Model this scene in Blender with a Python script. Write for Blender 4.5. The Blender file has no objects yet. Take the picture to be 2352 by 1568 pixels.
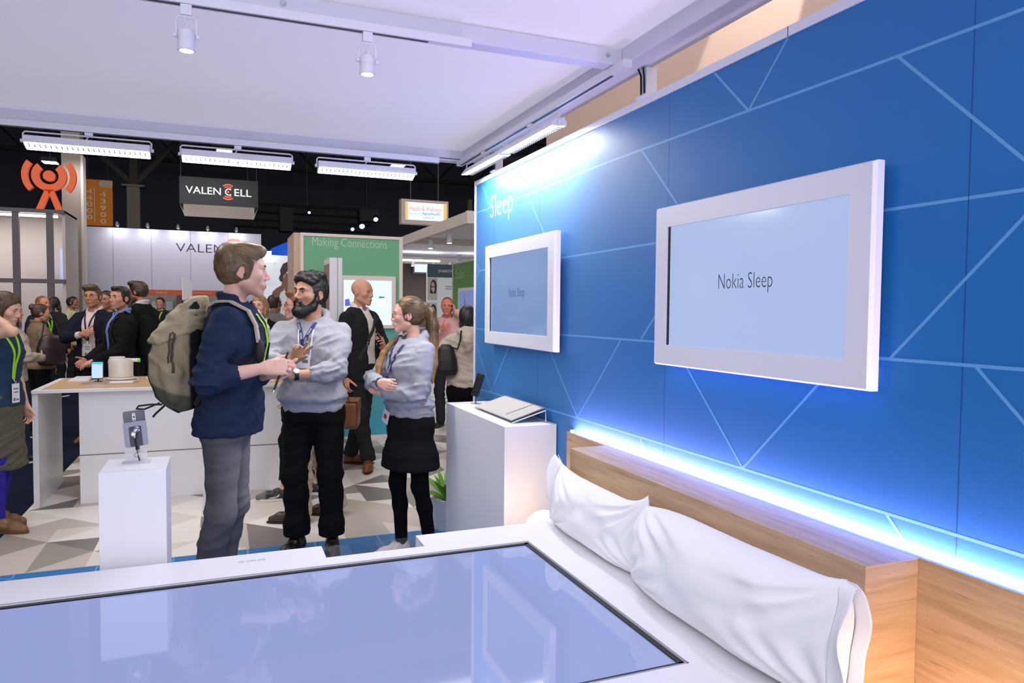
import bpy, math, random
import numpy as np
from mathutils import Vector, Matrix, noise as mnoise

SC = bpy.context.scene
COL = SC.collection
rng = random.Random(7)

# ------------------------------------------------------------------ camera
CAM_F, CAM_YAW, CAM_PITCH, CAM_ROLL, CAM_H = 1658.166, math.radians(21.9878), math.radians(-2.47253), math.radians(0.513773), 1.57
def camera_axes():
    cy, sy, cp, sp = math.cos(CAM_YAW), math.sin(CAM_YAW), math.cos(CAM_PITCH), math.sin(CAM_PITCH)
    f = Vector((sy*cp, cy*cp, sp)); r0 = Vector((cy, -sy, 0)); u0 = r0.cross(f)
    c, s = math.cos(CAM_ROLL), math.sin(CAM_ROLL)
    return f, c*r0 + s*u0, -s*r0 + c*u0
_f, _r, _u = camera_axes()
cam_data = bpy.data.cameras.new('camera')
cam_data.sensor_width = 36.0
cam_data.lens = 36.0*CAM_F/2352.0
cam_data.clip_start = 0.05; cam_data.clip_end = 200
cam = bpy.data.objects.new('camera', cam_data)
m3 = Matrix((_r, _u, -_f)).transposed()
cam.matrix_world = Matrix.Translation((0, 0, CAM_H)) @ m3.to_4x4()
COL.objects.link(cam)
SC.camera = cam

# ------------------------------------------------------------------ world, exposure
SC.view_settings.view_transform = 'Standard'
SC.view_settings.look = 'None'
SC.view_settings.gamma = 1.0
SC.view_settings.use_curve_mapping = False
SC.view_settings.exposure = 0.42
world = bpy.data.worlds.new('world'); SC.world = world
world.use_nodes = True
world.node_tree.nodes['Background'].inputs[0].default_value = (1.0, 0.97, 0.99, 1)
world.node_tree.nodes['Background'].inputs[1].default_value = 1.18

def sun_area(name, loc, target, sx, sy, power, color=(1, 1, 1), spread=180):
    d = bpy.data.lights.new(name, 'AREA'); d.shape = 'RECTANGLE'; d.size = sx; d.size_y = sy
    d.energy = power; d.color = color; d.spread = math.radians(spread)
    o = bpy.data.objects.new(name, d); COL.objects.link(o)
    o.location = loc
    o.rotation_euler = (Vector(target)-Vector(loc)).to_track_quat('-Z', 'Y').to_euler()
    return o
def spot(name, loc, target, power, angle=60, blend=0.6, color=(1, 1, 1), radius=0.03):
    d = bpy.data.lights.new(name, 'SPOT'); d.energy = power; d.spot_size = math.radians(angle); d.spot_blend = blend
    d.color = color; d.shadow_soft_size = radius
    o = bpy.data.objects.new(name, d); COL.objects.link(o)
    o.location = loc
    o.rotation_euler = (Vector(target)-Vector(loc)).to_track_quat('-Z', 'Y').to_euler()
    return o
def point(name, loc, power, color=(1, 1, 1), radius=0.05):
    d = bpy.data.lights.new(name, 'POINT'); d.energy = power; d.color = color; d.shadow_soft_size = radius
    o = bpy.data.objects.new(name, d); COL.objects.link(o); o.location = loc
    return o

# ------------------------------------------------------------------ materials
def s2l(v):
    v = v/255.0
    return v/12.92 if v <= 0.04045 else ((v+0.055)/1.055)**2.4
def rgb(r, g, b):
    return (s2l(r), s2l(g), s2l(b), 1.0)
MATS = {}
def M(name, col, rough=0.55, metal=0.0, spec=0.5, emit=None, emit_s=0.0, vary=0.04, scale=6.0, bump=0.0, bscale=60.0,
      stretch=(1, 1, 1), trans=0.0, ior=1.45, coat=0.0, sheen=0.0, alpha=1.0, sss=0.0):
    if name in MATS: return MATS[name]
    m = bpy.data.materials.new(name); m.use_nodes = True
    nt = m.node_tree; n = nt.nodes; l = nt.links
    b = n['Principled BSDF']
    tc = n.new('ShaderNodeTexCoord'); mp = n.new('ShaderNodeMapping'); mp.inputs['Scale'].default_value = stretch
    l.new(tc.outputs['Object'], mp.inputs['Vector'])
    nz = n.new('ShaderNodeTexNoise'); nz.inputs['Scale'].default_value = scale; nz.inputs['Detail'].default_value = 4
    l.new(mp.outputs['Vector'], nz.inputs['Vector'])
    mx = n.new('ShaderNodeMix'); mx.data_type = 'RGBA'
    mx.inputs['A'].default_value = tuple(max(0, c*(1-vary)) for c in col[:3])+(1,)
    mx.inputs['B'].default_value = tuple(min(1, c*(1+vary)) for c in col[:3])+(1,)
    l.new(nz.outputs['Fac'], mx.inputs['Factor'])
    l.new(mx.outputs['Result'], b.inputs['Base Color'])
    b.inputs['Roughness'].default_value = rough
    b.inputs['Metallic'].default_value = metal
    b.inputs['Specular IOR Level'].default_value = spec
    b.inputs['IOR'].default_value = ior
    b.inputs['Transmission Weight'].default_value = trans
    b.inputs['Coat Weight'].default_value = coat
    b.inputs['Sheen Weight'].default_value = sheen
    b.inputs['Alpha'].default_value = alpha
    if sss > 0:
        b.inputs['Subsurface Weight'].default_value = sss
        b.inputs['Subsurface Radius'].default_value = (0.012, 0.004, 0.002)
        b.inputs['Subsurface Scale'].default_value = 1.0
    if emit is not None:
        b.inputs['Emission Color'].default_value = emit
        b.inputs['Emission Strength'].default_value = emit_s
    if bump > 0:
        bn = n.new('ShaderNodeTexNoise'); bn.inputs['Scale'].default_value = bscale; bn.inputs['Detail'].default_value = 3
        l.new(mp.outputs['Vector'], bn.inputs['Vector'])
        bp = n.new('ShaderNodeBump'); bp.inputs['Strength'].default_value = bump; bp.inputs['Distance'].default_value = 0.004
        l.new(bn.outputs['Fac'], bp.inputs['Height']); l.new(bp.outputs['Normal'], b.inputs['Normal'])
    MATS[name] = m
    return m
def MV(name, rough=0.6, spec=0.35, sss=0.0, bump=0.0, bscale=200.0, mul=1.0):
    """material whose colour is the mesh's own 'paint' attribute (skin tone, lips, brows), with fine noise"""
    if name in MATS: return MATS[name]
    m = bpy.data.materials.new(name); m.use_nodes = True
    nt = m.node_tree; n = nt.nodes; l = nt.links; b = n['Principled BSDF']
    at = n.new('ShaderNodeAttribute'); at.attribute_name = 'paint'
    tc = n.new('ShaderNodeTexCoord')
    nz = n.new('ShaderNodeTexNoise'); nz.inputs['Scale'].default_value = 40; nz.inputs['Detail'].default_value = 4
    l.new(tc.outputs['Object'], nz.inputs['Vector'])
    mr = n.new('ShaderNodeMapRange'); mr.inputs['To Min'].default_value = 0.93*mul; mr.inputs['To Max'].default_value = 1.06*mul
    l.new(nz.outputs['Fac'], mr.inputs['Value'])
    vm = n.new('ShaderNodeVectorMath'); vm.operation = 'SCALE'
    l.new(at.outputs['Color'], vm.inputs[0]); l.new(mr.outputs['Result'], vm.inputs['Scale'])
    l.new(vm.outputs['Vector'], b.inputs['Base Color'])
    b.inputs['Roughness'].default_value = rough; b.inputs['Specular IOR Level'].default_value = spec
    if sss > 0:
        b.inputs['Subsurface Weight'].default_value = sss
        b.inputs['Subsurface Radius'].default_value = (0.010, 0.004, 0.002); b.inputs['Subsurface Scale'].default_value = 1.0
    if bump > 0:
        bn = n.new('ShaderNodeTexNoise'); bn.inputs['Scale'].default_value = bscale
        l.new(tc.outputs['Object'], bn.inputs['Vector'])
        bp = n.new('ShaderNodeBump'); bp.inputs['Strength'].default_value = bump; bp.inputs['Distance'].default_value = 0.002
        l.new(bn.outputs['Fac'], bp.inputs['Height']); l.new(bp.outputs['Normal'], b.inputs['Normal'])
    MATS[name] = m
    return m
def wood(name, ca, cb, axis='Y', rough=0.5, sc=1.0):
    """long fine grain along one axis with darker short flecks"""
    if name in MATS: return MATS[name]
    m = bpy.data.materials.new(name); m.use_nodes = True
    nt = m.node_tree; n = nt.nodes; l = nt.links; b = n['Principled BSDF']
    st = {'X': (0.9, 14, 14), 'Y': (14, 0.9, 14), 'Z': (14, 14, 0.9)}[axis]
    tc = n.new('ShaderNodeTexCoord'); mp = n.new('ShaderNodeMapping'); mp.inputs['Scale'].default_value = tuple(a*sc for a in st)
    l.new(tc.outputs['Object'], mp.inputs['Vector'])
    n1 = n.new('ShaderNodeTexNoise'); n1.inputs['Scale'].default_value = 3.0; n1.inputs['Detail'].default_value = 8; n1.inputs['Roughness'].default_value = 0.65; n1.inputs['Distortion'].default_value = 0.6
    l.new(mp.outputs['Vector'], n1.inputs['Vector'])
    r1 = n.new('ShaderNodeValToRGB'); r1.color_ramp.elements[0].position = 0.3; r1.color_ramp.elements[1].position = 0.7
    r1.color_ramp.elements[0].color = cb; r1.color_ramp.elements[1].color = ca
    l.new(n1.outputs['Fac'], r1.inputs['Fac'])
    mp2 = n.new('ShaderNodeMapping'); mp2.inputs['Scale'].default_value = tuple(3.2*a*sc for a in st)
    l.new(tc.outputs['Object'], mp2.inputs['Vector'])
    n2 = n.new('ShaderNodeTexNoise'); n2.inputs['Scale'].default_value = 2.2; n2.inputs['Detail'].default_value = 5
    l.new(mp2.outputs['Vector'], n2.inputs['Vector'])
    r2 = n.new('ShaderNodeValToRGB'); r2.color_ramp.elements[0].position = 0.24; r2.color_ramp.elements[1].position = 0.36
    r2.color_ramp.elements[0].color = (0.35, 0.30, 0.27, 1); r2.color_ramp.elements[1].color = (1, 1, 1, 1)
    l.new(n2.outputs['Fac'], r2.inputs['Fac'])
    mx = n.new('ShaderNodeMix'); mx.data_type = 'RGBA'; mx.blend_type = 'MULTIPLY'; mx.inputs['Factor'].default_value = 0.8
    l.new(r1.outputs['Color'], mx.inputs['A']); l.new(r2.outputs['Color'], mx.inputs['B'])
    l.new(mx.outputs['Result'], b.inputs['Base Color'])
    b.inputs['Roughness'].default_value = rough
    bp = n.new('ShaderNodeBump'); bp.inputs['Strength'].default_value = 0.08; bp.inputs['Distance'].default_value = 0.002
    l.new(n1.outputs['Fac'], bp.inputs['Height']); l.new(bp.outputs['Normal'], b.inputs['Normal'])
    MATS[name] = m
    return m
def glass(name, tint=(1, 1, 1, 1), rough=0.02, ior=1.49):
    """clear acrylic: sees through, with a sharp Fresnel sheen"""
    if name in MATS: return MATS[name]
    m = bpy.data.materials.new(name); m.use_nodes = True
    nt = m.node_tree; n = nt.nodes; l = nt.links
    n.remove(n['Principled BSDF'])
    tr = n.new('ShaderNodeBsdfTransparent'); tr.inputs['Color'].default_value = tint
    gl = n.new('ShaderNodeBsdfGlossy'); gl.inputs['Roughness'].default_value = rough
    fr = n.new('ShaderNodeFresnel'); fr.inputs['IOR'].default_value = ior
    mx = n.new('ShaderNodeMixShader')
    ge = n.new('ShaderNodeNewGeometry'); ml = n.new('ShaderNodeMath'); ml.operation = 'MULTIPLY_ADD'; ml.inputs[1].default_value = -1.0; ml.inputs[2].default_value = 1.0
    l.new(ge.outputs['Backfacing'], ml.inputs[0]); m2 = n.new('ShaderNodeMath'); m2.operation = 'MULTIPLY'; l.new(ml.outputs[0], m2.inputs[0]); l.new(fr.outputs['Fac'], m2.inputs[1])
    l.new(m2.outputs[0], mx.inputs['Fac']); l.new(tr.outputs['BSDF'], mx.inputs[1]); l.new(gl.outputs['BSDF'], mx.inputs[2])
    l.new(mx.outputs['Shader'], n['Material Output'].inputs['Surface'])
    MATS[name] = m
    return m

# ------------------------------------------------------------------ mesh collecting
class MB:
    def __init__(self):
        self.v = []; self.f = []; self.mi = []; self.cur = 0
    def add(self, vs, fs, mi=None):
        o = len(self.v); self.v += [tuple(map(float, p)) for p in vs]
        for f in fs:
            self.f.append(tuple(i+o for i in f)); self.mi.append(self.cur if mi is None else mi)
        return self
    def box(self, x0, x1, y0, y1, z0, z1, mi=None):
        vs = [(x, y, z) for z in (z0, z1) for y in (y0, y1) for x in (x0, x1)]
        return self.add(vs, [(0, 2, 3, 1), (4, 5, 7, 6), (0, 1, 5, 4), (2, 6, 7, 3), (0, 4, 6, 2), (1, 3, 7, 5)], mi)
    def hexa(self, p, mi=None):
        return self.add(p, [(0, 3, 2, 1), (4, 5, 6, 7), (0, 1, 5, 4), (1, 2, 6, 5), (2, 3, 7, 6), (3, 0, 4, 7)], mi)
    def quad(self, a, b, c, d, mi=None):
        return self.add([a, b, c, d], [(0, 1, 2, 3)], mi)
    def slab(self, a, b, c, d, t, mi=None):
        """a flat four-cornered sheet a,b,c,d with thickness t along its normal (behind it)"""
        a, b, c, d = map(Vector, (a, b, c, d)); n = (b-a).cross(d-a).normalized()*t
        return self.hexa([a-n, b-n, c-n, d-n, a, b, c, d], mi)
    def prism(self, poly, o, ex, ey, ez, t, mi=None):
        """2-D polygon swept by t along ez from origin o"""
        o, ex, ey, ez = map(Vector, (o, ex, ey, ez)); n = len(poly)
        b = [o+ex*p[0]+ey*p[1] for p in poly]; vs = b+[p+ez*t for p in b]
        fs = [tuple(range(n-1, -1, -1)), tuple(range(n, 2*n))]+[(i, (i+1) % n, n+(i+1) % n, n+i) for i in range(n)]
        return self.add(vs, fs, mi)
    def cyl(self, p0, p1, r0, r1=None, n=20, cap=True, mi=None):
        r1 = r0 if r1 is None else r1
        p0, p1 = Vector(p0), Vector(p1); a = (p1-p0).normalized()
        t = Vector((1, 0, 0)) if abs(a.x) < 0.8 else Vector((0, 1, 0))
        u = a.cross(t).normalized(); w = a.cross(u)
        vs = []
        for p, r in ((p0, r0), (p1, r1)):
            for i in range(n):
                g = 2*math.pi*i/n; vs.append(p+(u*math.cos(g)+w*math.sin(g))*r)
        fs = [(i, (i+1) % n, n+(i+1) % n, n+i) for i in range(n)]
        if cap: fs += [tuple(range(n-1, -1, -1)), tuple(range(n, 2*n))]
        return self.add(vs, fs, mi)
    def tube(self, pts, r, n=10, closed=False, mi=None, flat=None):
        """a round (or flat = (w,h) band) sweep along points"""
        P = [Vector(p) for p in pts]; m = len(P); vs = []
        up = None
        for i, p in enumerate(P):
            a = (P[(i+1) % m] if (i < m-1 or closed) else P[i])-(P[i-1] if (i > 0 or closed) else P[i])
            a.normalize()
            if up is None:
                t = Vector((0, 0, 1)) if abs(a.z) < 0.9 else Vector((0, 1, 0)); u = a.cross(t).normalized()
            else:
                u = (up-a*up.dot(a)).normalized()
            up = u; w = a.cross(u)
            rr = r[i] if isinstance(r, (list, tuple)) else r
            for k in range(n):
                g = 2*math.pi*k/n
                vs.append(p+(u*math.cos(g)+w*math.sin(g))*rr)
        fs = []
        for i in range(m if closed else m-1):
            j = (i+1) % m
            for k in range(n):
                fs.append((i*n+k, i*n+(k+1) % n, j*n+(k+1) % n, j*n+k))
        if not closed: fs += [tuple(range(n-1, -1, -1)), tuple(range((m-1)*n, m*n))]
        return self.add(vs, fs, mi)
    def lathe(self, prof, o=(0, 0, 0), n=32, mi=None, ax=None):
        """profile [(r,z)] spun about z at o"""
        vs = []; m = len(prof); o = Vector(o)
        for r, z in prof:
            for k in range(n):
                g = 2*math.pi*k/n; vs.append(o+Vector((r*math.cos(g), r*math.sin(g), z)))
        fs = [(i*n+k, i*n+(k+1) % n, (i+1)*n+(k+1) % n, (i+1)*n+k) for i in range(m-1) for k in range(n)]
        return self.add(vs, fs, mi)
    def ball(self, c, r, n=20, m=12, mi=None, R=None):
        c = Vector(c); r = r if isinstance(r, (tuple, list)) else (r, r, r); vs = []
        for i in range(1, m):
            t = math.pi*i/m
            for k in range(n):
                g = 2*math.pi*k/n
                q = Vector((r[0]*math.sin(t)*math.cos(g), r[1]*math.sin(t)*math.sin(g), r[2]*math.cos(t)))
                vs.append(c+(R @ q if R is not None else q))
        top = Vector((0, 0, r[2])); b = len(vs)
        vs.append(c+(R @ top if R is not None else top)); vs.append(c-(R @ top if R is not None else top))
        fs = [(i*n+k, (i+1)*n+k, (i+1)*n+(k+1) % n, i*n+(k+1) % n) for i in range(m-2) for k in range(n)]
        fs += [(b, k, (k+1) % n) for k in range(n)]+[(b+1, (m-2)*n+(k+1) % n, (m-2)*n+k) for k in range(n)]
        return self.add(vs, fs, mi)
    def ribbon(self, pts, sides, w, t=0.0012, mi=None):
        """flat band along pts; sides = unit vectors across it; its thickness goes along the local normal"""
        P = [Vector(p) for p in pts]; m = len(P); vs = []
        for i, p in enumerate(P):
            a = (P[min(i+1, m-1)]-P[max(i-1, 0)]).normalized()
            s = Vector(sides[i] if isinstance(sides[0], (tuple, list, Vector)) else sides)
            s = (s-a*s.dot(a)).normalized(); nn = a.cross(s)
            ww = w[i] if isinstance(w, (list, tuple)) else w
            vs += [p-s*ww/2-nn*t, p+s*ww/2-nn*t, p+s*ww/2+nn*t, p-s*ww/2+nn*t]
        fs = [(4*i+k, 4*i+(k+1) % 4, 4*i+4+(k+1) % 4, 4*i+4+k) for i in range(m-1) for k in range(4)]
        fs += [(3, 2, 1, 0), (4*m-4, 4*m-3, 4*m-2, 4*m-1)]
        return self.add(vs, fs, mi)
    def text(self, s, o, ex, ey, width, height, lift=0.001, weight=0.0, mi=None, sx=None):
        """printed lettering: string s fitted to width x height with lower-left corner o"""
        vs, fs = text_shape(s, weight)
        xs = [p[0] for p in vs]; ys = [p[1] for p in vs]
        x0, x1, y0, y1 = min(xs), max(xs), min(ys), max(ys)
        o, ex, ey = map(Vector, (o, ex, ey)); ez = ex.cross(ey).normalized()
        return self.add([o+ex*((p[0]-x0)/(x1-x0)*width)+ey*((p[1]-y0)/(y1-y0)*height)+ez*lift for p in vs], fs, mi)
    def build(self, name, mats, parent=None, base=None, smooth=False, bevel=0.0, local=False, angle=35):
        """link as ONE mesh object. Top-level: base gives its origin. Child: verts are world unless local"""
        mats = mats if isinstance(mats, (list, tuple)) else [mats]
        off = Vector((0, 0, 0))
        if parent is not None and not local:
            p = parent
            while p is not None: off = off+p.location; p = p.parent
        if base is not None: off = Vector(base)
        me = bpy.data.meshes.new(name)
        me.from_pydata([(a[0]-off.x, a[1]-off.y, a[2]-off.z) for a in self.v], [], self.f)
        for m in mats: me.materials.append(m)
        if len(mats) > 1: me.polygons.foreach_set('material_index', self.mi)
        me.validate(); me.update()
        if smooth:
            me.polygons.foreach_set('use_smooth', [True]*len(me.polygons))
            if angle < 180:
                try: me.set_sharp_from_angle(angle=math.radians(angle))
                except Exception: pass
        o = bpy.data.objects.new(name, me); COL.objects.link(o)
        if base is not None: o.location = base
        if parent is not None: o.parent = parent
        if bevel > 0:
            bv = o.modifiers.new('bevel', 'BEVEL'); bv.width = bevel; bv.segments = 2; bv.limit_method = 'ANGLE'
        return o
_TXT = {}
def text_shape(s, weight):
    k = (s, weight)
    if k not in _TXT:
        cu = bpy.data.curves.new('t', 'FONT'); cu.body = s; cu.size = 1.0; cu.offset = weight; cu.resolution_u = 3
        ob = bpy.data.objects.new('t', cu); COL.objects.link(ob)
        dg = bpy.context.evaluated_depsgraph_get(); ev = ob.evaluated_get(dg); me = ev.to_mesh()
        _TXT[k] = ([tuple(v.co) for v in me.vertices], [tuple(p.vertices) for p in me.polygons])
        ev.to_mesh_clear()
        bpy.data.objects.remove(ob); bpy.data.curves.remove(cu)
    return _TXT[k]

def tag(o, label, cat, group=None, kind=None):
    if label: o['label'] = label
    if cat: o['category'] = cat
    if group: o['group'] = group
    if kind: o['kind'] = kind
    return o
def thing(name, label, cat, loc, rz=0.0, group=None):
    o = bpy.data.objects.new(name, None); o.empty_display_size = 0.1
    o.location = loc; o.rotation_euler = (0, 0, rz); COL.objects.link(o)
    return tag(o, label, cat, group)
def struct(o):
    o['kind'] = 'structure'; return o
def kids(o): return [c for c in COL.objects if c.parent is o]
def dup(root, loc, label, rz=None):
    r = root.copy(); COL.objects.link(r); r.location = loc
    if rz is not None: r.rotation_euler = (0, 0, rz)
    r['label'] = label
    for ch in kids(root):
        c = ch.copy(); COL.objects.link(c); c.parent = r
        for g in kids(ch):
            d = g.copy(); COL.objects.link(d); d.parent = c
    return r
# ================================================================== light that belongs to the hall
# the hall's high-bay lamps far above the canopies
sun_area('hall_overhead_light', (-4, 9, 8.5), (-3.5, 9, 0), 5, 7, 260, (1.0, 0.93, 0.86))
sun_area('hall_overhead_light', (5, 13, 8.5), (5, 13, 0), 6, 6, 240, (1.0, 0.93, 0.86))

sun_area('hall_overhead_light', (-1.5, 1.0, 8.5), (-1.5, 1.0, 0), 7, 7, 300, (1.0, 0.96, 0.97))  # extra overhead light, added unseen above the canopy to brighten its cloth

# ------------------------------------------------------------------ colours
WHITE = M('white_laminate', rgb(232, 231, 236), rough=0.32, spec=0.5, vary=0.01)
WMETAL = M('white_metal', rgb(222, 222, 232), rough=0.4, vary=0.01)
BLACK = M('black_plastic', rgb(14, 14, 16), rough=0.35)
DGREY = M('dark_grey', rgb(52, 54, 60), rough=0.5)
CHROME = M('chrome', rgb(210, 212, 216), rough=0.18, metal=1.0)
ACRYL = glass('clear_acrylic')
OAK = wood('oak_board', rgb(205, 176, 140), rgb(170, 138, 104), 'Y')
OAKX = wood('oak_top', rgb(214, 180, 140), rgb(184, 148, 110), 'X')
OAKZ = wood('pale_wood', rgb(214, 190, 170), rgb(176, 146, 124), 'Z')
LAMP = M('lamp_face', rgb(255, 255, 250), emit=(1.0, 0.98, 0.93, 1), emit_s=9.0, vary=0)
LINE = M('printed_line', rgb(96, 160, 214), rough=0.45, vary=0.02)
BLUE = M('blue_graphic', rgb(10, 108, 178), rough=0.50, spec=0.5, vary=0.06, scale=0.8, sheen=0.10, bump=0.05, bscale=260)
INK = M('dark_ink', rgb(44, 48, 92), rough=0.5)

# ------------------------------------------------------------------ floor
def floor_triangles():
    """white, beige and grey right-angled triangles on a 0.31 x 0.30 grid"""
    mb = MB(); r = random.Random(11)
    cx, cy = 0.311, 0.302; x0, y0 = -1.392, 4.945
    i1, j1 = 26, 26
    shades = [0, 0, 0, 1, 1, 1, 2, 2, 3, 3, 4]
    fixed = {}
    for i in range(i1):
        xa, xb = x0+i*cx, x0+(i+1)*cx
        for j in range(-1, j1):
            ya = y0+j*cy
            odd = (i+j) % 2
            # two big triangles meet in each strip: apex left or apex right
            if odd: tri = [(xa, ya), (xb, ya+cy), (xa, ya+2*cy)]
            else: tri = [(xb, ya), (xb, ya+2*cy), (xa, ya+cy)]
            tri = [(p[0], min(max(p[1], y0), y0+j1*cy)) for p in tri]
            a2 = abs((tri[1][0]-tri[0][0])*(tri[2][1]-tri[0][1])-(tri[2][0]-tri[0][0])*(tri[1][1]-tri[0][1]))
            if a2 < 1e-6: continue
            s = r.choice(shades)
            apex = tri[1] if odd else tri[2]; base = [tri[0], tri[2]] if odd else [tri[0], tri[1]]
            if r.random() < 0.35:
                mid = ((base[0][0]+base[1][0])/2, (base[0][1]+base[1][1])/2)
                s2 = r.choice(shades)
                mb.add([(*base[0], 0), (*mid, 0), (*apex, 0)], [(0, 1, 2)], s); mb.add([(*mid, 0), (*base[1], 0), (*apex, 0)], [(0, 1, 2)], s2)
            else:
                mb.add([(*p, 0) for p in tri], [(0, 1, 2)], s)
    for k, f in enumerate(mb.f):
        a, b, c = [Vector(mb.v[i]) for i in f[:3]]
        if (b-a).cross(c-a).z < 0: mb.f[k] = f[::-1]
    return mb
FM = [M('floor_white', rgb(242, 236, 230), rough=0.4, vary=0.02), M('floor_cream', rgb(226, 218, 210), rough=0.4, vary=0.02),
      M('floor_beige', rgb(202, 192, 183), rough=0.4, vary=0.03), M('floor_taupe', rgb(158, 150, 142), rough=0.4, vary=0.03), M('floor_grey', rgb(128, 122, 118), rough=0.4, vary=0.03)]
fl = floor_triangles().build('floor', FM); struct(fl)
mb = MB(); mb.box(-1.392, 6.7, -3.5, 4.945, -0.02, 0.0)
fl2 = mb.build('floor.001', BLUE); struct(fl2)
FLOOR_LINES = [[(-1.128, 5.044), (-1.134, 4.3)], [(-1.392, 5.13), (-1.134, 4.87)], [(-0.703, 4.994), (-0.69, 4.0)], [(-0.283, 5.038), (-0.28, 4.0)],
               [(0.151, 5.034), (0.15, 4.824)], [(0.0, 4.945), (0.15, 4.80)], [(0.15, 4.82), (0.2, 4.0)], [(0.574, 4.996), (0.573, 4.2)], [(0.992, 5.059), (0.994, 4.2)], [(-1.392, 4.6), (-1.13, 4.87)], [(-0.28, 4.5), (0.15, 4.8)]]
mb = MB()
for a, b in FLOOR_LINES:
    a, b = (Vector((a[0], min(a[1], 4.945), 0.001)), Vector((b[0], min(b[1], 4.945), 0.001))); d = (b-a).normalized(); n = Vector((-d.y, d.x, 0))*0.005
    mb.quad(a-n, b-n, b+n, a+n)
for k, f in enumerate(mb.f):
    a, b, c = [Vector(mb.v[i]) for i in f[:3]]
    if (b-a).cross(c-a).z < 0: mb.f[k] = f[::-1]
mb.build('printed_line', LINE, fl2)
NAVY = M('navy_carpet', rgb(26, 32, 52), rough=0.95, spec=0.1, vary=0.25, scale=45, bump=0.4, bscale=300)
mb = MB(); mb.box(-30, -1.392, -6, 60, -0.03, -0.004); mb.box(6.7, 34, -6, 60, -0.03, -0.004); mb.box(-1.392, 6.7, 12.79, 60, -0.03, -0.004)
struct(mb.build('floor.002', NAVY))
mb = MB(); mb.box(-1.75, -1.395, 5.93, 6.12, -0.003, 0.004)
o = mb.build('threshold_strip', M('threshold_white', rgb(214, 214, 220), rough=0.4), base=(-1.57, 6.0, -0.003)); tag(o, 'white threshold strip on the navy carpet beside the patterned floor', 'strip')

# ------------------------------------------------------------------ the dark hall behind everything
DARK = M('hall_dark', rgb(84, 86, 94), rough=0.85, spec=0.15, vary=0.2, scale=1.2)
DARKB = M('hall_brownish', rgb(74, 68, 66), rough=0.85, spec=0.15, vary=0.15, scale=1.0)
mb = MB(); mb.box(-30, 34, 46, 46.4, 0, 13); struct(mb.build('wall_back', M('hall_back', rgb(88, 90, 104), rough=0.9, spec=0.1, vary=0.2, scale=0.6)))
mb = MB(); mb.box(-30.4, -30, -6, 46, 0, 13); struct(mb.build('wall_left', DARK))
mb = MB(); mb.box(34, 34.4, -6, 46, 0, 13); struct(mb.build('wall_far_right', DARK))
mb = MB(); mb.box(-30, 34, -6, 46.4, 13, 13.3)
struct(mb.build('ceiling_hall', M('hall_ceiling', rgb(84, 84, 90), rough=0.9, spec=0.1, vary=0.2, scale=0.8)))
for k, yy in enumerate((14.0, 20.0, 26.0, 32.0, 38.0)):
    mb = MB()
    for zz in (8.4, 9.5):
        mb.box(-30, 34, yy-0.12, yy+0.12, zz, zz+0.2)
    for i in range(30):
        xa = -29+i*2.1
        mb.tube([(xa, yy, 8.5), (xa+1.05, yy, 9.6), (xa+2.1, yy, 8.5)], 0.06, 6)
    struct(mb.build('trim_roof_truss' if k == 0 else 'trim_roof_truss.%03d' % k, M('truss_paint', rgb(58, 56, 54), rough=0.8)))
mb = MB()
for yy in (17.0, 29.0):
    mb.cyl((-30, yy, 8.0), (34, yy, 8.0), 0.35, n=20)
struct(mb.build('trim_duct', M('duct_paint', rgb(70, 68, 64), rough=0.6), smooth=True))
# ================================================================== our booth: canopy
CANV = M('canopy_fabric', rgb(232, 232, 242), rough=0.8, spec=0.2, vary=0.01)
BEAM = M('beam_paint', rgb(208, 209, 224), rough=0.45, vary=0.01)
# stretched white cloth: a thin sheet that lets some of the hall's light through
SHEET = M('stretched_cloth', rgb(232, 232, 240), rough=0.8, spec=0.2, vary=0.01)
nt = SHEET.node_tree; tl = nt.nodes.new('ShaderNodeBsdfTranslucent'); tl.inputs['Color'].default_value = (0.72, 0.71, 0.84, 1)
mxs = nt.nodes.new('ShaderNodeMixShader'); mxs.inputs['Fac'].default_value = 0.36; outn = nt.nodes['Material Output']
nt.links.new(nt.nodes['Principled BSDF'].outputs['BSDF'], mxs.inputs[1]); nt.links.new(tl.outputs['BSDF'], mxs.inputs[2]); nt.links.new(mxs.outputs['Shader'], outn.inputs['Surface'])
mb = MB(); mb.quad((-6, 4.70, 2.63), (1.62, 4.70, 2.63), (1.62, -3.4, 2.63), (-6, -3.4, 2.63)); struct(mb.build('ceiling', SHEET))
# front fascia, middle beam, right beam
mb = MB(); mb.box(-6, 1.62, 4.66, 4.735, 2.56, 2.70); o = struct(mb.build('trim_fascia', BEAM, bevel=0.003))
mb = MB(); mb.box(-6, 1.60, 4.656, 4.66, 2.572, 2.576); mb.build('groove', DGREY, o)
mb = MB(); mb.box(-6, 1.512, 2.585, 2.655, 2.56, 2.624); o = struct(mb.build('trim_beam', BEAM, bevel=0.003))
mb = MB()
for bx in (0.201, 1.445, -1.1):
    mb.cyl((bx, 2.588, 2.594), (bx, 2.576, 2.594), 0.010, n=14); mb.cyl((bx, 2.577, 2.594), (bx, 2.572, 2.594), 0.005, n=10)
mb.build('bolt', CHROME, o, smooth=True)
mb = MB(); mb.box(1.512, 1.635, -3.4, 4.735, 2.56, 2.66); struct(mb.build('trim_side_beam', BEAM, bevel=0.003))
mb = MB(); mb.box(-6, 1.512, -0.1, -0.03, 2.56, 2.624); struct(mb.build('trim_beam.001', BEAM, bevel=0.003))
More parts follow.
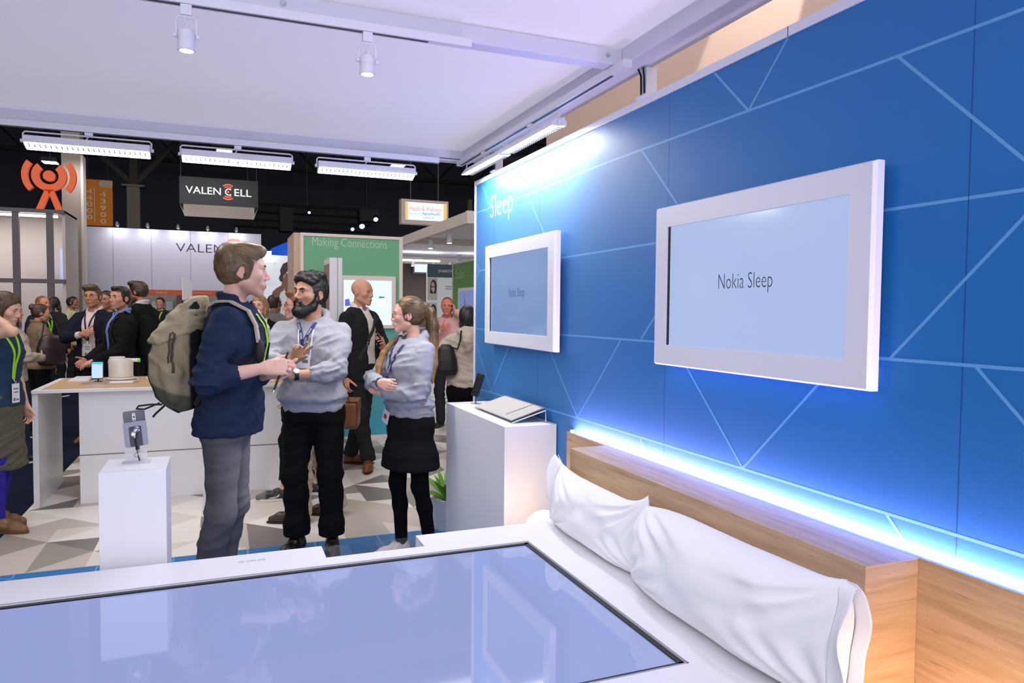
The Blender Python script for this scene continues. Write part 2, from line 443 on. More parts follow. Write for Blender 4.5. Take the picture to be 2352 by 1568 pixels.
# posts that carry the canopy on the wall
for k, (py, lab) in enumerate(((2.57, 'short white post on the blue wall under the canopy beam corner'), (4.30, 'short white post on the blue wall behind the hanging lamps'))):
    t = thing('canopy_post' if k == 0 else 'canopy_post.001', lab, 'post', (1.63, py, 2.44))
    mb = MB(); mb.box(1.605, 1.655, py-0.025, py+0.025, 2.446, 2.56); mb.build('post', WMETAL, t, bevel=0.004)
    mb = MB(); mb.box(1.59, 1.67, py-0.04, py+0.04, 2.44, 2.447); mb.build('foot_plate', WMETAL, t)
    mb = MB(); mb.tube([(1.602, py-0.012, 2.45), (1.60, py-0.012, 2.52), (1.59, py-0.02, 2.555)], 0.004, 6); mb.tube([(1.602, py+0.012, 2.45), (1.60, py+0.012, 2.53), (1.585, py+0.01, 2.556)], 0.004, 6)
    mb.build('cable', BLACK, t, smooth=True)

# ------------------------------------------------------------------ blue wall
FRAMEW = M('frame_white', rgb(226, 226, 236), rough=0.35, vary=0.01)
mb = MB(); mb.box(1.612, 1.70, -2.6, 4.66, 0, 2.41); wall = struct(mb.build('wall_right', BLUE))
mb = MB(); mb.box(1.606, 1.706, -2.6, 4.685, 2.41, 2.44); mb.box(1.606, 1.706, 4.66, 4.685, 0, 2.41); mb.build('wall_frame', FRAMEW, wall)
mb = MB(); mb.box(1.6055, 1.607, 1.759, 1.762, 2.41, 2.44); mb.build('frame_joint', DGREY, wall)
mb = MB()
for yy in (1.17, -0.05, 2.39, 3.61, 4.31):
    mb.box(1.61186, 1.6125, yy-0.0012, yy+0.0012, 0.9, 2.41)
mb.build('panel_seam', M('seam_blue', rgb(10, 64, 128), rough=0.5), wall)
WALL_LINES = [[(4.657, 2.227), (3.783, 2.224), (2.847, 2.236), (1.937, 2.231), (1.374, 2.228), (0.2, 2.232)], [(2.121, 2.409), (1.937, 2.231)], [(1.937, 2.231), (1.765, 2.409)], [(1.374, 2.228), (1.092, 1.949), (0.8, 1.66)], [(2.4, 1.84), (0.4, 1.84)], [(1.368, 1.454), (0.9, 1.925)], [(3.355, 1.448), (1.405, 1.452), (0.5, 1.451)], [(1.137, 1.449), (0.8, 1.11)], [(2.729, 1.446), (2.948, 1.225), (3.131, 1.053)], [(3.454, 1.357), (3.283, 1.189), (3.131, 1.053)], [(4.655, 1.034), (4.346, 1.041), (3.131, 1.048), (1.925, 1.049), (0.2, 1.046)], [(1.926, 1.05), (2.249, 1.363)], [(1.926, 1.05), (1.607, 1.364)], [(2.56, 1.042), (2.524, 1.0)], [(1.366, 1.047), (1.301, 0.984)], [(3.366, 1.839), (2.40, 1.843)], [(3.783, 2.224), (3.541, 1.98)], [(4.535, 2.39), (4.388, 2.229)], [(4.246, 2.346), (4.388, 2.229)], [(4.65, 1.889), (4.591, 1.833)], [(4.591, 1.833), (4.30, 1.834)], [(4.591, 1.833), (4.648, 1.767)], [(4.641, 1.442), (4.3, 1.442)], [(4.639, 1.343), (4.346, 1.042)], [(4.346, 1.042), (4.042, 1.352)], [(2.38, 1.63), (2.568, 1.456)], [(2.585, 2.232), (2.33, 1.98)]]
mb = MB(); seg = 0
for L in WALL_LINES:
    for a, b in zip(L, L[1:]):
        seg += 1; xl = 1.6119-0.00003*(seg % 9); A = Vector((xl, *a)); B = Vector((xl, *b)); d = (B-A).normalized(); n = Vector((1, 0, 0)).cross(d)*0.0042
        p = [A-n, B-n, B+n, A+n]
        if (p[1]-p[0]).cross(p[3]-p[0]).x > 0: p = p[::-1]
        mb.quad(*p)
mb.build('printed_line', LINE, wall)
mb = MB(); mb.text('Sleep', (1.6117, 4.385, 2.115), (0, -1, 0), (0, 0, 1), 0.385, 0.185, lift=0.0001, weight=-0.016)
o = mb.build('wall_lettering', M('white_vinyl', rgb(245, 247, 250), rough=0.4), base=(1.6116, 4.2, 2.11)); tag(o, 'white thin lettering reading Sleep at the far top of the blue wall', 'lettering')

# ------------------------------------------------------------------ screens on the wall
def wall_screen(name, y0, y1, z0, z1, label, emi, ink, bw, dead=None):
    t = thing(name, label, 'screen', (1.6, (y0+y1)/2, z0))
    xf, xb, ch = 1.55, 1.585, 0.012
    b = bw
    # frame: four mitred bars with a chamfered outer edge
    mb = MB()
    def ring(pts_in, pts_out):
        n = len(mb.v); mb.v += pts_in+pts_out
        for i in range(4):
            j = (i+1) % 4; mb.f.append((n+i, n+j, n+4+j, n+4+i)); mb.mi.append(0)
    R = lambda x, e: [(x, y1+e, z0-e), (x, y0-e, z0-e), (x, y0-e, z1+e), (x, y1+e, z1+e)]
    ring(R(xf+0.012, -b), R(xf, -b)); ring(R(xf, -b), R(xf, 0)); ring(R(xf, 0), R(xf+ch, 0.006)); ring(R(xf+ch, 0.006), R(xb, 0.006)); ring(R(xb, 0.006), R(xb, -b))
    mb.build('frame', FRAMEW, t)
    mb = MB(); mb.box(xf+0.010, xb-0.002, y0+b-0.004, y1-b+0.004, z0+b-0.004, z1-b+0.004); p = mb.build('panel', emi, t)
    mb = MB(); mb.box(xf+0.006, xf+0.012, y1-b-0.010, y1-b, z0+b, z1-b); mb.build('bezel', BLACK, t)
    mb = MB(); mb.box(xb-0.003, 1.612, y0+0.12, y1-0.12, z0+0.10, z1-0.10); mb.build('wall_mount', DGREY, t)
    return t, p, xf+0.010
SCR_BIG = M('screen_bright', rgb(40, 46, 60), rough=0.12, emit=(0.42, 0.52, 0.80, 1), emit_s=0.72, vary=0)
SCR_SM = M('screen_dimmer', rgb(40, 46, 60), rough=0.12, emit=(0.20, 0.32, 0.60, 1), emit_s=0.66, vary=0)
t, p, xs = wall_screen('wall_screen', 1.385, 2.373, 1.374, 1.958, 'larger near white-framed screen reading Nokia Sleep on the blue wall', SCR_BIG, INK, 0.072)
mb = MB(); mb.text('Nokia Sleep', (xs-0.0005, 2.005, 1.632), (0, -1, 0), (0, 0, 1), 0.258, 0.066, weight=-0.013); mb.build('screen_lettering', INK, p)
strip = MB(); strip.box(1.590, 1.600, 1.42, 2.34, 1.405, 1.415); strip.build('back_light', M('halo_strip', rgb(200, 220, 255), emit=(0.25, 0.45, 1.0, 1), emit_s=5.0, vary=0), t)
t, p, xs = wall_screen('wall_screen.001', 3.29, 4.302, 1.366, 1.966, 'smaller-looking far white-framed screen reading Nokia Sleep, below the Sleep lettering', SCR_SM, INK, 0.072)
mb = MB(); mb.text('Nokia Sleep', (xs-0.0005, 3.92, 1.632), (0, -1, 0), (0, 0, 1), 0.235, 0.066, weight=-0.013); mb.build('screen_lettering', M('screen_ink_faint', rgb(58, 78, 120), rough=0.4), p)

# ------------------------------------------------------------------ headboard with its light strip
t = thing('headboard', 'wooden headboard box with ledge along the blue wall behind the pillows', 'headboard', (1.5, 2.0, 0))
mb = MB(); mb.box(1.405, 1.578, 1.24, 2.794, 0, 0.975); mb.mi[2] = mb.mi[3] = 1; mb.build('ledge_box', [OAK, OAKX], t, bevel=0.002)
mb = MB(); mb.box(1.578, 1.592, 0.0, 3.176, 0, 0.975); mb.build('back_panel', OAK, t, bevel=0.001)
mb = MB(); mb.box(1.592, 1.611, 0.02, 3.16, 0.955, 0.962)
sl = mb.build('light_strip', M('led_strip', rgb(230, 236, 255), emit=(0.85, 0.82, 1.0, 1), emit_s=16.0, vary=0), t)
o = sun_area('headboard_strip_light', (1.600, 1.58, 0.968), (1.604, 1.58, 2), 0.016, 3.1, 20, (0.80, 0.52, 1.0)); o.rotation_euler = (math.pi, 0, 0)
mb = MB(); mb.box(1.592, 1.611, 3.160, 3.172, 0.93, 0.985); mb.build('strip_end_cap', WMETAL, t)

# ------------------------------------------------------------------ display bed with the screen let into it
t = thing('display_bed', 'white display bed with a large screen lying in its top', 'bed', (0.2, 2.0, 0))
BX0, BX1, BY0, BY1, BZ = -1.02, 1.404, 1.24, 2.807, 0.66
mb = MB()
sx0, sx1, sy0, sy1 = -0.80, 1.116, 1.532, 2.582          # screen opening
nx0, nx1, ny0 = 0.352, 0.722, 2.668                      # notch in the far edge
mb.box(BX0, BX1, BY0, sy0, 0.0, BZ); mb.box(BX0, sx0, sy0, sy1, 0.0, BZ); mb.box(sx1, BX1, sy0, sy1, 0.0, BZ)
mb.box(sx0, sx1, sy0, sy1, 0.0, BZ-0.035); mb.box(BX0, BX1, sy1, ny0, 0.0, BZ)
mb.box(BX0, nx0, ny0, BY1, 0.0, BZ); mb.box(nx1, BX1, ny0, BY1, 0.0, BZ); mb.box(nx0, nx1, ny0, BY1, 0.0, 0.50)
mb.build('platform', WHITE, t)
mb = MB(); mb.box(nx0, nx1, ny0, BY1-0.002, BZ-0.010, BZ-0.004); mb.box(nx0, nx1, BY1-0.006, BY1-0.001, 0.50, BZ-0.004); mb.build('acrylic_window', glass('window_acrylic', ior=1.22), t)
mb = MB(); b = 0.016
mb.box(sx0, sx1, sy0, sy0+b, BZ-0.035, BZ-0.004); mb.box(sx0, sx1, sy1-b, sy1, BZ-0.035, BZ-0.004); mb.box(sx0, sx0+b, sy0, sy1, BZ-0.035, BZ-0.004); mb.box(sx1-b, sx1, sy0, sy1, BZ-0.035, BZ-0.004)
mb.build('bezel', BLACK, t)
BEDSCR = M('bed_screen_glass', rgb(30, 34, 60), rough=0.045, spec=0.5, emit=(0.29, 0.345, 0.62, 1), emit_s=0.76, vary=0)
mb = MB(); mb.box(sx0+b, sx1-b, sy0+b, sy1-b, BZ-0.034, BZ-0.009); mb.build('screen', BEDSCR, t)
mb = MB(); e = 0.004
mb.box(sx0-e, sx1+e, sy1, sy1+e, BZ, BZ+0.0012); mb.box(sx1, sx1+e, sy0-e, sy1, BZ, BZ+0.0012); mb.box(sx0-e, sx1+e, sy0-e, sy0, BZ, BZ+0.0012)
mb.build('screen_trim', M('trim_silver', rgb(170, 174, 190), rough=0.3, metal=0.5), t)
mb = MB(); mb.text('DO NOT SIT', (0.142, 2.735, BZ), (-1, 0, 0), (0, -1, 0), 0.092, 0.016, lift=0.0006); mb.build('printed_lettering', M('grey_ink', rgb(130, 130, 140), rough=0.5), t)

# ------------------------------------------------------------------ pillows
COTTON = M('white_cotton', rgb(238, 238, 240), rough=0.85, spec=0.2, vary=0.01, sheen=0.2)
def pillow(name, label, y_far, y_near, zb, xb, xt, height, seed, ears, open_end=None, thick=0.15, rnd=0.2, near_open=False):
    """stuffed pillow propped on its long edge; u runs from far to near, v from bottom to top"""
    r = random.Random(seed); nu, nv = 96, 56
    L = y_far-y_near
    def surf(u, v, side):
        a, b = 2*u-1, 2*v-1
        e = max(0.0, (1-abs(a)**3.2)*(1-abs(b)**2.6))
        t = thick*0.5*e**0.55
        # the top edge sags between its corners, the ends bow in
        sag = ears[0]*(1-abs(a)**2.0)
        bb = b*math.sqrt(max(0, 1-rnd*a*a*abs(a))); aa = a*math.sqrt(max(0, 1-rnd*b*b*abs(b)*(1 if b > 0 else 0.5)))
        u = (aa+1)/2; z = (bb+1)/2*height - sag*v**2
        z += v**3*(ears[1]*max(0, -a)**5 + ears[2]*max(0, a)**5)
        yy = y_far-L*(u + 0.022*math.sin(math.pi*v)*(-a))
        lean = xb+(xt-xb)*v
        # folds that fan out of the corners, and soft billows
        p = Vector((a*2.3+seed, b*1.9, side*0.7+seed*0.3))
        w = 0.016*(mnoise.noise(p*1.1))*e
        for (ca, cb2) in ((-1, 1), (1, 1), (1, -1), (-1, -1)):
            dx, dy = a-ca, (b-cb2)*0.65; rr = math.hypot(dx, dy); th = math.atan2(dy, dx)
            w += 0.011*math.sin(th*17+seed*2+rr*2.4)*math.exp(-((rr-0.42)/0.30)**2)*e**0.3
        w += 0.005*math.sin(9*a+4*b*b+seed+2.2*mnoise.noise(Vector((a*2, b*2, seed))))*e
        return Vector((lean+side*(t+w*0.9), yy, zb+z))
    mb = MB()
    for side in (-1, 1):
        o = len(mb.v)
        for i in range(nu+1):
            for j in range(nv+1):
                mb.v.append(tuple(surf(i/nu, j/nv, side)))
        for i in range(nu):
            for j in range(nv):
                q = (o+i*(nv+1)+j, o+(i+1)*(nv+1)+j, o+(i+1)*(nv+1)+j+1, o+i*(nv+1)+j+1)
                mb.f.append(q if side > 0 else q[::-1]); mb.mi.append(0)
    t = thing(name, label, 'pillow', (xb, (y_far+y_near)/2, zb))
    ob = mb.build('pillowcase', COTTON, t, smooth=True, angle=180)
    wl = ob.modifiers.new('weld', 'WELD'); wl.merge_threshold = 0.0008
    if open_end:
        # loose open hem beyond the stuffing: a flat sleeve, front and back sheet parted at the mouth
        mb = MB(); n = 24; m = 10
        for side in (-1, 1):
            o = len(mb.v)
            for i in range(m+1):
                for j in range(n+1):
                    v = 0.03+0.97*j/n; s = i/m
                    base = surf(0.98 if near_open else 0.02, v, side)
                    gap = side*(0.004+open_end[1]*s*math.sin(math.pi*min(1, v*1.0))**0.7*(0.3+0.7*v))
                    mb.v.append((base.x*(1-.6*s)+(xb+(xt-xb)*v)*.6*s+gap*s+0.01*s*math.sin(v*6), base.y+(-1 if near_open else 1)*(open_end[0]*s*(0.75+0.25*v)+0.006*s*math.sin(v*9+side)), base.z+open_end[2]*s*v**2))
            for i in range(m):
                for j in range(n):
                    mb.f.append((o+i*(n+1)+j, o+(i+1)*(n+1)+j, o+(i+1)*(n+1)+j+1, o+i*(n+1)+j+1)); mb.mi.append(0)
        oo = mb.build('open_hem', COTTON, t, smooth=True, angle=180)
        sd = oo.modifiers.new('thickness', 'SOLIDIFY'); sd.thickness = 0.002
    return t
pillow('bed_pillow', 'white pillow farther from us, its open hem at the far end', 2.775, 2.06, 0.6625, 1.315, 1.345, 0.240, 3, (0.012, 0.03, 0.050), open_end=(0.05, 0.035, 0.03), thick=0.15, rnd=0.10)
pillow('bed_pillow.001', 'white pillow nearest us, the larger and plumper of the two', 2.085, 1.175, 0.6625, 1.280, 1.318, 0.285, 8, (0.010, -0.015, 0.030), thick=0.20, rnd=0.16, open_end=(0.045, 0.04, 0.0), near_open=True)

# ------------------------------------------------------------------ bedside globe lamps
def bedside(y, ZT, lab_t, lab_l, sfx, power):
    t = thing('bedside_table'+sfx, lab_t, 'table', (1.395, y, 0))
    mb = MB(); mb.lathe([(0.001, ZT-0.02), (0.15, ZT-0.02), (0.152, ZT-0.01), (0.15, ZT), (0.001, ZT)], (1.395, y, 0), 36); mb.build('table_top', WHITE, t, smooth=True)
    mb = MB(); mb.cyl((1.395, y, 0.012), (1.395, y, ZT-0.02), 0.02); mb.build('stem', WMETAL, t, smooth=True)
    mb = MB(); mb.lathe([(0.001, 0.0), (0.13, 0.0), (0.13, 0.01), (0.02, 0.016), (0.001, 0.016)], (1.395, y, 0), 32); mb.build('foot', WMETAL, t, smooth=True)
    t = thing('globe_lamp'+sfx, lab_l, 'lamp', (1.395, y, ZT))
    mb = MB(); mb.lathe([(0.001, ZT), (0.045, ZT), (0.045, ZT+0.015), (0.03, ZT+0.02)], (1.395, y, 0), 28); mb.build('base', WMETAL, t, smooth=True)
    mb = MB(); mb.ball((1.395, y, ZT+0.105), 0.092, 32, 20); mb.build('globe', M('lit_globe'+sfx, rgb(255, 240, 224), emit=(1.0, 0.74, 0.52, 1) if not sfx else (1.0, 0.60, 0.32, 1), emit_s=power, vary=0), t, smooth=True)
bedside(3.03, 0.44, 'small round white side table between the bed and the tall white plinth', 'glowing white globe lamp beside the far pillow', '', 5.0)
bedside(0.97, 0.50, 'small round white side table by the near end of the headboard', 'glowing globe lamp by the near pillow, its warm light on the wood', '.001', 8.5)

# ------------------------------------------------------------------ tall plinth by the wall and what stands on it
o = MB().box(1.318, 1.607, 3.352, 4.36, 0, 0.985).build('display_plinth', WHITE, base=(1.46, 3.86, 0), bevel=0.002); tag(o, 'tall white plinth against the blue wall holding the grey mat', 'plinth')
t = thing('acrylic_stand', 'clear acrylic wedge stand on the tall white plinth', 'stand', (1.48, 3.73, 0.985))
def sheet(pts, th, mat, name, par):
    mb = MB(); mb.slab(*pts, th); return mb.build(name, mat, par)
ZS = 0.986
mb = MB(); mb.box(1.385, 1.576, 3.42, 4.035, ZS, ZS+0.004); mb.build('base_sheet', ACRYL, t)
sheet([(1.385, 3.42, ZS+0.006), (1.576, 3.42, ZS+0.062), (1.576, 4.035, ZS+0.062), (1.385, 4.035, ZS+0.006)], 0.004, ACRYL, 'slope_sheet', t)
mb = MB(); mb.box(1.572, 1.577, 3.42, 4.035, ZS+0.004, ZS+0.06); mb.build('back_sheet', ACRYL, t)
for yy in (3.42, 4.032):
    mb = MB(); mb.tube([(1.386, yy, ZS+0.006), (1.575, yy, ZS+0.062), (1.576, yy, ZS+0.004)], 0.0028, 6); mb.build('polished_edge', M('acrylic_edge', rgb(226, 230, 238), rough=0.2), t)
FELT = M('grey_felt', rgb(176, 172, 170), rough=0.95, spec=0.1, vary=0.06, scale=90, bump=0.3, bscale=400)
t2 = thing('sleep_mat', 'flat grey fabric sensor mat lying on the acrylic wedge', 'mat', (1.48, 3.73, 1.0))
def slope(x, y, h): return (x, y, ZS+0.006+(x-1.385)*0.293+h)
mb = MB(); n = 14
pts = [slope(1.392, 3.445, 0.004), slope(1.585, 3.46, 0.004), slope(1.585, 4.02, 0.004), slope(1.392, 4.02, 0.004)]
a, b_, c_, d_ = map(Vector, pts)
for k, hh in enumerate((0.0, 0.013)):
    for i in range(n+1):
        for j in range(n+1):
            u, v = i/n, j/n; p = a*(1-u)*(1-v)+b_*u*(1-v)+c_*u*v+d_*(1-u)*v
            e = min(1, 6*min(u, 1-u, v, 1-v)+0.35)
            mb.v.append((p.x, p.y, p.z+(hh*e if k else 0.0)+0.0006*math.sin(9*u)*k))
for i in range(n):
    for j in range(n):
        q = (i*(n+1)+j, (i+1)*(n+1)+j, (i+1)*(n+1)+j+1, i*(n+1)+j+1); s = (n+1)**2
        mb.f += [q[::-1], tuple(s+k for k in q)]; mb.mi += [0, 0]
edge = [(i, 0) for i in range(n)]+[(n, j) for j in range(n)]+[(i, n) for i in range(n, 0, -1)]+[(0, j) for j in range(n, 0, -1)]
for k in range(len(edge)):
    i, j = edge[k]; i2, j2 = edge[(k+1) % len(edge)]; s = (n+1)**2
    mb.f.append((i*(n+1)+j, i2*(n+1)+j2, s+i2*(n+1)+j2, s+i*(n+1)+j)); mb.mi.append(0)
mb.build('pad', FELT, t2, smooth=True, angle=50)
mb = MB(); y = 3.56
mb.hexa([slope(1.41, y-0.0015, 0.016), slope(1.57, y-0.0015, 0.016), slope(1.57, y+0.0015, 0.016), slope(1.41, y+0.0015, 0.016)]+[slope(1.41, y-0.0015, 0.0202), slope(1.57, y-0.0015, 0.0202), slope(1.57, y+0.0015, 0.0202), slope(1.41, y+0.0015, 0.0202)])
mb.build('seam', M('felt_seam', rgb(140, 136, 134), rough=0.9), t2)
PHONEB = M('phone_black', rgb(18, 20, 26), rough=0.12, coat=0.5)
def phone_on_rod(name, label, base, c, n_out, up, w, h, scr, cable=None, rod=BLACK):
    """slab phone centred at c facing n_out, on a small acrylic rest with a security cable"""
    t = thing(name, label, 'phone', base)
    c, n_out, up = Vector(c), Vector(n_out).normalized(), Vector(up); up = (up-n_out*up.dot(n_out)).normalized(); rt = up.cross(n_out)
    def P(x, z, d): return c+rt*x+up*z+n_out*d
    r = 0.008; poly = []
    for (sx, sy, a0) in ((1, 1, 0), (-1, 1, 90), (-1, -1, 180), (1, -1, 270)):
        for k in range(5):
            g = math.radians(a0+k*22.5); poly.append((sx*(w/2-r)+r*math.cos(g), sy*(h/2-r)+r*math.sin(g)))
    mb = MB(); mb.prism(poly, c-n_out*0.004, rt, up, n_out, 0.008); body = mb.build('phone_body', PHONEB, t, bevel=0.001)
    mb = MB(); mb.prism([(p[0]*0.92, p[1]*0.88) for p in poly], c+n_out*0.0041, rt, up, n_out, 0.0006); mb.build('phone_screen', scr, t)
    return t, P
SCR_OFF = M('phone_screen_off', rgb(20, 26, 30), rough=0.08, coat=0.5)
t, P = phone_on_rod('display_phone', 'dark phone seen edge-on, standing at the far end of the tall white plinth', (1.45, 4.23, 0.985), (1.475, 4.215, 1.105), (-0.92, -0.30, 0.28), (0.1, -0.10, 1), 0.07, 0.145, SCR_OFF)
mb = MB(); mb.tube([(1.472, 4.225, 1.04), (1.468, 4.235, 0.99)], 0.004, 8); mb.build('security_cable', BLACK, t, smooth=True)
mb = MB(); mb.lathe([(0.001, 0.9865), (0.04, 0.9865), (0.04, 0.989), (0.001, 0.990)], (1.475, 4.23, 0), 28); mb.build('foot_disc', ACRYL, t, smooth=True)
mb = MB(); mb.slab((1.44, 4.19, 1.03), (1.505, 4.17, 1.03), (1.50, 4.20, 0.99), (1.44, 4.24, 0.99), 0.004); mb.build('acrylic_rest', ACRYL, t)
o = MB().box(1.35, 1.55, 4.08, 4.32, 0.9852, 0.9862).build('spec_card', M('card_white', rgb(236, 236, 238), rough=0.3), base=(1.42, 4.2, 0.985)); tag(o, 'thin white information card lying at the far end of the tall plinth', 'card')

# ------------------------------------------------------------------ low pedestal with the phone shown from behind
o = MB().box(-0.402, -0.187, 2.862, 3.12, 0, 0.985).build('phone_pedestal', WHITE, base=(-0.295, 2.99, 0), bevel=0.0015); tag(o, 'slim white pedestal by the bed edge carrying a phone seen from behind', 'pedestal')
t = thing('display_phone.001', 'dark phone seen from behind, held up on the slim white pedestal', 'phone', (-0.30, 3.0, 0.985))
c = Vector((-0.298, 3.0, 1.121)); nb = Vector((0.0, -0.93, 0.0)); nb = Vector((-0.06, -0.96, 0.22)).normalized()   # back of the phone looks at us
up = Vector((-0.11, 0.19, 0.96)); up = (up-nb*up.dot(nb)).normalized(); rt = up.cross(nb)
def P(x, z, d): return c+rt*x+up*z+nb*d
def rr(w, h, r, oy=0.0, ox=0.0):
    poly = []
    for (sx, sy, a0) in ((1, 1, 0), (-1, 1, 90), (-1, -1, 180), (1, -1, 270)):
        for k in range(5):
            g = math.radians(a0+k*22.5); poly.append((ox+sx*(w/2-r)+r*math.cos(g), oy+sy*(h/2-r)+r*math.sin(g)))
    return poly
mb = MB(); mb.prism(rr(0.072, 0.128, 0.007), c-nb*0.004, rt, up, nb, 0.008); body = mb.build('phone_body', M('phone_navy', rgb(26, 34, 62), rough=0.22, coat=0.4), t, bevel=0.001)
mb = MB()
ring = rr(0.010, 0.030, 0.005, 0.040); inner = rr(0.0085, 0.0285, 0.00425, 0.040)
n = len(ring); mb.add([P(x, z, 0.0046) for x, z in ring]+[P(x, z, 0.0046) for x, z in inner], [(i, (i+1) % n, n+(i+1) % n, n+i) for i in range(n)])
for z in (0.047, 0.033): mb.cyl(P(0, z, 0.004), P(0, z, 0.0052), 0.0022, n=12)
mb.build('camera_lens', CHROME, body)
mb = MB(); mb.prism(rr(0.078, 0.092, 0.008, -0.024), c+nb*0.0042, rt, up, nb, 0.0025); mb.build('grip_plate', M('grip_grey', rgb(110, 114, 132), rough=0.35, metal=0.4), t)
mb = MB(); mb.prism(rr(0.042, 0.074, 0.004, -0.032), c+nb*0.0068, rt, up, nb, 0.001); mb.build('grip_recess', M('recess_navy', rgb(32, 38, 62), rough=0.4), t)
mb = MB(); mb.cyl(P(0.003, -0.008, 0.0078), P(0.001, -0.010, 0.014), 0.0145, 0.011, n=28); mb.cyl(P(0.001, -0.010, 0.014), P(-0.003, -0.020, 0.024), 0.008, n=20); mb.cyl(P(-0.003, -0.024, 0.020), P(-0.004, -0.026, 0.030), 0.0085, n=22); mb.cyl(P(-0.004, -0.026, 0.030), P(-0.004, -0.026, 0.032), 0.0045, n=16)
mb.cyl(P(-0.003, -0.026, 0.024), P(-0.003, -0.040, 0.022), 0.006, 0.004, n=14)
mb.build('swivel_lock', CHROME, t, smooth=True)
mb = MB(); mb.tube([P(-0.003, -0.039, 0.022), P(-0.002, -0.06, 0.02), P(0.0, -0.085, 0.014), (-0.294, 3.03, 1.02), (-0.289, 3.045, 0.987)], 0.0022, 8); mb.build('security_cable', BLACK, t, smooth=True)
mb = MB(); mb.prism([(-0.006, -0.066), (0.008, -0.066), (0.008, -0.082), (-0.006, -0.082)], c+nb*0.001, rt, up, nb, 0.006); mb.build('plug', BLACK, t)
mb = MB(); pts = [P(-0.004+0.010*math.sin(k*0.7), -0.078-0.0035*k, 0.006+0.006*math.cos(k*0.7)) for k in range(14)]; mb.tube(pts, 0.0009, 5); mb.build('coil_wire', DGREY, t, smooth=True)
mb = MB(); mb.slab((-0.336, 3.02, 1.030), (-0.262, 3.02, 1.034), (-0.262, 3.055, 0.99), (-0.336, 3.055, 0.988), 0.0035); mb.box(-0.345, -0.25, 3.0, 3.06, 0.986, 0.9885); mb.tube([(-0.336, 3.02, 1.030), (-0.262, 3.02, 1.034)], 0.0022, 6); mb.build('acrylic_rest', M('acrylic_light', rgb(236, 238, 242), rough=0.1, alpha=0.45), t)
mb = MB(); mb.lathe([(0.001, 0.9855), (0.028, 0.9855), (0.028, 0.988), (0.001, 0.9885)], (-0.287, 3.035, 0), 26); mb.build('cable_cap', WHITE, t, smooth=True)

# ------------------------------------------------------------------ counter table
t = thing('demo_counter', 'long white counter with a wooden top and open left end', 'counter', (-0.4, 6.9, 0))
mb = MB(); mb.box(-1.355, -1.315, 6.52, 7.42, 0, 0.895); mb.build('end_leg', WHITE, t, bevel=0.002)
mb = MB(); mb.box(-1.355, 0.95, 6.50, 7.56, 0.895, 0.92); mb.build('counter_top', WHITE, t, bevel=0.002)
mb = MB(); mb.box(-1.30, 0.93, 6.56, 7.52, 0.9195, 0.9215); mb.build('wood_inlay', OAKX, t)
mb = MB(); mb.box(-1.045, 0.95, 6.546, 7.05, 0.0, 0.895); mb.build('cabinet', WHITE, t, bevel=0.002)
mb = MB(); mb.box(-1.045, 0.95, 6.5445, 6.5465, 0.386, 0.394); mb.build('panel_gap', M('gap_grey', rgb(120, 118, 122), rough=0.6), t)
o = MB(); o.box(-1.22, -1.06, 7.16, 7.46, 0.9215, 0.936); o.box(-1.20, -1.06, 7.17, 7.44, 0.936, 0.945)
o = o.build('flat_box', M('flat_box_white', rgb(226, 226, 230), rough=0.4), base=(-1.14, 7.3, 0.9215), bevel=0.002); tag(o, 'flat pale box lying at the left end of the wooden counter top', 'box')
t = thing('smart_monitor', 'round cream device with a green-tipped handle standing on the counter', 'device', (-0.83, 7.28, 0.92))
CREAM = M('cream_plastic', rgb(226, 222, 214), rough=0.3, vary=0.01)
c0 = Vector((-0.83, 7.28, 0))
mb = MB(); mb.lathe([(0.001, 0.925), (0.115, 0.925), (0.12, 0.932), (0.115, 0.940), (0.09, 0.944)], c0, 48); mb.build('base_ring', CREAM, t, smooth=True)
mb = MB(); mb.lathe([(0.088, 0.943), (0.098, 0.95), (0.100, 1.09), (0.096, 1.105), (0.085, 1.108), (0.001, 1.108)], c0, 48); mb.build('body', CREAM, t, smooth=True)
mb = MB(); mb.lathe([(0.062, 1.105), (0.064, 1.12), (0.06, 1.126), (0.001, 1.126)], c0+Vector((-0.028, 0, 0)), 40); mb.build('lid', CREAM, t, smooth=True)
mb = MB(); mb.cyl(c0+Vector((0.06, -0.02, 1.094)), c0+Vector((0.140, -0.03, 1.094)), 0.017, n=20); mb.build('handle', CREAM, t, smooth=True)
mb = MB(); mb.cyl(c0+Vector((0.140, -0.03, 1.094)), c0+Vector((0.156, -0.032, 1.094)), 0.0185, n=20); mb.build('handle_tip', M('lime_plastic', rgb(110, 214, 70), rough=0.35, emit=rgb(70, 180, 40), emit_s=0.25), t, smooth=True)
PH_ON = M('phone_screen_lit', rgb(60, 80, 120), rough=0.1, emit=(0.42, 0.55, 0.95, 1), emit_s=1.0, vary=0)
t, P = phone_on_rod('display_phone.002', 'small phone with a lit blue screen standing beside the cream device', (-0.985, 7.1, 0.92), (-0.99, 7.10, 1.022), (-0.1, -1, 0.12), (0, 0.1, 1), 0.092, 0.158, PH_ON)
mb = MB(); q = [(-0.040, 0.050), (0.040, 0.050), (0.040, 0.068), (-0.040, 0.068)]; mb.add([P(x, z, 0.0049) for x, z in q], [(0, 1, 2, 3)]); mb.build('screen_header', M('teal_bar', rgb(30, 150, 170), emit=(0.02, 0.38, 0.45, 1), emit_s=0.8, vary=0), t)
mb = MB(); mb.tube([(-0.985, 7.10, 0.945), (-0.982, 7.10, 0.922)], 0.006, 8); mb.lathe([(0.001, 0.922), (0.035, 0.922), (0.03, 0.928), (0.001, 0.929)], (-0.983, 7.10, 0), 24); mb.build('stand', BLACK, t, smooth=True)
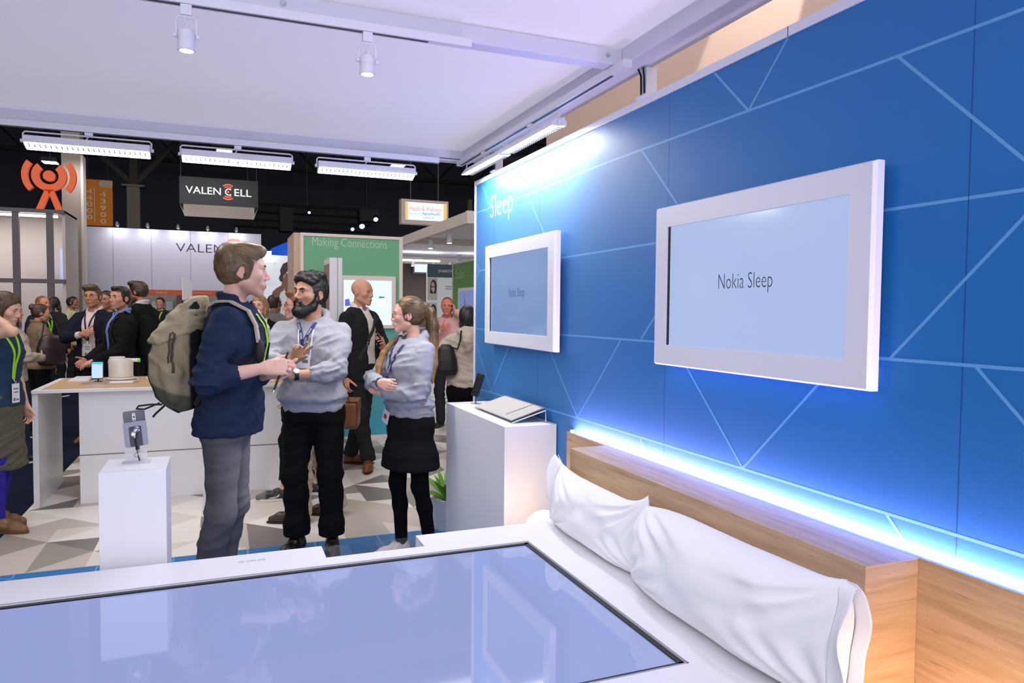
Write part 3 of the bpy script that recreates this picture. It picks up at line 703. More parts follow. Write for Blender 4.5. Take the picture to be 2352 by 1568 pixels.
o = MB().box(-1.09, -0.66, 6.86, 7.08, 0.9216, 0.9232).build('display_mat', M('mat_taupe', rgb(150, 136, 122), rough=0.6), base=(-0.87, 7, 0.9216)); tag(o, 'grey-brown display mat on the counter in front of the cream device', 'mat')
o = MB().box(-0.88, -0.70, 6.90, 7.04, 0.9233, 0.929).build('spec_card.001', MATS['card_white'], base=(-0.79, 7, 0.9233)); tag(o, 'white card lying on the counter mat in front of the cream device', 'card')
o = MB().box(-0.63, -0.50, 7.28, 7.48, 0.9216, 0.932).build('flat_box.001', MATS['flat_box_white'], base=(-0.57, 7.38, 0.9216)); tag(o, 'small flat pale box on the counter to the right of the cream device', 'box')
mb = MB(); mb.tube([(-0.735, 7.25, 0.95), (-0.70, 7.2, 0.945), (-0.675, 7.16, 0.925), (-0.69, 7.1, 0.9235)], 0.003, 6); o = mb.build('white_cord', CREAM, base=(-0.70, 7.18, 0.92), smooth=True); tag(o, 'thin white cord curling from the cream device on the counter', 'cord')
o = MB().box(0.33, 0.44, 6.70, 6.98, 0.9216, 0.935).build('spec_card.002', MATS['card_white'], base=(0.385, 6.84, 0.9216)); tag(o, 'white slab on the counter behind the bearded man\'s elbow', 'card')
t, P = phone_on_rod('display_phone.003', 'phone with a blue screen on the counter behind the backpack man\'s hands', (0.16, 7.05, 0.92), (0.165, 7.05, 1.0), (-0.1, -1, 0.1), (0, 0.1, 1), 0.08, 0.13, PH_ON)
mb = MB(); mb.tube([(0.165, 7.055, 0.94), (0.165, 7.06, 0.922)], 0.012, 8); mb.build('stand', BLACK, t, smooth=True)

# ------------------------------------------------------------------ track lamps
def track(name, label, pts_box, slot, loc):
    t = thing(name, label, 'track', loc)
    mb = MB(); mb.box(*pts_box); mb.build('rail', WMETAL, t)
    mb = MB(); mb.box(*slot); mb.build('slot', DGREY, t)
    return t
track('lamp_track', 'white lamp track under the middle ceiling beam', (-0.42, 0.86, 2.548, 2.582, 2.531, 2.560), (-0.41, 0.70, 2.558, 2.572, 2.530, 2.533), (0.2, 2.56, 2.56))
track('lamp_track.001', 'white lamp track under the far edge of the canopy', (-6, 1.33, 4.585, 4.62, 2.525, 2.56), (-6, 1.30, 4.596, 4.609, 2.524, 2.527), (0, 4.6, 2.56))
mb_t = track('lamp_track.002', 'white lamp track running along the top of the blue wall', (1.470, 1.508, 2.50, 4.66, 2.528, 2.558), (1.482, 1.496, 2.62, 4.62, 2.527, 2.530), (1.49, 3.6, 2.56))
def linear_lamp(name, label, c, axis, length, power, tilt, group, drop=0.028):
    """louvred linear lamp hung from a yoke; axis = unit vector along it, tilt = unit vector the light leans to"""
    c, ax = Vector(c), Vector(axis); tv = Vector(tilt); upv = Vector((0, 0, 1))
    t = thing(name, label, 'lamp', c+Vector((0, 0, 0.1)), group=group)
    L = length/2
    prof = [(-0.042, 0.0), (0.040, -drop), (0.036, 0.004), (0.012, 0.034), (-0.030, 0.038), (-0.044, 0.014)]   # (along tilt, up)
    prof = [(p[0]*-1, p[1]) for p in prof]
    mb = MB(); mb.prism([(p[0], p[1]) for p in prof], c-ax*L, tv, upv, ax, length); mb.build('housing', WMETAL, t)
    a0, a1 = prof[0], prof[1]
    def F(u, s, d=0.0):
        n = Vector((0, 0, 0))+tv*(a1[1]-a0[1])*-1+upv*(a1[0]-a0[0]); n.normalize()
        if n.z > 0: n = -n
        return c+ax*u+tv*(a0[0]+(a1[0]-a0[0])*s)+upv*(a0[1]+(a1[1]-a0[1])*s)+n*d
    mb = MB(); q = [F(-L+0.006, 0.06, 0.0012), F(L-0.006, 0.06, 0.0012), F(L-0.006, 0.94, 0.0012), F(-L+0.006, 0.94, 0.0012)]; mb.add(q, [(0, 1, 2, 3)]); mb.add([F(-L+0.006, 0.06, 0.0006), F(L-0.006, 0.06, 0.0006), F(L-0.006, 0.94, 0.0006), F(-L+0.006, 0.94, 0.0006)], [(3, 2, 1, 0)])
    mb.build('light_panel', LAMP, t)
    mb = MB()
    for k in range(23):
        u = -L+length*(k+1)/24
        mb.hexa([F(u-0.002, 0.1, 0.001), F(u+0.002, 0.1, 0.001), F(u+0.003, 0.55, 0.001), F(u-0.003, 0.55, 0.001), F(u-0.002, 0.1, 0.008), F(u+0.002, 0.1, 0.008), F(u+0.003, 0.55, 0.004), F(u-0.003, 0.55, 0.004)])
    mb.build('louvre_grille', DGREY, t)
    y0 = c+upv*0.062
    mb = MB(); mb.tube([c-ax*(L+0.006)+upv*0.01, c-ax*(L+0.006)+upv*0.052, y0-ax*(L-0.004), y0+ax*(L-0.004), c+ax*(L+0.006)+upv*0.052, c+ax*(L+0.006)+upv*0.01], 0.0045, 8); mb.build('yoke', WMETAL, t, smooth=True)
    for s in (-1, 1):
        mb = MB(); mb.cyl(c+ax*s*(L+0.004)+upv*0.012, c+ax*s*(L+0.018)+upv*0.012, 0.010, n=14); mb.build('knob', WMETAL, t, smooth=True)
    mb = MB(); a = y0+upv*0.002
    lo, hi = a-ax*0.02-tv*0.014, a+ax*0.02+tv*0.014
    mb.box(min(lo.x, hi.x), max(lo.x, hi.x), min(lo.y, hi.y), max(lo.y, hi.y), a.z, 2.5235 if abs(ax.x) > 0.5 else 2.5265); mb.build('track_adapter', WMETAL, t, bevel=0.002)
    mb = MB(); mb.tube([a, a+ax*-0.012+upv*-0.018, a+ax*-0.004+upv*-0.032], 0.003, 6); mb.build('cord', WMETAL, t, smooth=True)
    nn = (F(0, 0.5, 0.1)-F(0, 0.5, 0)).normalized()
    p = F(0, 0.5, 0.012); o = sun_area('linear_lamp_light', p, p+nn, length, 0.05, power, (1.0, 0.97, 0.93))
    q = Matrix((ax, (-nn).cross(ax), -nn)).transposed(); o.rotation_euler = q.to_euler()
    return t
G1 = 'louvred linear lamps along the far canopy edge'
linear_lamp('linear_lamp', 'lit linear lamp at the left of the far canopy edge, above the orange figure sign', (-0.664, 4.60, 2.441), (1, 0, 0), 0.605, 5, (0, -1, 0), G1)
linear_lamp('linear_lamp.001', 'lit linear lamp in the middle of the far canopy edge, above the black hanging sign', (0.102, 4.60, 2.438), (1, 0, 0), 0.605, 5, (0, -1, 0), G1)
linear_lamp('linear_lamp.002', 'lit linear lamp at the right of the far canopy edge, above the green wall', (0.864, 4.60, 2.435), (1, 0, 0), 0.605, 5, (0, -1, 0), G1)
G2 = 'linear lamps washing the blue wall'
linear_lamp('linear_lamp.003', 'lit linear lamp over the blue wall, the nearer of the two on that track', (1.487, 3.45, 2.446), (0, 1, 0), 0.66, 8, (1, 0, 0), G2, 0.006)
linear_lamp('linear_lamp.004', 'lit linear lamp over the blue wall, the farther of the two on that track', (1.487, 4.16, 2.446), (0, 1, 0), 0.66, 8, (1, 0, 0), G2, 0.006)
def spot_lamp(name, label, x, y, ztop, power, target):
    t = thing(name, label, 'lamp', (x, y, ztop), group='track spotlights under the canopy')
    mb = MB(); mb.box(x-0.017, x+0.017, y-0.012, y+0.012, ztop-0.034, ztop); mb.build('track_adapter', WMETAL, t, bevel=0.002)
    z = ztop-0.036
    mb = MB(); mb.tube([(x-0.030, y, z-0.068), (x-0.029, y, z-0.010), (x-0.022, y, z-0.001), (x+0.022, y, z-0.001), (x+0.029, y, z-0.010), (x+0.030, y, z-0.068)], 0.004, 8); mb.build('yoke', WMETAL, t, smooth=True)
    for s in (-1, 1):
        mb = MB(); mb.cyl((x+s*0.028, y, z-0.062), (x+s*0.038, y, z-0.062), 0.007, n=12); mb.build('knob', WMETAL, t, smooth=True)
    mb = MB(); mb.lathe([(0.001, z-0.036), (0.012, z-0.037), (0.021, z-0.043), (0.0262, z-0.052), (0.0265, z-0.075), (0.0255, z-0.0755), (0.0255, z-0.077), (0.0265, z-0.0775), (0.0268, z-0.108), (0.022, z-0.1085), (0.021, z-0.104)], (x, y, 0), 32); mb.build('lamp_head', WMETAL, t, smooth=True, angle=50)
    mb = MB(); mb.lathe([(0.001, z-0.104), (0.0215, z-0.104)], (x, y, 0), 28); mb.f = [f[::-1] for f in mb.f]; mb.build('lamp_face', LAMP, t)
    mb = MB(); mb.tube([(x+0.002, y, z-0.037), (x+0.004, y, z-0.022), (x-0.006, y, z-0.014), (x-0.003, y, z)], 0.0035, 8); mb.build('cord', WMETAL, t, smooth=True)
    spot('track_spot_light', (x, y, z-0.115), target, power, 95, 0.7, (0.97, 0.97, 1.0), 0.022)
spot_lamp('track_spotlight', 'white track spotlight under the middle beam, the left of the pair', -0.094, 2.56, 2.530, 7, (-0.2, 3.1, 0))
spot_lamp('track_spotlight.001', 'white track spotlight under the middle beam, the right of the pair', 0.481, 2.56, 2.530, 7, (0.5, 2.9, 0))
# fill spots added on the next beam, unseen behind the camera
for k, (x, tgt, pw) in enumerate(((-1.3, (-0.1, 4.0, 1.3), 34), (-0.4, (0.6, 4.5, 1.25), 40), (0.5, (0.3, 2.2, 0.66), 20), (1.1, (1.25, 1.9, 0.75), 20), (-0.85, (1.6, 1.75, 1.7), 26))):
    spot_lamp('track_spotlight.%03d' % (k+2), 'added unseen fill spotlight on the rear beam above the viewer, %s' % ('first from the left', 'second from the left', 'third from the left', 'last on the right', 'between the first pair')[k], x, -0.065, 2.560, pw, tgt)
# ================================================================== beyond the booth
# ------------------------------------------------------------------ peach wall of the neighbouring stand, rising behind the blue wall
PEACH = M('peach_wall', rgb(204, 176, 164), rough=0.8, vary=0.02)
mb = MB(); mb.box(2.9, 3.1, -4.0, 6.35, 0, 4.6); o = mb.build('neighbour_wall', PEACH, base=(3.0, 1.0, 0)); tag(o, 'tall peach-coloured wall rising behind the blue wall', 'wall')
spot('stand_wash_light', (2.1, 2.5, 4.8), (2.9, 3.45, 3.25), 240, 22, 0.15, (1.0, 0.90, 0.80), 0.02)
sun_area('stand_wash_light', (2.15, 3.3, 4.4), (2.9, 3.4, 2.6), 3.5, 0.2, 6, (1.0, 0.90, 0.80))

# ------------------------------------------------------------------ green wall
t = thing('connections_wall', 'green display wall reading Making Connections with a wooden side', 'wall', (1.48, 9.2, 0))
GREEN = bpy.data.materials.new('green_teal_graphic'); GREEN.use_nodes = True
nt = GREEN.node_tree; bb = nt.nodes['Principled BSDF']; bb.inputs['Roughness'].default_value = 0.5
tcn = nt.nodes.new('ShaderNodeTexCoord'); sp = nt.nodes.new('ShaderNodeSeparateXYZ'); nt.links.new(tcn.outputs['Object'], sp.inputs['Vector'])
mr = nt.nodes.new('ShaderNodeMapRange'); mr.inputs['From Min'].default_value = 0.2; mr.inputs['From Max'].default_value = 1.9; nt.links.new(sp.outputs['Z'], mr.inputs['Value'])
rp = nt.nodes.new('ShaderNodeValToRGB'); rp.color_ramp.elements[0].color = rgb(64, 160, 188); rp.color_ramp.elements[1].color = rgb(106, 172, 134); nt.links.new(mr.outputs['Result'], rp.inputs['Fac']); nt.links.new(rp.outputs['Color'], bb.inputs['Base Color'])
PINKW = M('warm_white_frame', rgb(226, 212, 208), rough=0.4, vary=0.01)
mb = MB(); mb.box(0.905, 2.04, 8.785, 8.80, 0.03, 2.42); mb.build('graphic_panel', GREEN, t)
mb = MB(); mb.box(0.871, 0.905, 8.775, 8.82, 0, 2.455); mb.box(2.04, 2.084, 8.775, 8.82, 0, 2.455); mb.box(0.905, 2.04, 8.775, 8.82, 2.42, 2.455); mb.box(0.905, 2.04, 8.775, 8.82, 0, 0.03); mb.build('frame', PINKW, t)
mb = MB(); mb.box(0.80, 0.872, 8.82, 9.66, 0, 2.455); mb.box(0.872, 2.084, 8.82, 9.66, 0, 2.45); mb.build('wooden_side', OAKZ, t)
mb = MB(); mb.text('Making Connections', (1.005, 8.784, 2.275), (1, 0, 0), (0, 0, 1), 0.885, 0.135, weight=-0.012); mb.build('lettering', M('pale_green_ink', rgb(190, 216, 190), rough=0.5), t)
t = thing('green_wall_screen', 'framed screen showing a jar on the green wall behind the bald man', 'screen', (1.66, 8.76, 1.33))
mb = MB(); mb.box(1.346, 1.988, 8.73, 8.784, 1.335, 1.968); mb.build('frame', PINKW, t, bevel=0.004)
mb = MB(); mb.box(1.362, 1.935, 8.724, 8.7305, 1.378, 1.912); p = mb.build('panel', M('screen_white', rgb(60, 64, 70), rough=0.15, emit=(0.62, 0.70, 0.86, 1), emit_s=1.0, vary=0), t)
mb = MB(); mb.cyl((1.80, 8.7235, 1.66), (1.80, 8.7235, 1.735), 0.048, n=24)
q = MB(); poly = [(-0.045, 0), (0.045, 0), (0.05, 0.02), (0.05, 0.085), (0.035, 0.105), (-0.035, 0.105), (-0.05, 0.085), (-0.05, 0.02)]
q.prism(poly, (1.805, 8.7238, 1.60), (1, 0, 0), (0, 0, 1), (0, -1, 0), 0.0004); q.build('jar_picture', M('picture_pale', rgb(200, 206, 214), emit=(0.52, 0.58, 0.66, 1), emit_s=1.0), p)
q = MB(); q.prism([(-0.03, 0), (0.035, 0.004), (0.04, 0.02), (-0.03, 0.025)], (1.81, 8.7232, 1.70), (1, 0, 0), (0, 0, 1), (0, -1, 0), 0.0004); q.build('lid_picture', M('picture_green', rgb(40, 120, 100), emit=(0.02, 0.16, 0.12, 1), emit_s=1.0), p)
q = MB(); q.prism([(0, 0), (0.06, 0.01), (0.05, 0.09), (0, 0.08)], (1.375, 8.7236, 1.60), (1, 0, 0), (0, 0, 1), (0, -1, 0), 0.0004); q.build('box_picture', M('picture_blue', rgb(60, 80, 180), emit=(0.05, 0.08, 0.42, 1), emit_s=1.0), p)
# narrow divider in front of it
t = thing('divider_panel', 'narrow white divider panel with a grey-brown face, left of the bald man', 'panel', (1.07, 7.9, 0))
mb = MB(); mb.box(1.055, 1.185, 7.69, 8.14, 0, 2.10); mb.build('panel_body', FRAMEW, t, bevel=0.003)
mb = MB(); mb.box(1.051, 1.056, 7.72, 8.12, 0.05, 2.04); mb.build('side_face', M('grey_brown', rgb(150, 130, 122), rough=0.6, vary=0.06, scale=20), t)
mb = MB(); mb.box(1.133, 1.137, 7.6885, 7.691, 0, 2.10); mb.build('joint', DGREY, t)

# ------------------------------------------------------------------ Valencell stand
LILAC = M('lilac_wall', rgb(196, 192, 208), rough=0.55, vary=0.02)
ORANGE = M('logo_orange', rgb(232, 92, 52), rough=0.5)
def arcs(mb, cx, cz, y, r0, r1, a0, a1, mi=None, n=16, t=0.004):
    pts = [(r1*math.cos(math.radians(a0+(a1-a0)*k/n)), r1*math.sin(math.radians(a0+(a1-a0)*k/n))) for k in range(n+1)]
    pts += [(r0*math.cos(math.radians(a1-(a1-a0)*k/n)), r0*math.sin(math.radians(a1-(a1-a0)*k/n))) for k in range(n+1)]
    for k in range(n):
        mb.prism([pts[k], pts[k+1], pts[2*n-k], pts[2*n+1-k]][::-1], (cx, y, cz), (1, 0, 0), (0, 0, 1), (0, -1, 0), t, mi)
t = thing('sponsor_wall', 'lilac-white stand wall reading Valencell in dark letters', 'wall', (-1.0, 20.4, 0))
mb = MB(); mb.box(-3.35, 1.01, 20.3, 20.5, 0, 3.52); mb.build('wall_panel', LILAC, t)
mb = MB()
for x in (-2.45, -1.6, -0.7, 0.2): mb.box(x-0.006, x+0.006, 20.297, 20.301, 0, 3.52)
mb.box(-3.35, 1.01, 20.297, 20.301, 1.735, 1.747)
mb.build('panel_joint', M('joint_lilac', rgb(150, 146, 162), rough=0.6), t)
DINK = M('dark_lettering', rgb(46, 42, 60), rough=0.5)
mb = MB(); mb.text('VALEN', (-1.04, 20.298, 2.985), (1, 0, 0), (0, 0, 1), 1.13, 0.215, weight=-0.01); mb.text('C', (0.24, 20.298, 2.985), (1, 0, 0), (0, 0, 1), 0.2, 0.215); mb.text('ELL', (0.53, 20.298, 2.985), (1, 0, 0), (0, 0, 1), 0.46, 0.215); mb.build('lettering', DINK, t)
mb = MB()
for a in (55, 235):
    arcs(mb, 0.34, 3.09, 20.298, 0.165, 0.205, a, a+70); arcs(mb, 0.34, 3.09, 20.298, 0.235, 0.285, a, a+70)
mb.build('arc_mark', M('salmon_mark', rgb(236, 130, 112), rough=0.5), t)
for k, x in enumerate((-2.34, -1.67, -0.98, -0.29, 0.40)):
    t = thing('arm_spotlight' if k == 0 else 'arm_spotlight.%03d' % k, 'small arm spotlight on top of the lilac Valencell wall, %s from the left' % ('first', 'second', 'third', 'fourth', 'fifth')[k], 'lamp', (x, 20.4, 3.52), group='arm spotlights on the lilac wall')
    mb = MB(); mb.tube([(x, 20.4, 3.52), (x, 20.38, 3.60), (x, 20.2, 3.63)], 0.012, 6); mb.build('arm', CHROME, t, smooth=True)
    mb = MB(); mb.cyl((x, 20.16, 3.65), (x, 20.22, 3.585), 0.03, 0.05, n=14); mb.build('lamp_head', DGREY, t, smooth=True)
    mb = MB(); mb.cyl((x, 20.221, 3.584), (x, 20.223, 3.582), 0.045, n=14); mb.build('lamp_face', LAMP, t)
    spot('arm_spot_light', (x, 20.08, 3.62), (x, 20.3, 3.1), 9, 150, 1.0, (0.95, 0.96, 1.0), 0.08)
sun_area('stand_light', (-1.2, 18.6, 4.6), (-1.2, 20.3, 2.4), 4.0, 0.4, 22, (0.92, 0.90, 1.0))
# hanging black sign
t = thing('hanging_sign', 'black hanging box sign reading Valencell in white and orange', 'sign', (0, 19.9, 3.88))
VB = M('sign_black', rgb(38, 38, 40), rough=0.7, vary=0.05)
mb = MB(); mb.box(-0.91, 0.905, 19.5, 19.53, 4.105, 4.77); mb.box(-0.91, -0.88, 19.53, 21.3, 4.105, 4.77); mb.box(0.875, 0.905, 19.53, 21.3, 4.105, 4.77); mb.build('sign_face', VB, t)
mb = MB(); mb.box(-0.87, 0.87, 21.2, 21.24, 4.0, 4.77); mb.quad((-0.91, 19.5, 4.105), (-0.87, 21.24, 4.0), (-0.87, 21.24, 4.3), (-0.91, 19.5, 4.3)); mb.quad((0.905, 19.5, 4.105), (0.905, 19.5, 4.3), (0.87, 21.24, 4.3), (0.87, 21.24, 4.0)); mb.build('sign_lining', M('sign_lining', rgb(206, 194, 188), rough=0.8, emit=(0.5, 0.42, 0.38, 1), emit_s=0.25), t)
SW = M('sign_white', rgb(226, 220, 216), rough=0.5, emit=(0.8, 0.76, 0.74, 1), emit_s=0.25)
mb = MB(); mb.text('VALEN', (-0.77, 19.498, 4.365), (1, 0, 0), (0, 0, 1), 0.80, 0.175, weight=0.006); mb.text('C', (0.125, 19.498, 4.365), (1, 0, 0), (0, 0, 1), 0.145, 0.175, weight=0.004); mb.text('ELL', (0.345, 19.498, 4.365), (1, 0, 0), (0, 0, 1), 0.40, 0.175, weight=0.006)
mb.build('lettering', SW, t)
mb = MB()
for a in (52, 232):
    arcs(mb, 0.195, 4.452, 19.498, 0.112, 0.142, a, a+76); arcs(mb, 0.195, 4.452, 19.498, 0.165, 0.198, a, a+76)
mb.cyl((0.197, 19.494, 4.452), (0.197, 19.499, 4.452), 0.028, n=14)
mb.build('arc_mark', ORANGE, t)
mb = MB()
for x in (-0.88, 0.87): mb.tube([(x, 19.6, 4.77), (x, 19.6, 13.0)], 0.008, 5)
mb.build('hanging_cable', DGREY, t)

# ------------------------------------------------------------------ column with extinguisher sign
t = thing('concrete_column', 'square beige concrete column left of the lilac wall', 'column', (-3.1, 19.3, 0))
mb = MB(); mb.box(-3.30, -2.925, 19.0, 19.45, 0, 13.0); mb.build('shaft', M('column_paint', rgb(158, 146, 134), rough=0.8, vary=0.05, scale=3), t, bevel=0.01)
mb = MB(); mb.box(-2.925, -2.875, 19.02, 19.4, 0, 5.0); mb.build('pale_side_strip', M('side_strip_pale', rgb(214, 204, 196), rough=0.6), t)  # narrow paler strip along the column's right side
t = thing('extinguisher_sign', 'small red extinguisher sign on the concrete column', 'sign', (-3.09, 18.99, 1.95))
mb = MB(); mb.box(-3.155, -3.025, 18.985, 19.0, 1.97, 2.19); mb.build('plate', M('sign_red', rgb(150, 30, 56), rough=0.5), t)
mb = MB(); mb.text('FIRE', (-3.14, 18.984, 2.13), (1, 0, 0), (0, 0, 1), 0.10, 0.035)
arcs(mb, -3.09, 2.04, 18.985, 0.02, 0.035, 0, 359, n=20, t=0.002)
mb.build('symbol', M('sign_pink', rgb(226, 180, 186), rough=0.5), t)

# ------------------------------------------------------------------ aisle banner, far column
t = thing('aisle_banner', 'orange hanging aisle banner with the numbers 44000 and 43900', 'banner', (-3.8, 28, 4.3))
mb = MB(); mb.box(-4.24, -3.37, 28.0, 28.03, 4.30, 5.84); mb.build('banner_cloth', M('banner_orange', rgb(206, 124, 34), rough=0.7, emit=rgb(200, 110, 20), emit_s=0.10, vary=0.06, scale=2), t)
mb = MB()
for k, ch in enumerate('44000'): mb.text(ch, (-4.20+0.06, 27.995, 5.36-0.215*k), (1, 0, 0), (0, 0, 1), 0.17, 0.16, weight=0.01)
for k, ch in enumerate('43900'): mb.text(ch, (-3.74, 27.995, 5.27-0.225*k), (1, 0, 0), (0, 0, 1), 0.17, 0.17, weight=0.01)
mb.box(-3.92, -3.905, 27.996, 27.999, 4.42, 5.56)
mb.build('lettering', M('banner_white', rgb(240, 226, 200), rough=0.6), t)
mb = MB(); mb.prism([(0, 0.11), (0.07, 0), (0.42, 0), (0.42, 0.22), (0.07, 0.22)], (-3.79, 28.0, 5.60), (1, 0, 0), (0, 0, 1), (0, -1, 0), 0.004); mb.build('arrow', M('arrow_pale', rgb(214, 200, 176), rough=0.6), t)
mb = MB()
for x in (-4.1, -3.5): mb.tube([(x, 28.01, 5.84), (x, 28.01, 13)], 0.01, 5)
mb.build('hanging_cable', DGREY, t)
t = thing('steel_column', 'far pale steel column carrying the roof trusses', 'column', (-3.2, 33.2, 0))
mb = MB(); mb.box(-3.47, -3.0, 33.0, 33.5, 0, 6.42); mb.build('shaft', M('steel_paint', rgb(150, 140, 128), rough=0.7, vary=0.08), t)
mb = MB(); mb.box(-3.64, -2.83, 32.9, 33.6, 6.42, 6.50); mb.build('cap_plate', MATS['steel_paint'], t)
mb = MB()
for dx in (-3.2, 2.6): mb.tube([(-3.23, 33.2, 6.5), (-3.23+dx, 33.2, 9.6)], 0.12, 6)
mb.tube([(-3.23, 33.2, 6.5), (-3.23, 33.2, 9.8)], 0.2, 8)
mb.build('brace', M('steel_dark', rgb(88, 82, 76), rough=0.8), t)

# ------------------------------------------------------------------ lit glass stand at the left, with the orange figure on its roof
t = thing('glass_stand', 'glass-walled stand with grey posts and a lit white interior at far left', 'stand', (-4.5, 17, 0))
POST = M('stand_post', rgb(92, 84, 90), rough=0.5)
mb = MB()
for x in (-5.4, -4.55, -3.72, -3.155): mb.box(x, x+0.11, 16.6, 16.7, 0, 3.39)
mb.box(-5.6, -2.85, 16.59, 16.71, 2.02, 2.10); mb.box(-5.6, -2.85, 16.585, 16.72, 3.385, 3.46)
mb.build('frame', POST, t)
mb = MB(); mb.box(-5.6, -2.85, 18.0, 18.1, 0, 3.46); mb.box(-2.9, -2.85, 16.7, 18.0, 0, 3.46); mb.box(-5.6, -2.85, 16.7, 18.0, 3.42, 3.46); mb.build('inner_wall', M('stand_inner', rgb(206, 196, 186), rough=0.6, vary=0.08, scale=1.2), t)
mb = MB(); mb.box(-5.6, -2.85, 16.64, 16.655, 0, 3.385); mb.build('glass_pane', glass('stand_glass', (0.93, 0.92, 0.95, 1)), t)
mb = MB(); mb.box(-5.5, -3.0, 16.8, 16.86, 3.33, 3.37); mb.build('light_strip', LAMP, t)
mb = MB(); mb.box(-3.05, -2.905, 17.3, 17.8, 2.05, 2.75); mb.build('wall_screen', M('stand_screen', rgb(120, 140, 200), emit=(0.40, 0.46, 0.72, 1), emit_s=0.8), t)
sun_area('stand_light', (-4.3, 17.1, 3.3), (-4.3, 17.6, 0), 2.4, 0.5, 15, (1.0, 0.94, 0.88))
t = thing('figure_sign', 'orange figure-shaped roof sign with raised arms and wave arcs', 'sign', (-3.12, 16.8, 3.46))
mb = MB(); cx, cz, yy = -3.11, 4.13, 16.8
mb.cyl((cx, yy-0.1, cz), (cx, yy+0.02, cz), 0.105, n=26)
arcs(mb, cx, cz, yy, 0.165, 0.30, 130, 410, n=30, t=0.10)
for (xa, xb) in ((-0.02, -0.17), (0.02, 0.17)):
    mb.prism([(xa-0.055, -0.27), (xa+0.055, -0.27), (xb+0.055, -0.67), (xb-0.065, -0.67)], (cx, yy, cz), (1, 0, 0), (0, 0, 1), (0, -1, 0), 0.10)
arcs(mb, cx, cz, yy, 0.355, 0.465, 142, 222, n=14, t=0.10); arcs(mb, cx, cz, yy, 0.355, 0.465, -42, 38, n=14, t=0.10)
mb.build('figure', M('sign_orange', rgb(226, 96, 40), rough=0.4, emit=rgb(220, 80, 20), emit_s=0.14), t)

# ------------------------------------------------------------------ low orange-topped stand in the middle distance
t = thing('orange_header_stand', 'low stand with an orange header behind the crowd', 'stand', (-0.7, 17.8, 0))
mb = MB(); mb.box(-1.9, 0.30, 17.6, 17.68, 1.83, 1.95); mb.build('header', M('header_orange', rgb(186, 84, 48), rough=0.6), t)
for (w_, x_, l_) in (('Medical', -1.31, 0.22), ('Medical Monitoring', -0.70, 0.52)):
    mb = MB(); mb.text(w_, (x_, 17.597, 1.868), (1, 0, 0), (0, 0, 1), l_, 0.055); mb.build('lettering', M('header_ink', rgb(214, 160, 140), rough=0.6), t)
mb = MB(); mb.box(-1.9, 0.30, 18.3, 18.36, 0, 1.9); mb.build('rear_wall', M('stand_rear', rgb(150, 146, 150), rough=0.7), t)
mb = MB()
for x in (-1.9, -0.9, 0.2): mb.box(x, x+0.1, 17.62, 18.3, 0, 1.83)
mb.build('side_wall', M('stand_brown', rgb(84, 70, 64), rough=0.7), t)
for (x, z, w, h) in ((-1.45, 1.45, 0.2, 0.25), (-1.15, 1.5, 0.14, 0.2), (-0.6, 1.45, 0.3, 0.2)):
    mb = MB(); mb.box(x, x+w, 18.28, 18.3, z, z+h); mb.build('poster', M('stand_poster', rgb(196, 194, 198), rough=0.6), t)
t = thing('upright_board', 'small white upright board on a wooden stand beyond the counter', 'board', (-0.38, 9.9, 0))
mb = MB(); mb.slab((-0.43, 9.87, 1.66), (-0.33, 9.95, 1.70), (-0.33, 9.95, 1.895), (-0.43, 9.87, 1.945), 0.02); mb.build('board', FRAMEW, t)
mb = MB(); mb.box(-0.425, -0.33, 9.90, 9.99, 0, 1.69); mb.build('post', OAKZ, t)

# ------------------------------------------------------------------ poster wall, blue dome
t = thing('poster_wall', 'white poster wall showing a dark-haired woman in a white top', 'poster', (0.9, 12.7, 0))
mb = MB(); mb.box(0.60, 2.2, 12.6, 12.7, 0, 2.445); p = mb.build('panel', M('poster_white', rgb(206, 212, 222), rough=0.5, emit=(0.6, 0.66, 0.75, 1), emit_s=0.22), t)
def flat(mb, pts, y, t=0.002): mb.prism(pts, (0, y, 0), (1, 0, 0), (0, 0, 1), (0, -1, 0), t)
mb = MB(); flat(mb, [(0.99, 1.2), (0.78, 1.2), (0.80, 1.55), (0.78, 1.72), (0.80, 1.84), (0.86, 1.90), (0.94, 1.95), (0.96, 2.05), (1.02, 2.16), (1.12, 2.10), (1.16, 1.95), (1.30, 1.85), (1.34, 1.2)], 12.599); mb.build('skin_print', M('print_skin', rgb(120, 84, 76), rough=0.6), p)
mb = MB(); flat(mb, [(0.92, 2.02), (0.90, 2.07), (0.93, 2.14), (0.92, 2.20), (0.97, 2.31), (1.05, 2.345), (1.14, 2.30), (1.18, 2.15), (1.17, 1.98), (1.12, 1.98), (1.12, 2.1), (1.04, 2.19), (0.975, 2.10), (0.955, 2.0)], 12.5965); mb.build('hair_print', M('print_hair', rgb(58, 46, 48), rough=0.6), p)
mb = MB(); flat(mb, [(0.98, 1.87), (1.0, 1.93), (0.99, 1.86), (1.12, 1.80), (1.2, 1.2), (0.90, 1.2), (0.91, 1.55), (0.89, 1.70), (0.93, 1.83)], 12.5955); mb.build('top_print', M('print_top', rgb(204, 214, 220), rough=0.6), p)
mb = MB(); mb.text('The smart way', (0.64, 12.599, 2.29), (1, 0, 0), (0, 0, 1), 0.23, 0.04, weight=-0.01); mb.text('to start moving', (0.62, 12.599, 1.99), (1, 0, 0), (0, 0, 1), 0.16, 0.022, weight=-0.01); mb.text('every single day', (0.62, 12.599, 1.95), (1, 0, 0), (0, 0, 1), 0.24, 0.022, weight=-0.01); mb.build('lettering', M('print_grey', rgb(168, 174, 184), rough=0.6), p)
mb = MB(); mb.box(0.70, 0.78, 12.5, 12.6, 2.43, 2.50); lamp = mb.build('top_lamp', LAMP, t)
t = thing('blue_canopy', 'blue domed canopy behind the poster wall', 'canopy', (1.5, 15.4, 0))
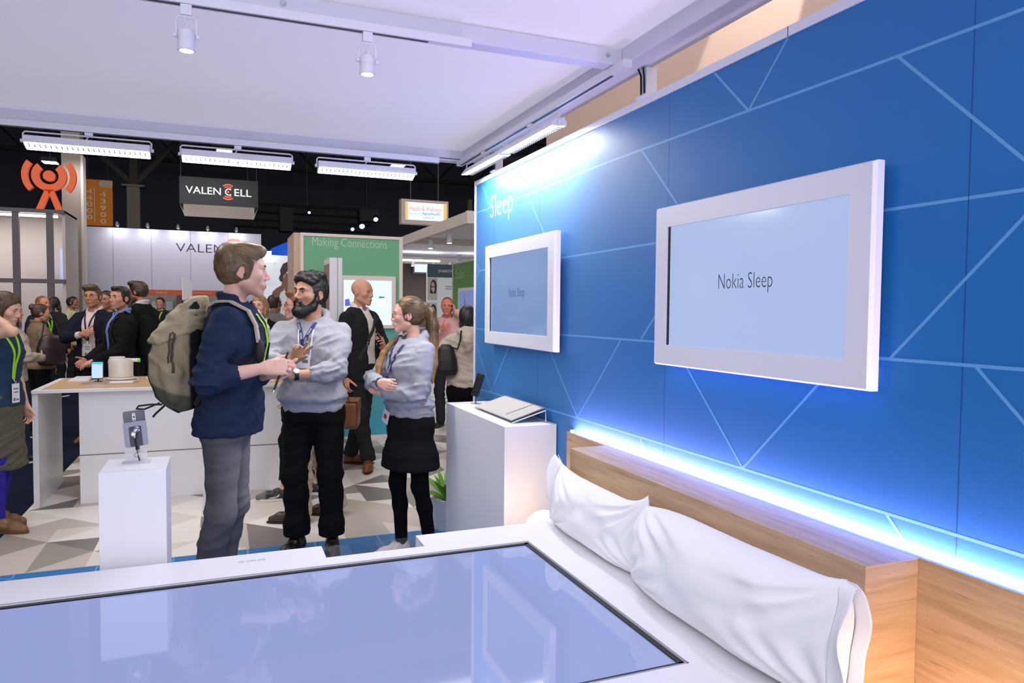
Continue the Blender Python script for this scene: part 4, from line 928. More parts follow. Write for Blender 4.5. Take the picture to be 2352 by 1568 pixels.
mb = MB(); mb.lathe([(0.95, 2.60), (0.93, 2.66), (0.80, 2.78), (0.55, 2.90), (0.25, 2.96), (0.001, 2.97)], (1.78, 15.4, 0), 36); mb.build('dome', M('canopy_blue', rgb(20, 70, 170), rough=0.5, emit=(0.01, 0.07, 0.5, 1), emit_s=0.5), t, smooth=True)
mb = MB()
for a in range(4): mb.cyl((1.78+0.85*math.cos(a*1.57+0.7), 15.4+0.85*math.sin(a*1.57+0.7), 0), (1.78+0.85*math.cos(a*1.57+0.7), 15.4+0.85*math.sin(a*1.57+0.7), 2.62), 0.03, n=8)
mb.build('pole', DGREY, t)

# ------------------------------------------------------------------ hanging screen and the next booth's canopy on the right
t = thing('hanging_screen', 'hanging framed screen reading Health & Wellness above the right canopy', 'screen', (3.67, 13.65, 3.2))
mb = MB(); mb.box(3.20, 4.13, 13.6, 13.8, 3.205, 3.67); mb.build('frame', M('screen_frame', rgb(160, 146, 138), rough=0.6), t)
mb = MB(); mb.box(3.28, 4.09, 13.592, 13.6, 3.28, 3.615); p = mb.build('panel', M('hung_screen', rgb(120, 130, 140), emit=(0.58, 0.66, 0.80, 1), emit_s=0.95), t)
mb = MB(); mb.box(3.28, 3.325, 13.589, 13.592, 3.285, 3.61); mb.box(4.03, 4.085, 13.589, 13.592, 3.285, 3.61); mb.build('orange_band', M('band_orange', rgb(230, 140, 70), emit=(0.8, 0.32, 0.07, 1), emit_s=0.7), p)
mb = MB(); mb.text('Health & Wellness', (3.36, 13.589, 3.455), (1, 0, 0), (0, 0, 1), 0.62, 0.085, weight=0.0); mb.build('lettering', M('rust_ink', rgb(190, 120, 110), emit=(0.45, 0.16, 0.12, 1), emit_s=0.6), p)
mb = MB(); mb.text('presented by', (3.36, 13.589, 3.385), (1, 0, 0), (0, 0, 1), 0.2, 0.025); mb.text('digitalhealth', (3.60, 13.589, 3.37), (1, 0, 0), (0, 0, 1), 0.36, 0.07, weight=0.004); mb.text('summit', (3.62, 13.589, 3.32), (1, 0, 0), (0, 0, 1), 0.22, 0.03); mb.build('lettering', M('blue_ink', rgb(60, 110, 170), emit=(0.04, 0.16, 0.42, 1), emit_s=0.6), p)
mb = MB()
for x in (3.4, 3.95): mb.tube([(x, 13.7, 3.67), (x, 13.7, 13)], 0.012, 5)
mb.build('hanging_cable', DGREY, t)
t = thing('second_canopy', 'white canopy frame of the next booth at right, seen from below', 'canopy', (4.2, 11, 2.5))
mb = MB(); mb.box(2.60, 7.0, 7.75, 14.5, 2.64, 2.67); mb.build('canopy_cloth', CANV, t)
mb = MB(); mb.box(2.56, 2.62, 7.7, 14.5, 2.54, 2.67); mb.box(2.553, 7.0, 7.69, 7.75, 2.535, 2.675); mb.box(2.553, 7.0, 14.45, 14.52, 2.50, 2.675); mb.box(2.6, 7.0, 10.5, 10.6, 2.55, 2.64); mb.build('edge_beam', M('beam_warm', rgb(206, 194, 188), rough=0.5), t)
for k, (cx, cy) in enumerate(((3.0, 13.2), (4.3, 13.0))):
    mb = MB(); mb.box(cx-0.05, cx+0.85, cy, cy+0.07, 2.47, 2.50); mb.build('lamp_bar', LAMP, t)
    sun_area('canopy_lamp_light', (cx+0.4, cy, 2.44), (cx+0.4, cy, 0), 0.9, 0.1, 26, (1, 0.95, 0.9))
for k, (x, y) in enumerate(((2.72, 8.9), (2.72, 9.8), (3.5, 13.9), (4.0, 14.2), (4.35, 14.2), (3.9, 12.2))):
    mb = MB(); mb.cyl((x, y, 2.42), (x, y, 2.54), 0.035, n=12); s = mb.build('lamp_head', WMETAL, t, smooth=True)
    mb = MB(); mb.cyl((x, y, 2.417), (x, y, 2.42), 0.030, n=12); mb.build('lamp_face', LAMP, s)
for k, (x, y) in enumerate(((6.9, 7.8), (2.64, 14.4))):
    mb = MB(); mb.box(x-0.02, x+0.03, y-0.02, y+0.03, 0, 2.55); mb.build('leg' , MATS['beam_warm'], t)
mb = MB(); mb.box(2.58, 2.62, 7.72, 7.76, 2.67, 2.80); mb.build('finial', BLACK, t)
t = thing('scales_wall', 'bright green wall reading Scales at the right, beside the blue wall edge', 'wall', (3.3, 10, 0))
mb = MB(); mb.box(3.27, 3.37, 9.0, 10.5, 0, 2.255); mb.build('graphic_panel', M('lime_graphic', rgb(96, 160, 50), rough=0.5), t)
mb = MB(); mb.box(3.262, 3.378, 9.0, 10.52, 2.255, 2.285); mb.box(3.262, 3.378, 10.5, 10.53, 0, 2.285); mb.build('frame', FRAMEW, t)
mb = MB(); mb.text('Scales', (3.269, 10.36, 2.03), (0, -1, 0), (0, 0, 1), 0.38, 0.13, weight=-0.01); mb.build('lettering', M('lime_ink', rgb(200, 224, 170), rough=0.5), t)
mb = MB(); mb.box(3.2685, 3.27, 9.0, 10.5, 2.05, 2.056); mb.box(3.2685, 3.27, 9.0, 10.5, 1.70, 1.706); mb.build('printed_line', M('lime_line', rgb(140, 190, 90), rough=0.5), t)
t = thing('scales_screen', 'white-framed screen on the bright green Scales wall', 'screen', (3.25, 9.7, 1.2))
mb = MB(); mb.box(3.22, 3.269, 9.25, 10.10, 1.28, 1.885); mb.build('frame', FRAMEW, t)
mb = MB(); mb.box(3.212, 3.221, 9.3, 10.04, 1.33, 1.84); p = mb.build('panel', M('slate_screen', rgb(70, 80, 120), emit=(0.10, 0.13, 0.26, 1), emit_s=1.0), t)
mb = MB(); mb.prism([(-0.02, 0), (0.05, 0), (0.03, 0.3), (-0.03, 0.45)], (3.212, 9.75, 1.35), (0, -1, 0), (0, 0, 1), (-1, 0, 0), 0.001); mb.build('leg_picture', M('picture_mauve', rgb(90, 60, 90), emit=(0.10, 0.05, 0.12, 1), emit_s=0.8), p)
t = thing('watch_poster', 'poster panel reading SMARTWATCH with pictures of a woman wearing glasses', 'poster', (3.7, 12.7, 0))
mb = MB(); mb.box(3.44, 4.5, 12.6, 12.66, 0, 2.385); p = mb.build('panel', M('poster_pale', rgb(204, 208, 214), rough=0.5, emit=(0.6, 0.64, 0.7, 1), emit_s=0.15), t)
mb = MB(); mb.box(3.44, 4.5, 12.597, 12.6, 2.15, 2.385); mb.build('header', M('slate_header', rgb(72, 96, 106), rough=0.5), p)
mb = MB(); mb.text('SMARTWATCH', (3.64, 12.596, 2.24), (1, 0, 0), (0, 0, 1), 0.48, 0.05, weight=0.015); mb.build('lettering', M('header_white', rgb(228, 230, 232), rough=0.5), p)
for k, z0 in enumerate((1.74, 1.30)):
    mb = MB(); mb.box(3.44, 3.625, 12.598, 12.6, z0, z0+0.40); ph = mb.build('photo', M('photo_ground', rgb(206, 204, 200), rough=0.6), p)
    mb = MB(); flat(mb, [(3.49+0.0, z0+0.12), (3.50, z0+0.30), (3.54, z0+0.37), (3.59, z0+0.35), (3.615, z0+0.26), (3.60, z0+0.12)], 12.5978); mb.build('hair_print', MATS['print_hair'], ph)
    mb = MB(); flat(mb, [(3.51, z0+0.2), (3.515, z0+0.30), (3.55, z0+0.33), (3.575, z0+0.28), (3.575, z0+0.17), (3.55, z0+0.13)], 12.5955); mb.build('face_print', M('print_face', rgb(216, 196, 180), rough=0.6), ph)
    mb = MB(); flat(mb, [(3.512, z0+0.245), (3.57, z0+0.255), (3.57, z0+0.235), (3.512, z0+0.225)], 12.5935); mb.build('glasses_print', MATS['print_hair'], ph)
mb = MB()
for z in (1.98, 1.94, 1.71): mb.box(3.78, 3.93, 12.597, 12.6, z, z+0.015)
mb.build('text_line', M('text_grey', rgb(150, 154, 160), rough=0.6), p)
t = thing('grey_hall_wall', 'dark taupe stand wall under the right canopy', 'wall', (4.5, 15, 0))
mb = MB(); mb.box(3.1, 9.0, 14.7, 14.9, 0, 2.9); mb.build('wall_panel', DARKB, t)
t = thing('small_screen', 'small lit screen on the taupe wall under the right canopy', 'screen', (3.95, 14.6, 2.3))
mb = MB(); mb.box(3.68, 4.22, 14.62, 14.7, 2.30, 2.62); mb.build('frame', M('screen_frame_dark', rgb(70, 66, 74), rough=0.5), t)
mb = MB(); mb.box(3.72, 4.18, 14.612, 14.622, 2.34, 2.585); mb.build('panel', MATS['hung_screen'], t)

# ------------------------------------------------------------------ stage truss with blue lamps
t = thing('stage_truss', 'dark stage lighting truss hung over the far booths', 'truss', (2.8, 24, 4))
mb = MB()
for (y, z) in ((24, 4.85), (24.4, 4.85), (24, 4.60), (24.4, 4.60), (24, 4.12), (24.4, 4.12), (24, 4.35), (24.4, 4.35)):
    mb.tube([(0.4, y, z), (4.7, y, z)], 0.03, 6)
for i in range(22):
    x = 0.4+i*0.2
    mb.tube([(x, 24, 4.85), (x+0.1, 24, 4.60), (x+0.2, 24, 4.85)], 0.014, 5); mb.tube([(x, 24, 4.35), (x+0.1, 24, 4.12), (x+0.2, 24, 4.35)], 0.014, 5)
mb.box(1.75, 2.15, 23.9, 24.4, 4.0, 4.75); mb.box(4.25, 4.85, 23.9, 24.4, 4.45, 4.85)
mb.build('frame', M('truss_black', rgb(16, 15, 18), rough=0.7), t)
mb = MB()
for x in (0.8, 2.6, 4.5): mb.tube([(x, 24.2, 4.85), (x, 24.2, 13)], 0.02, 5)
mb.build('hanging_cable', BLACK, t)
for k, (x, z, r, st) in enumerate(((2.64, 4.62, 0.045, 3.0), (4.31, 4.27, 0.085, 7.0), (4.0, 4.16, 0.06, 3.0), (4.76, 4.52, 0.075, 3.5))):
    mb = MB(); mb.cyl((x, 24.05, z+0.16), (x, 23.86, z), r*1.3, r*1.15, n=14); s = mb.build('stage_lamp', MATS['truss_black'], t, smooth=True)
    mb = MB(); mb.cyl((x, 23.856, z-0.004), (x, 23.85, z-0.008), r, n=16); mb.build('lamp_face', M('blue_lamp_%d' % k, rgb(160, 190, 255), emit=(0.30, 0.45, 1.0, 1), emit_s=st, vary=0), s)
# high-bay lamps seen under the canopy edge
for k, (x, z, w) in enumerate(((-5.54, 6.64, 0.5), (0.18, 7.55, 0.6), (6.9, 7.55, 0.6))):
    t = thing('high_bay_lamp' if k == 0 else 'high_bay_lamp.%03d' % k, ('bright high-bay hall lamp above the orange figure sign', 'bright high-bay hall lamp above the middle linear lamp', 'bright high-bay hall lamp above the right-hand linear lamp')[k], 'lamp', (x, 30, z), group='high-bay hall lamps')
    mb = MB(); mb.box(x-w/2, x+w/2, 29.75, 30.25, z, z+0.14); mb.build('housing', DGREY, t)
    mb = MB(); mb.box(x-w/2+0.03, x+w/2-0.03, 29.78, 30.22, z-0.02, z); mb.build('lamp_face', LAMP, t)
    mb = MB(); mb.tube([(x, 30, z+0.14), (x, 30, 13)], 0.03, 6); mb.build('hanging_rod', DGREY, t)

# ------------------------------------------------------------------ potted plant behind the tall plinth
t = thing('potted_plant', 'green leafy potted plant half hidden behind the tall white plinth', 'plant', (1.5, 4.95, 0))
mb = MB(); mb.lathe([(0.001, 0.0), (0.09, 0.0), (0.12, 0.20), (0.125, 0.22), (0.11, 0.22), (0.105, 0.19), (0.001, 0.19)], (1.5, 4.95, 0), 28); mb.build('pot', WHITE, t, smooth=True)
mb = MB(); r = random.Random(5)
for k in range(34):
    az = r.uniform(0, 6.28); el = r.uniform(0.5, 1.2); ln = r.uniform(0.22, 0.42); base = Vector((1.5, 4.95, 0.19))
    d = Vector((math.cos(az), math.sin(az), 0)); pts = []
    for i in range(7):
        s = i/6; pts.append(base+d*ln*s*math.cos(el)+Vector((0, 0, ln*(s*math.sin(el)-0.35*s*s))))
    w = [0.006, 0.022, 0.034, 0.036, 0.030, 0.018, 0.002]
    mb.ribbon(pts, Vector((-d.y, d.x, 0)), w, 0.0006)
mb.build('foliage', M('leaf_green', rgb(96, 150, 56), rough=0.45, vary=0.3, scale=9), t)
from mathutils.bvhtree import BVHTree
# ================================================================== people: signed-distance modelling, meshed with surface nets
def smin(a, b, k):
    if k <= 0: return np.minimum(a, b)
    h = np.maximum(k-np.abs(a-b), 0.0)/k
    return np.minimum(a, b)-h*h*k*0.25
class Fld:
    """list of primitives joined smoothly; op 'u' joins, 's' cuts away, 'i' keeps the inside"""
    def __init__(self): self.ops = []
    def cap(self, a, b, ra, rb=None, k=0.02, op='u'):
        rb = ra if rb is None else rb
        self.ops.append(('cap', np.array(a, float), np.array(b, float), ra, rb, k, op)); return self
    def path(self, pts, rs, k=0.02, op='u'):
        for i in range(len(pts)-1):
            self.cap(pts[i], pts[i+1], rs[i] if hasattr(rs, '__len__') else rs, rs[i+1] if hasattr(rs, '__len__') else rs, k, op)
        return self
    def ell(self, c, r, k=0.02, op='u', R=None):
        r = np.array(r if hasattr(r, '__len__') else (r, r, r), float)
        self.ops.append(('ell', np.array(c, float), r, None if R is None else np.array(R, float), None, k, op)); return self
    def loft(self, z, rx, ry, cx=None, cy=None, p=2.0, k=0.02, op='u'):
        z = np.array(z, float); z0 = np.zeros_like(z)
        self.ops.append(('loft', z, np.array(rx, float), np.array(ry, float), (z0 if cx is None else np.array(cx, float), z0 if cy is None else np.array(cy, float), p), k, op)); return self
    def plane(self, p, n, k=0.0, op='s'):
        """cut away what lies on the n side"""
        n = np.array(n, float); self.ops.append(('plane', np.array(p, float), n/np.linalg.norm(n), None, None, k, op)); return self
    def slab(self, c, half, R=None, r=0.005, k=0.005, op='u'):
        self.ops.append(('slab', np.array(c, float), np.array(half, float), None if R is None else np.array(R, float), r, k, op)); return self
    def merge(self, o): self.ops += o.ops; return self
    @staticmethod
    def prim(q, x, y, z):
        t = q[0]
        if t == 'cap':
            a, b, ra, rb = q[1:5]; ba = b-a; L = float(ba @ ba)+1e-12
            px, py, pz = x-a[0], y-a[1], z-a[2]
            h = np.clip((px*ba[0]+py*ba[1]+pz*ba[2])/L, 0, 1)
            return np.sqrt((px-h*ba[0])**2+(py-h*ba[1])**2+(pz-h*ba[2])**2)-(ra+(rb-ra)*h)
        if t in ('ell', 'slab'):
            c, r, R = q[1], q[2], q[3]; px, py, pz = x-c[0], y-c[1], z-c[2]
            if R is not None:
                px, py, pz = (R[0, 0]*px+R[1, 0]*py+R[2, 0]*pz, R[0, 1]*px+R[1, 1]*py+R[2, 1]*pz, R[0, 2]*px+R[1, 2]*py+R[2, 2]*pz)
            if t == 'slab':
                rr = q[4]; ax, ay, az = np.abs(px)-r[0]+rr, np.abs(py)-r[1]+rr, np.abs(pz)-r[2]+rr
                return np.sqrt(np.maximum(ax, 0)**2+np.maximum(ay, 0)**2+np.maximum(az, 0)**2)+np.minimum(np.maximum(np.maximum(ax, ay), az), 0)-rr
            k0 = np.sqrt((px/r[0])**2+(py/r[1])**2+(pz/r[2])**2); k1 = np.sqrt((px/r[0]**2)**2+(py/r[1]**2)**2+(pz/r[2]**2)**2)+1e-9
            return k0*(k0-1)/k1
        if t == 'loft':
            zz, rx, ry, (cx, cy, p) = q[1], q[2], q[3], q[4]
            zc = np.clip(z, zz[0], zz[-1])
            f = lambda a: np.interp(zc.ravel(), zz, a).reshape(zc.shape)
            ax, ay = np.abs(x-f(cx))/f(rx), np.abs(y-f(cy))/f(ry)
            g = (ax**p+ay**p)**(1.0/p)
            d = (g-1)*np.minimum(f(rx), f(ry))*(0.75+0.25*1)
            return np.maximum(d, np.maximum(zz[0]-z, z-zz[-1]))
        if t == 'plane':
            return (x-q[1][0])*q[2][0]+(y-q[1][1])*q[2][1]+(z-q[1][2])*q[2][2]
    @staticmethod
    def bbox(q, m):
        t = q[0]
        if t == 'cap':
            r = max(q[3], q[4])+m; return np.minimum(q[1], q[2])-r, np.maximum(q[1], q[2])+r
        if t in ('ell', 'slab'):
            r = (q[2] if q[3] is None else np.full(3, np.linalg.norm(q[2]) if t == 'slab' else q[2].max()))+m; return q[1]-r, q[1]+r
        if t == 'loft':
            cx, cy, p = q[4]; return (np.array([(cx-q[2]).min()-m, (cy-q[3]).min()-m, q[1][0]-m]), np.array([(cx+q[2]).max()+m, (cy+q[3]).max()+m, q[1][-1]+m]))
        return None
    @staticmethod
    def join(F, d, q):
        k, op = q[-2], q[-1]
        if q[0] == 'plane': return np.maximum(F, d) if op == 's' else F
        if op == 'u': return smin(F, d, k)
        if op == 's': return -smin(-F, d, k)
        return -smin(-F, -d, k)
    def grid(self, xs, ys, zs):
        F = np.full((len(xs), len(ys), len(zs)), 9.0, np.float32)
        h = max(np.diff(xs).max(), np.diff(ys).max(), np.diff(zs).max())
        for q in self.ops:
            bb = None if q[-1] == 'i' else self.bbox(q, max(q[-2], 0.0)+2.5*h+0.004)
            if bb is None: s = (slice(None),)*3
            else:
                s = tuple(slice(np.searchsorted(a, lo), np.searchsorted(a, hi)) for a, lo, hi in zip((xs, ys, zs), bb[0], bb[1]))
            X, Y, Z = xs[s[0]][:, None, None], ys[s[1]][None, :, None], zs[s[2]][None, None, :]
            if X.size == 0 or Y.size == 0 or Z.size == 0: continue
            if q[0] == 'loft':
                X, Y, Z = np.broadcast_arrays(X, Y, Z)
            F[s] = self.join(F[s], self.prim(q, X, Y, Z).astype(np.float32), q)
        return F
    def at(self, P):
        P = np.atleast_2d(np.array(P, float)); F = np.full(len(P), 9.0)
        for q in self.ops: F = self.join(F, self.prim(q, P[:, 0], P[:, 1], P[:, 2]), q)
        return F
    def bounds(self, m=0.03):
        lo, hi = np.full(3, 9.0), np.full(3, -9.0)
        for q in self.ops:
            if q[-1] != 'u': continue
            b = self.bbox(q, m)
            if b is not None: lo, hi = np.minimum(lo, b[0]), np.maximum(hi, b[1])
        return lo, hi
def axis(lo, hi, coarse, fine=()):
    """grid coordinates, finer inside the given (a, b, step) bands"""
    x = lo; out = [x]
    while x < hi:
        st = coarse
        for a, b, s in fine:
            if a-coarse <= x <= b: st = min(st, s)
        x += st; out.append(x)
    return np.array(out)
def nets(F, xs, ys, zs):
    """surface nets on a rectilinear grid -> (verts, quads)"""
    neg = F < 0
    c = [neg[i:neg.shape[0]-1+i or None, j:neg.shape[1]-1+j or None, k:neg.shape[2]-1+k or None] for i in (0, 1) for j in (0, 1) for k in (0, 1)]
    cnt = sum(a.astype(np.int8) for a in c)
    act = (cnt > 0) & (cnt < 8)
    I = np.argwhere(act)
    if len(I) == 0: return np.zeros((0, 3)), np.zeros((0, 4), int)
    idx = np.full(act.shape, -1, np.int32); idx[act] = np.arange(len(I))
    off = [(i, j, k) for i in (0, 1) for j in (0, 1) for k in (0, 1)]
    val = np.stack([F[I[:, 0]+o[0], I[:, 1]+o[1], I[:, 2]+o[2]] for o in off], 1).astype(float)
    acc = np.zeros((len(I), 3)); n = np.zeros(len(I))
    for a in range(8):
        for b in range(a+1, 8):
            d = [off[b][t]-off[a][t] for t in range(3)]
            if sum(abs(t) for t in d) != 1: continue
            va, vb = val[:, a], val[:, b]; m = (va < 0) != (vb < 0)
            t = np.where(m, va/np.where(m, va-vb, 1), 0)
            p = np.array(off[a])[None]+np.array(d)[None]*t[:, None]
            acc[m] += p[m]; n[m] += 1
    fr = acc/n[:, None]
    ax = (xs, ys, zs); V = np.zeros((len(I), 3))
    for t in range(3): V[:, t] = ax[t][I[:, t]]+fr[:, t]*(ax[t][I[:, t]+1]-ax[t][I[:, t]])
    Q = []
    for t in range(3):
        u, w = (t+1) % 3, (t+2) % 3
        sl0 = [slice(None)]*3; sl1 = [slice(None)]*3; sl0[t] = slice(0, -1); sl1[t] = slice(1, None)
        a, b = neg[tuple(sl0)], neg[tuple(sl1)]
        E = np.argwhere(a != b)
        ok = (E[:, u] > 0) & (E[:, w] > 0) & (E[:, u] < F.shape[u]-1) & (E[:, w] < F.shape[w]-1); E = E[ok]
        def cell(du, dw):
            e = E.copy(); e[:, u] -= du; e[:, w] -= dw; return idx[e[:, 0], e[:, 1], e[:, 2]]
        q = np.stack([cell(1, 1), cell(0, 1), cell(0, 0), cell(1, 0)], 1)
        flip = ~a[E[:, 0], E[:, 1], E[:, 2]]
        q[flip] = q[flip][:, ::-1]
        Q.append(q)
    Q = np.concatenate(Q); Q = Q[(Q >= 0).all(1)]
    return V, Q
def vnormals(V, Q):
    n = np.cross(V[Q[:, 2]]-V[Q[:, 0]], V[Q[:, 3]]-V[Q[:, 1]])
    N = np.zeros_like(V)
    for k in range(4): np.add.at(N, Q[:, k], n)
    return N/(np.linalg.norm(N, axis=1)[:, None]+1e-12)
_LAT = np.random.RandomState(3).rand(32, 32, 32)*2-1
def vnoise(P):
    """smooth value noise, -1..1"""
    i = np.floor(P).astype(int); f = P-i; f = f*f*(3-2*f); o = 0
    for dx in (0, 1):
        for dy in (0, 1):
            for dz in (0, 1):
                w = (f[:, 0] if dx else 1-f[:, 0])*(f[:, 1] if dy else 1-f[:, 1])*(f[:, 2] if dz else 1-f[:, 2])
                o = o+w*_LAT[(i[:, 0]+dx) % 32, (i[:, 1]+dy) % 32, (i[:, 2]+dz) % 32]
    return o
def relax(V, Q, it=1, f=0.5):
    for _ in range(it):
        A = np.zeros_like(V); n = np.zeros(len(V))
        for k in range(4):
            j = (k+1) % 4
            np.add.at(A, Q[:, k], V[Q[:, j]]); np.add.at(n, Q[:, k], 1)
            np.add.at(A, Q[:, j], V[Q[:, k]]); np.add.at(n, Q[:, j], 1)
        V = V*(1-f)+f*A/n[:, None]
    return V
def link(name, V, Q, mat, parent=None, paint=None, base=None):
    me = bpy.data.meshes.new(name)
    me.vertices.add(len(V)); me.vertices.foreach_set('co', np.ascontiguousarray(V, np.float32).ravel())
    me.loops.add(len(Q)*4); me.loops.foreach_set('vertex_index', np.ascontiguousarray(Q, np.int32).ravel())
    me.polygons.add(len(Q)); me.polygons.foreach_set('loop_start', np.arange(0, len(Q)*4, 4, dtype=np.int32))
    me.polygons.foreach_set('use_smooth', np.ones(len(Q), bool))
    me.update(calc_edges=True)
    me.materials.append(mat)
    if paint is not None:
        at = me.color_attributes.new('paint', 'FLOAT_COLOR', 'POINT')
        at.data.foreach_set('color', np.concatenate([paint, np.ones((len(V), 1))], 1).astype(np.float32).ravel())
    o = bpy.data.objects.new(name, me); COL.objects.link(o)
    if parent is not None: o.parent = parent
    return o
def solid(f, res, bands=((), (), ()), lohi=None, smooth=1):
    lo, hi = f.bounds() if lohi is None else lohi
    xs, ys, zs = (axis(lo[t], hi[t], res, bands[t]) for t in range(3))
    V, Q = nets(f.grid(xs, ys, zs), xs, ys, zs)
    if smooth and len(V): V = relax(V, Q, smooth, 0.35)
    return V, Q
SKIN = MV('skin', rough=0.5, spec=0.35, sss=0.06)
HAIRM = MV('hair', rough=0.42, spec=0.5)
CLOTH = MV('cloth', rough=0.92, spec=0.12, bump=0.10, bscale=700)
DENIM = MV('denim', rough=0.9, spec=0.12, bump=0.22, bscale=900)
LEATH = MV('leather', rough=0.38, spec=0.5)
EYEM = MV('eyeball', rough=0.12, spec=0.6)
LIME = M('lime_ribbon', rgb(150, 214, 40), rough=0.6)
NAVYR = M('navy_ribbon', rgb(26, 40, 92), rough=0.6)
BADGE = M('badge_white', rgb(226, 226, 230), rough=0.35)
def lin(c): return np.array([s2l(c[0]), s2l(c[1]), s2l(c[2])])
def Rz(a): c, s = math.cos(a), math.sin(a); return np.array([[c, -s, 0], [s, c, 0], [0, 0, 1.0]])
def Rx(a): c, s = math.cos(a), math.sin(a); return np.array([[1.0, 0, 0], [0, c, -s], [0, s, c]])
def Ry(a): c, s = math.cos(a), math.sin(a); return np.array([[c, 0, s], [0, 1.0, 0], [-s, 0, c]])
def unit(v): v = np.array(v, float); return v/(np.linalg.norm(v)+1e-12)
def ik(S, T, l1, l2, hint):
    d = T-S; L = np.linalg.norm(d); L = min(L, (l1+l2)*0.995); u = unit(d); T = S+u*L
    a = (l1*l1-l2*l2+L*L)/(2*L); h = math.sqrt(max(l1*l1-a*a, 0)); p = np.array(hint, float); p = unit(p-u*(p @ u))
    return S+u*a+p*h, T

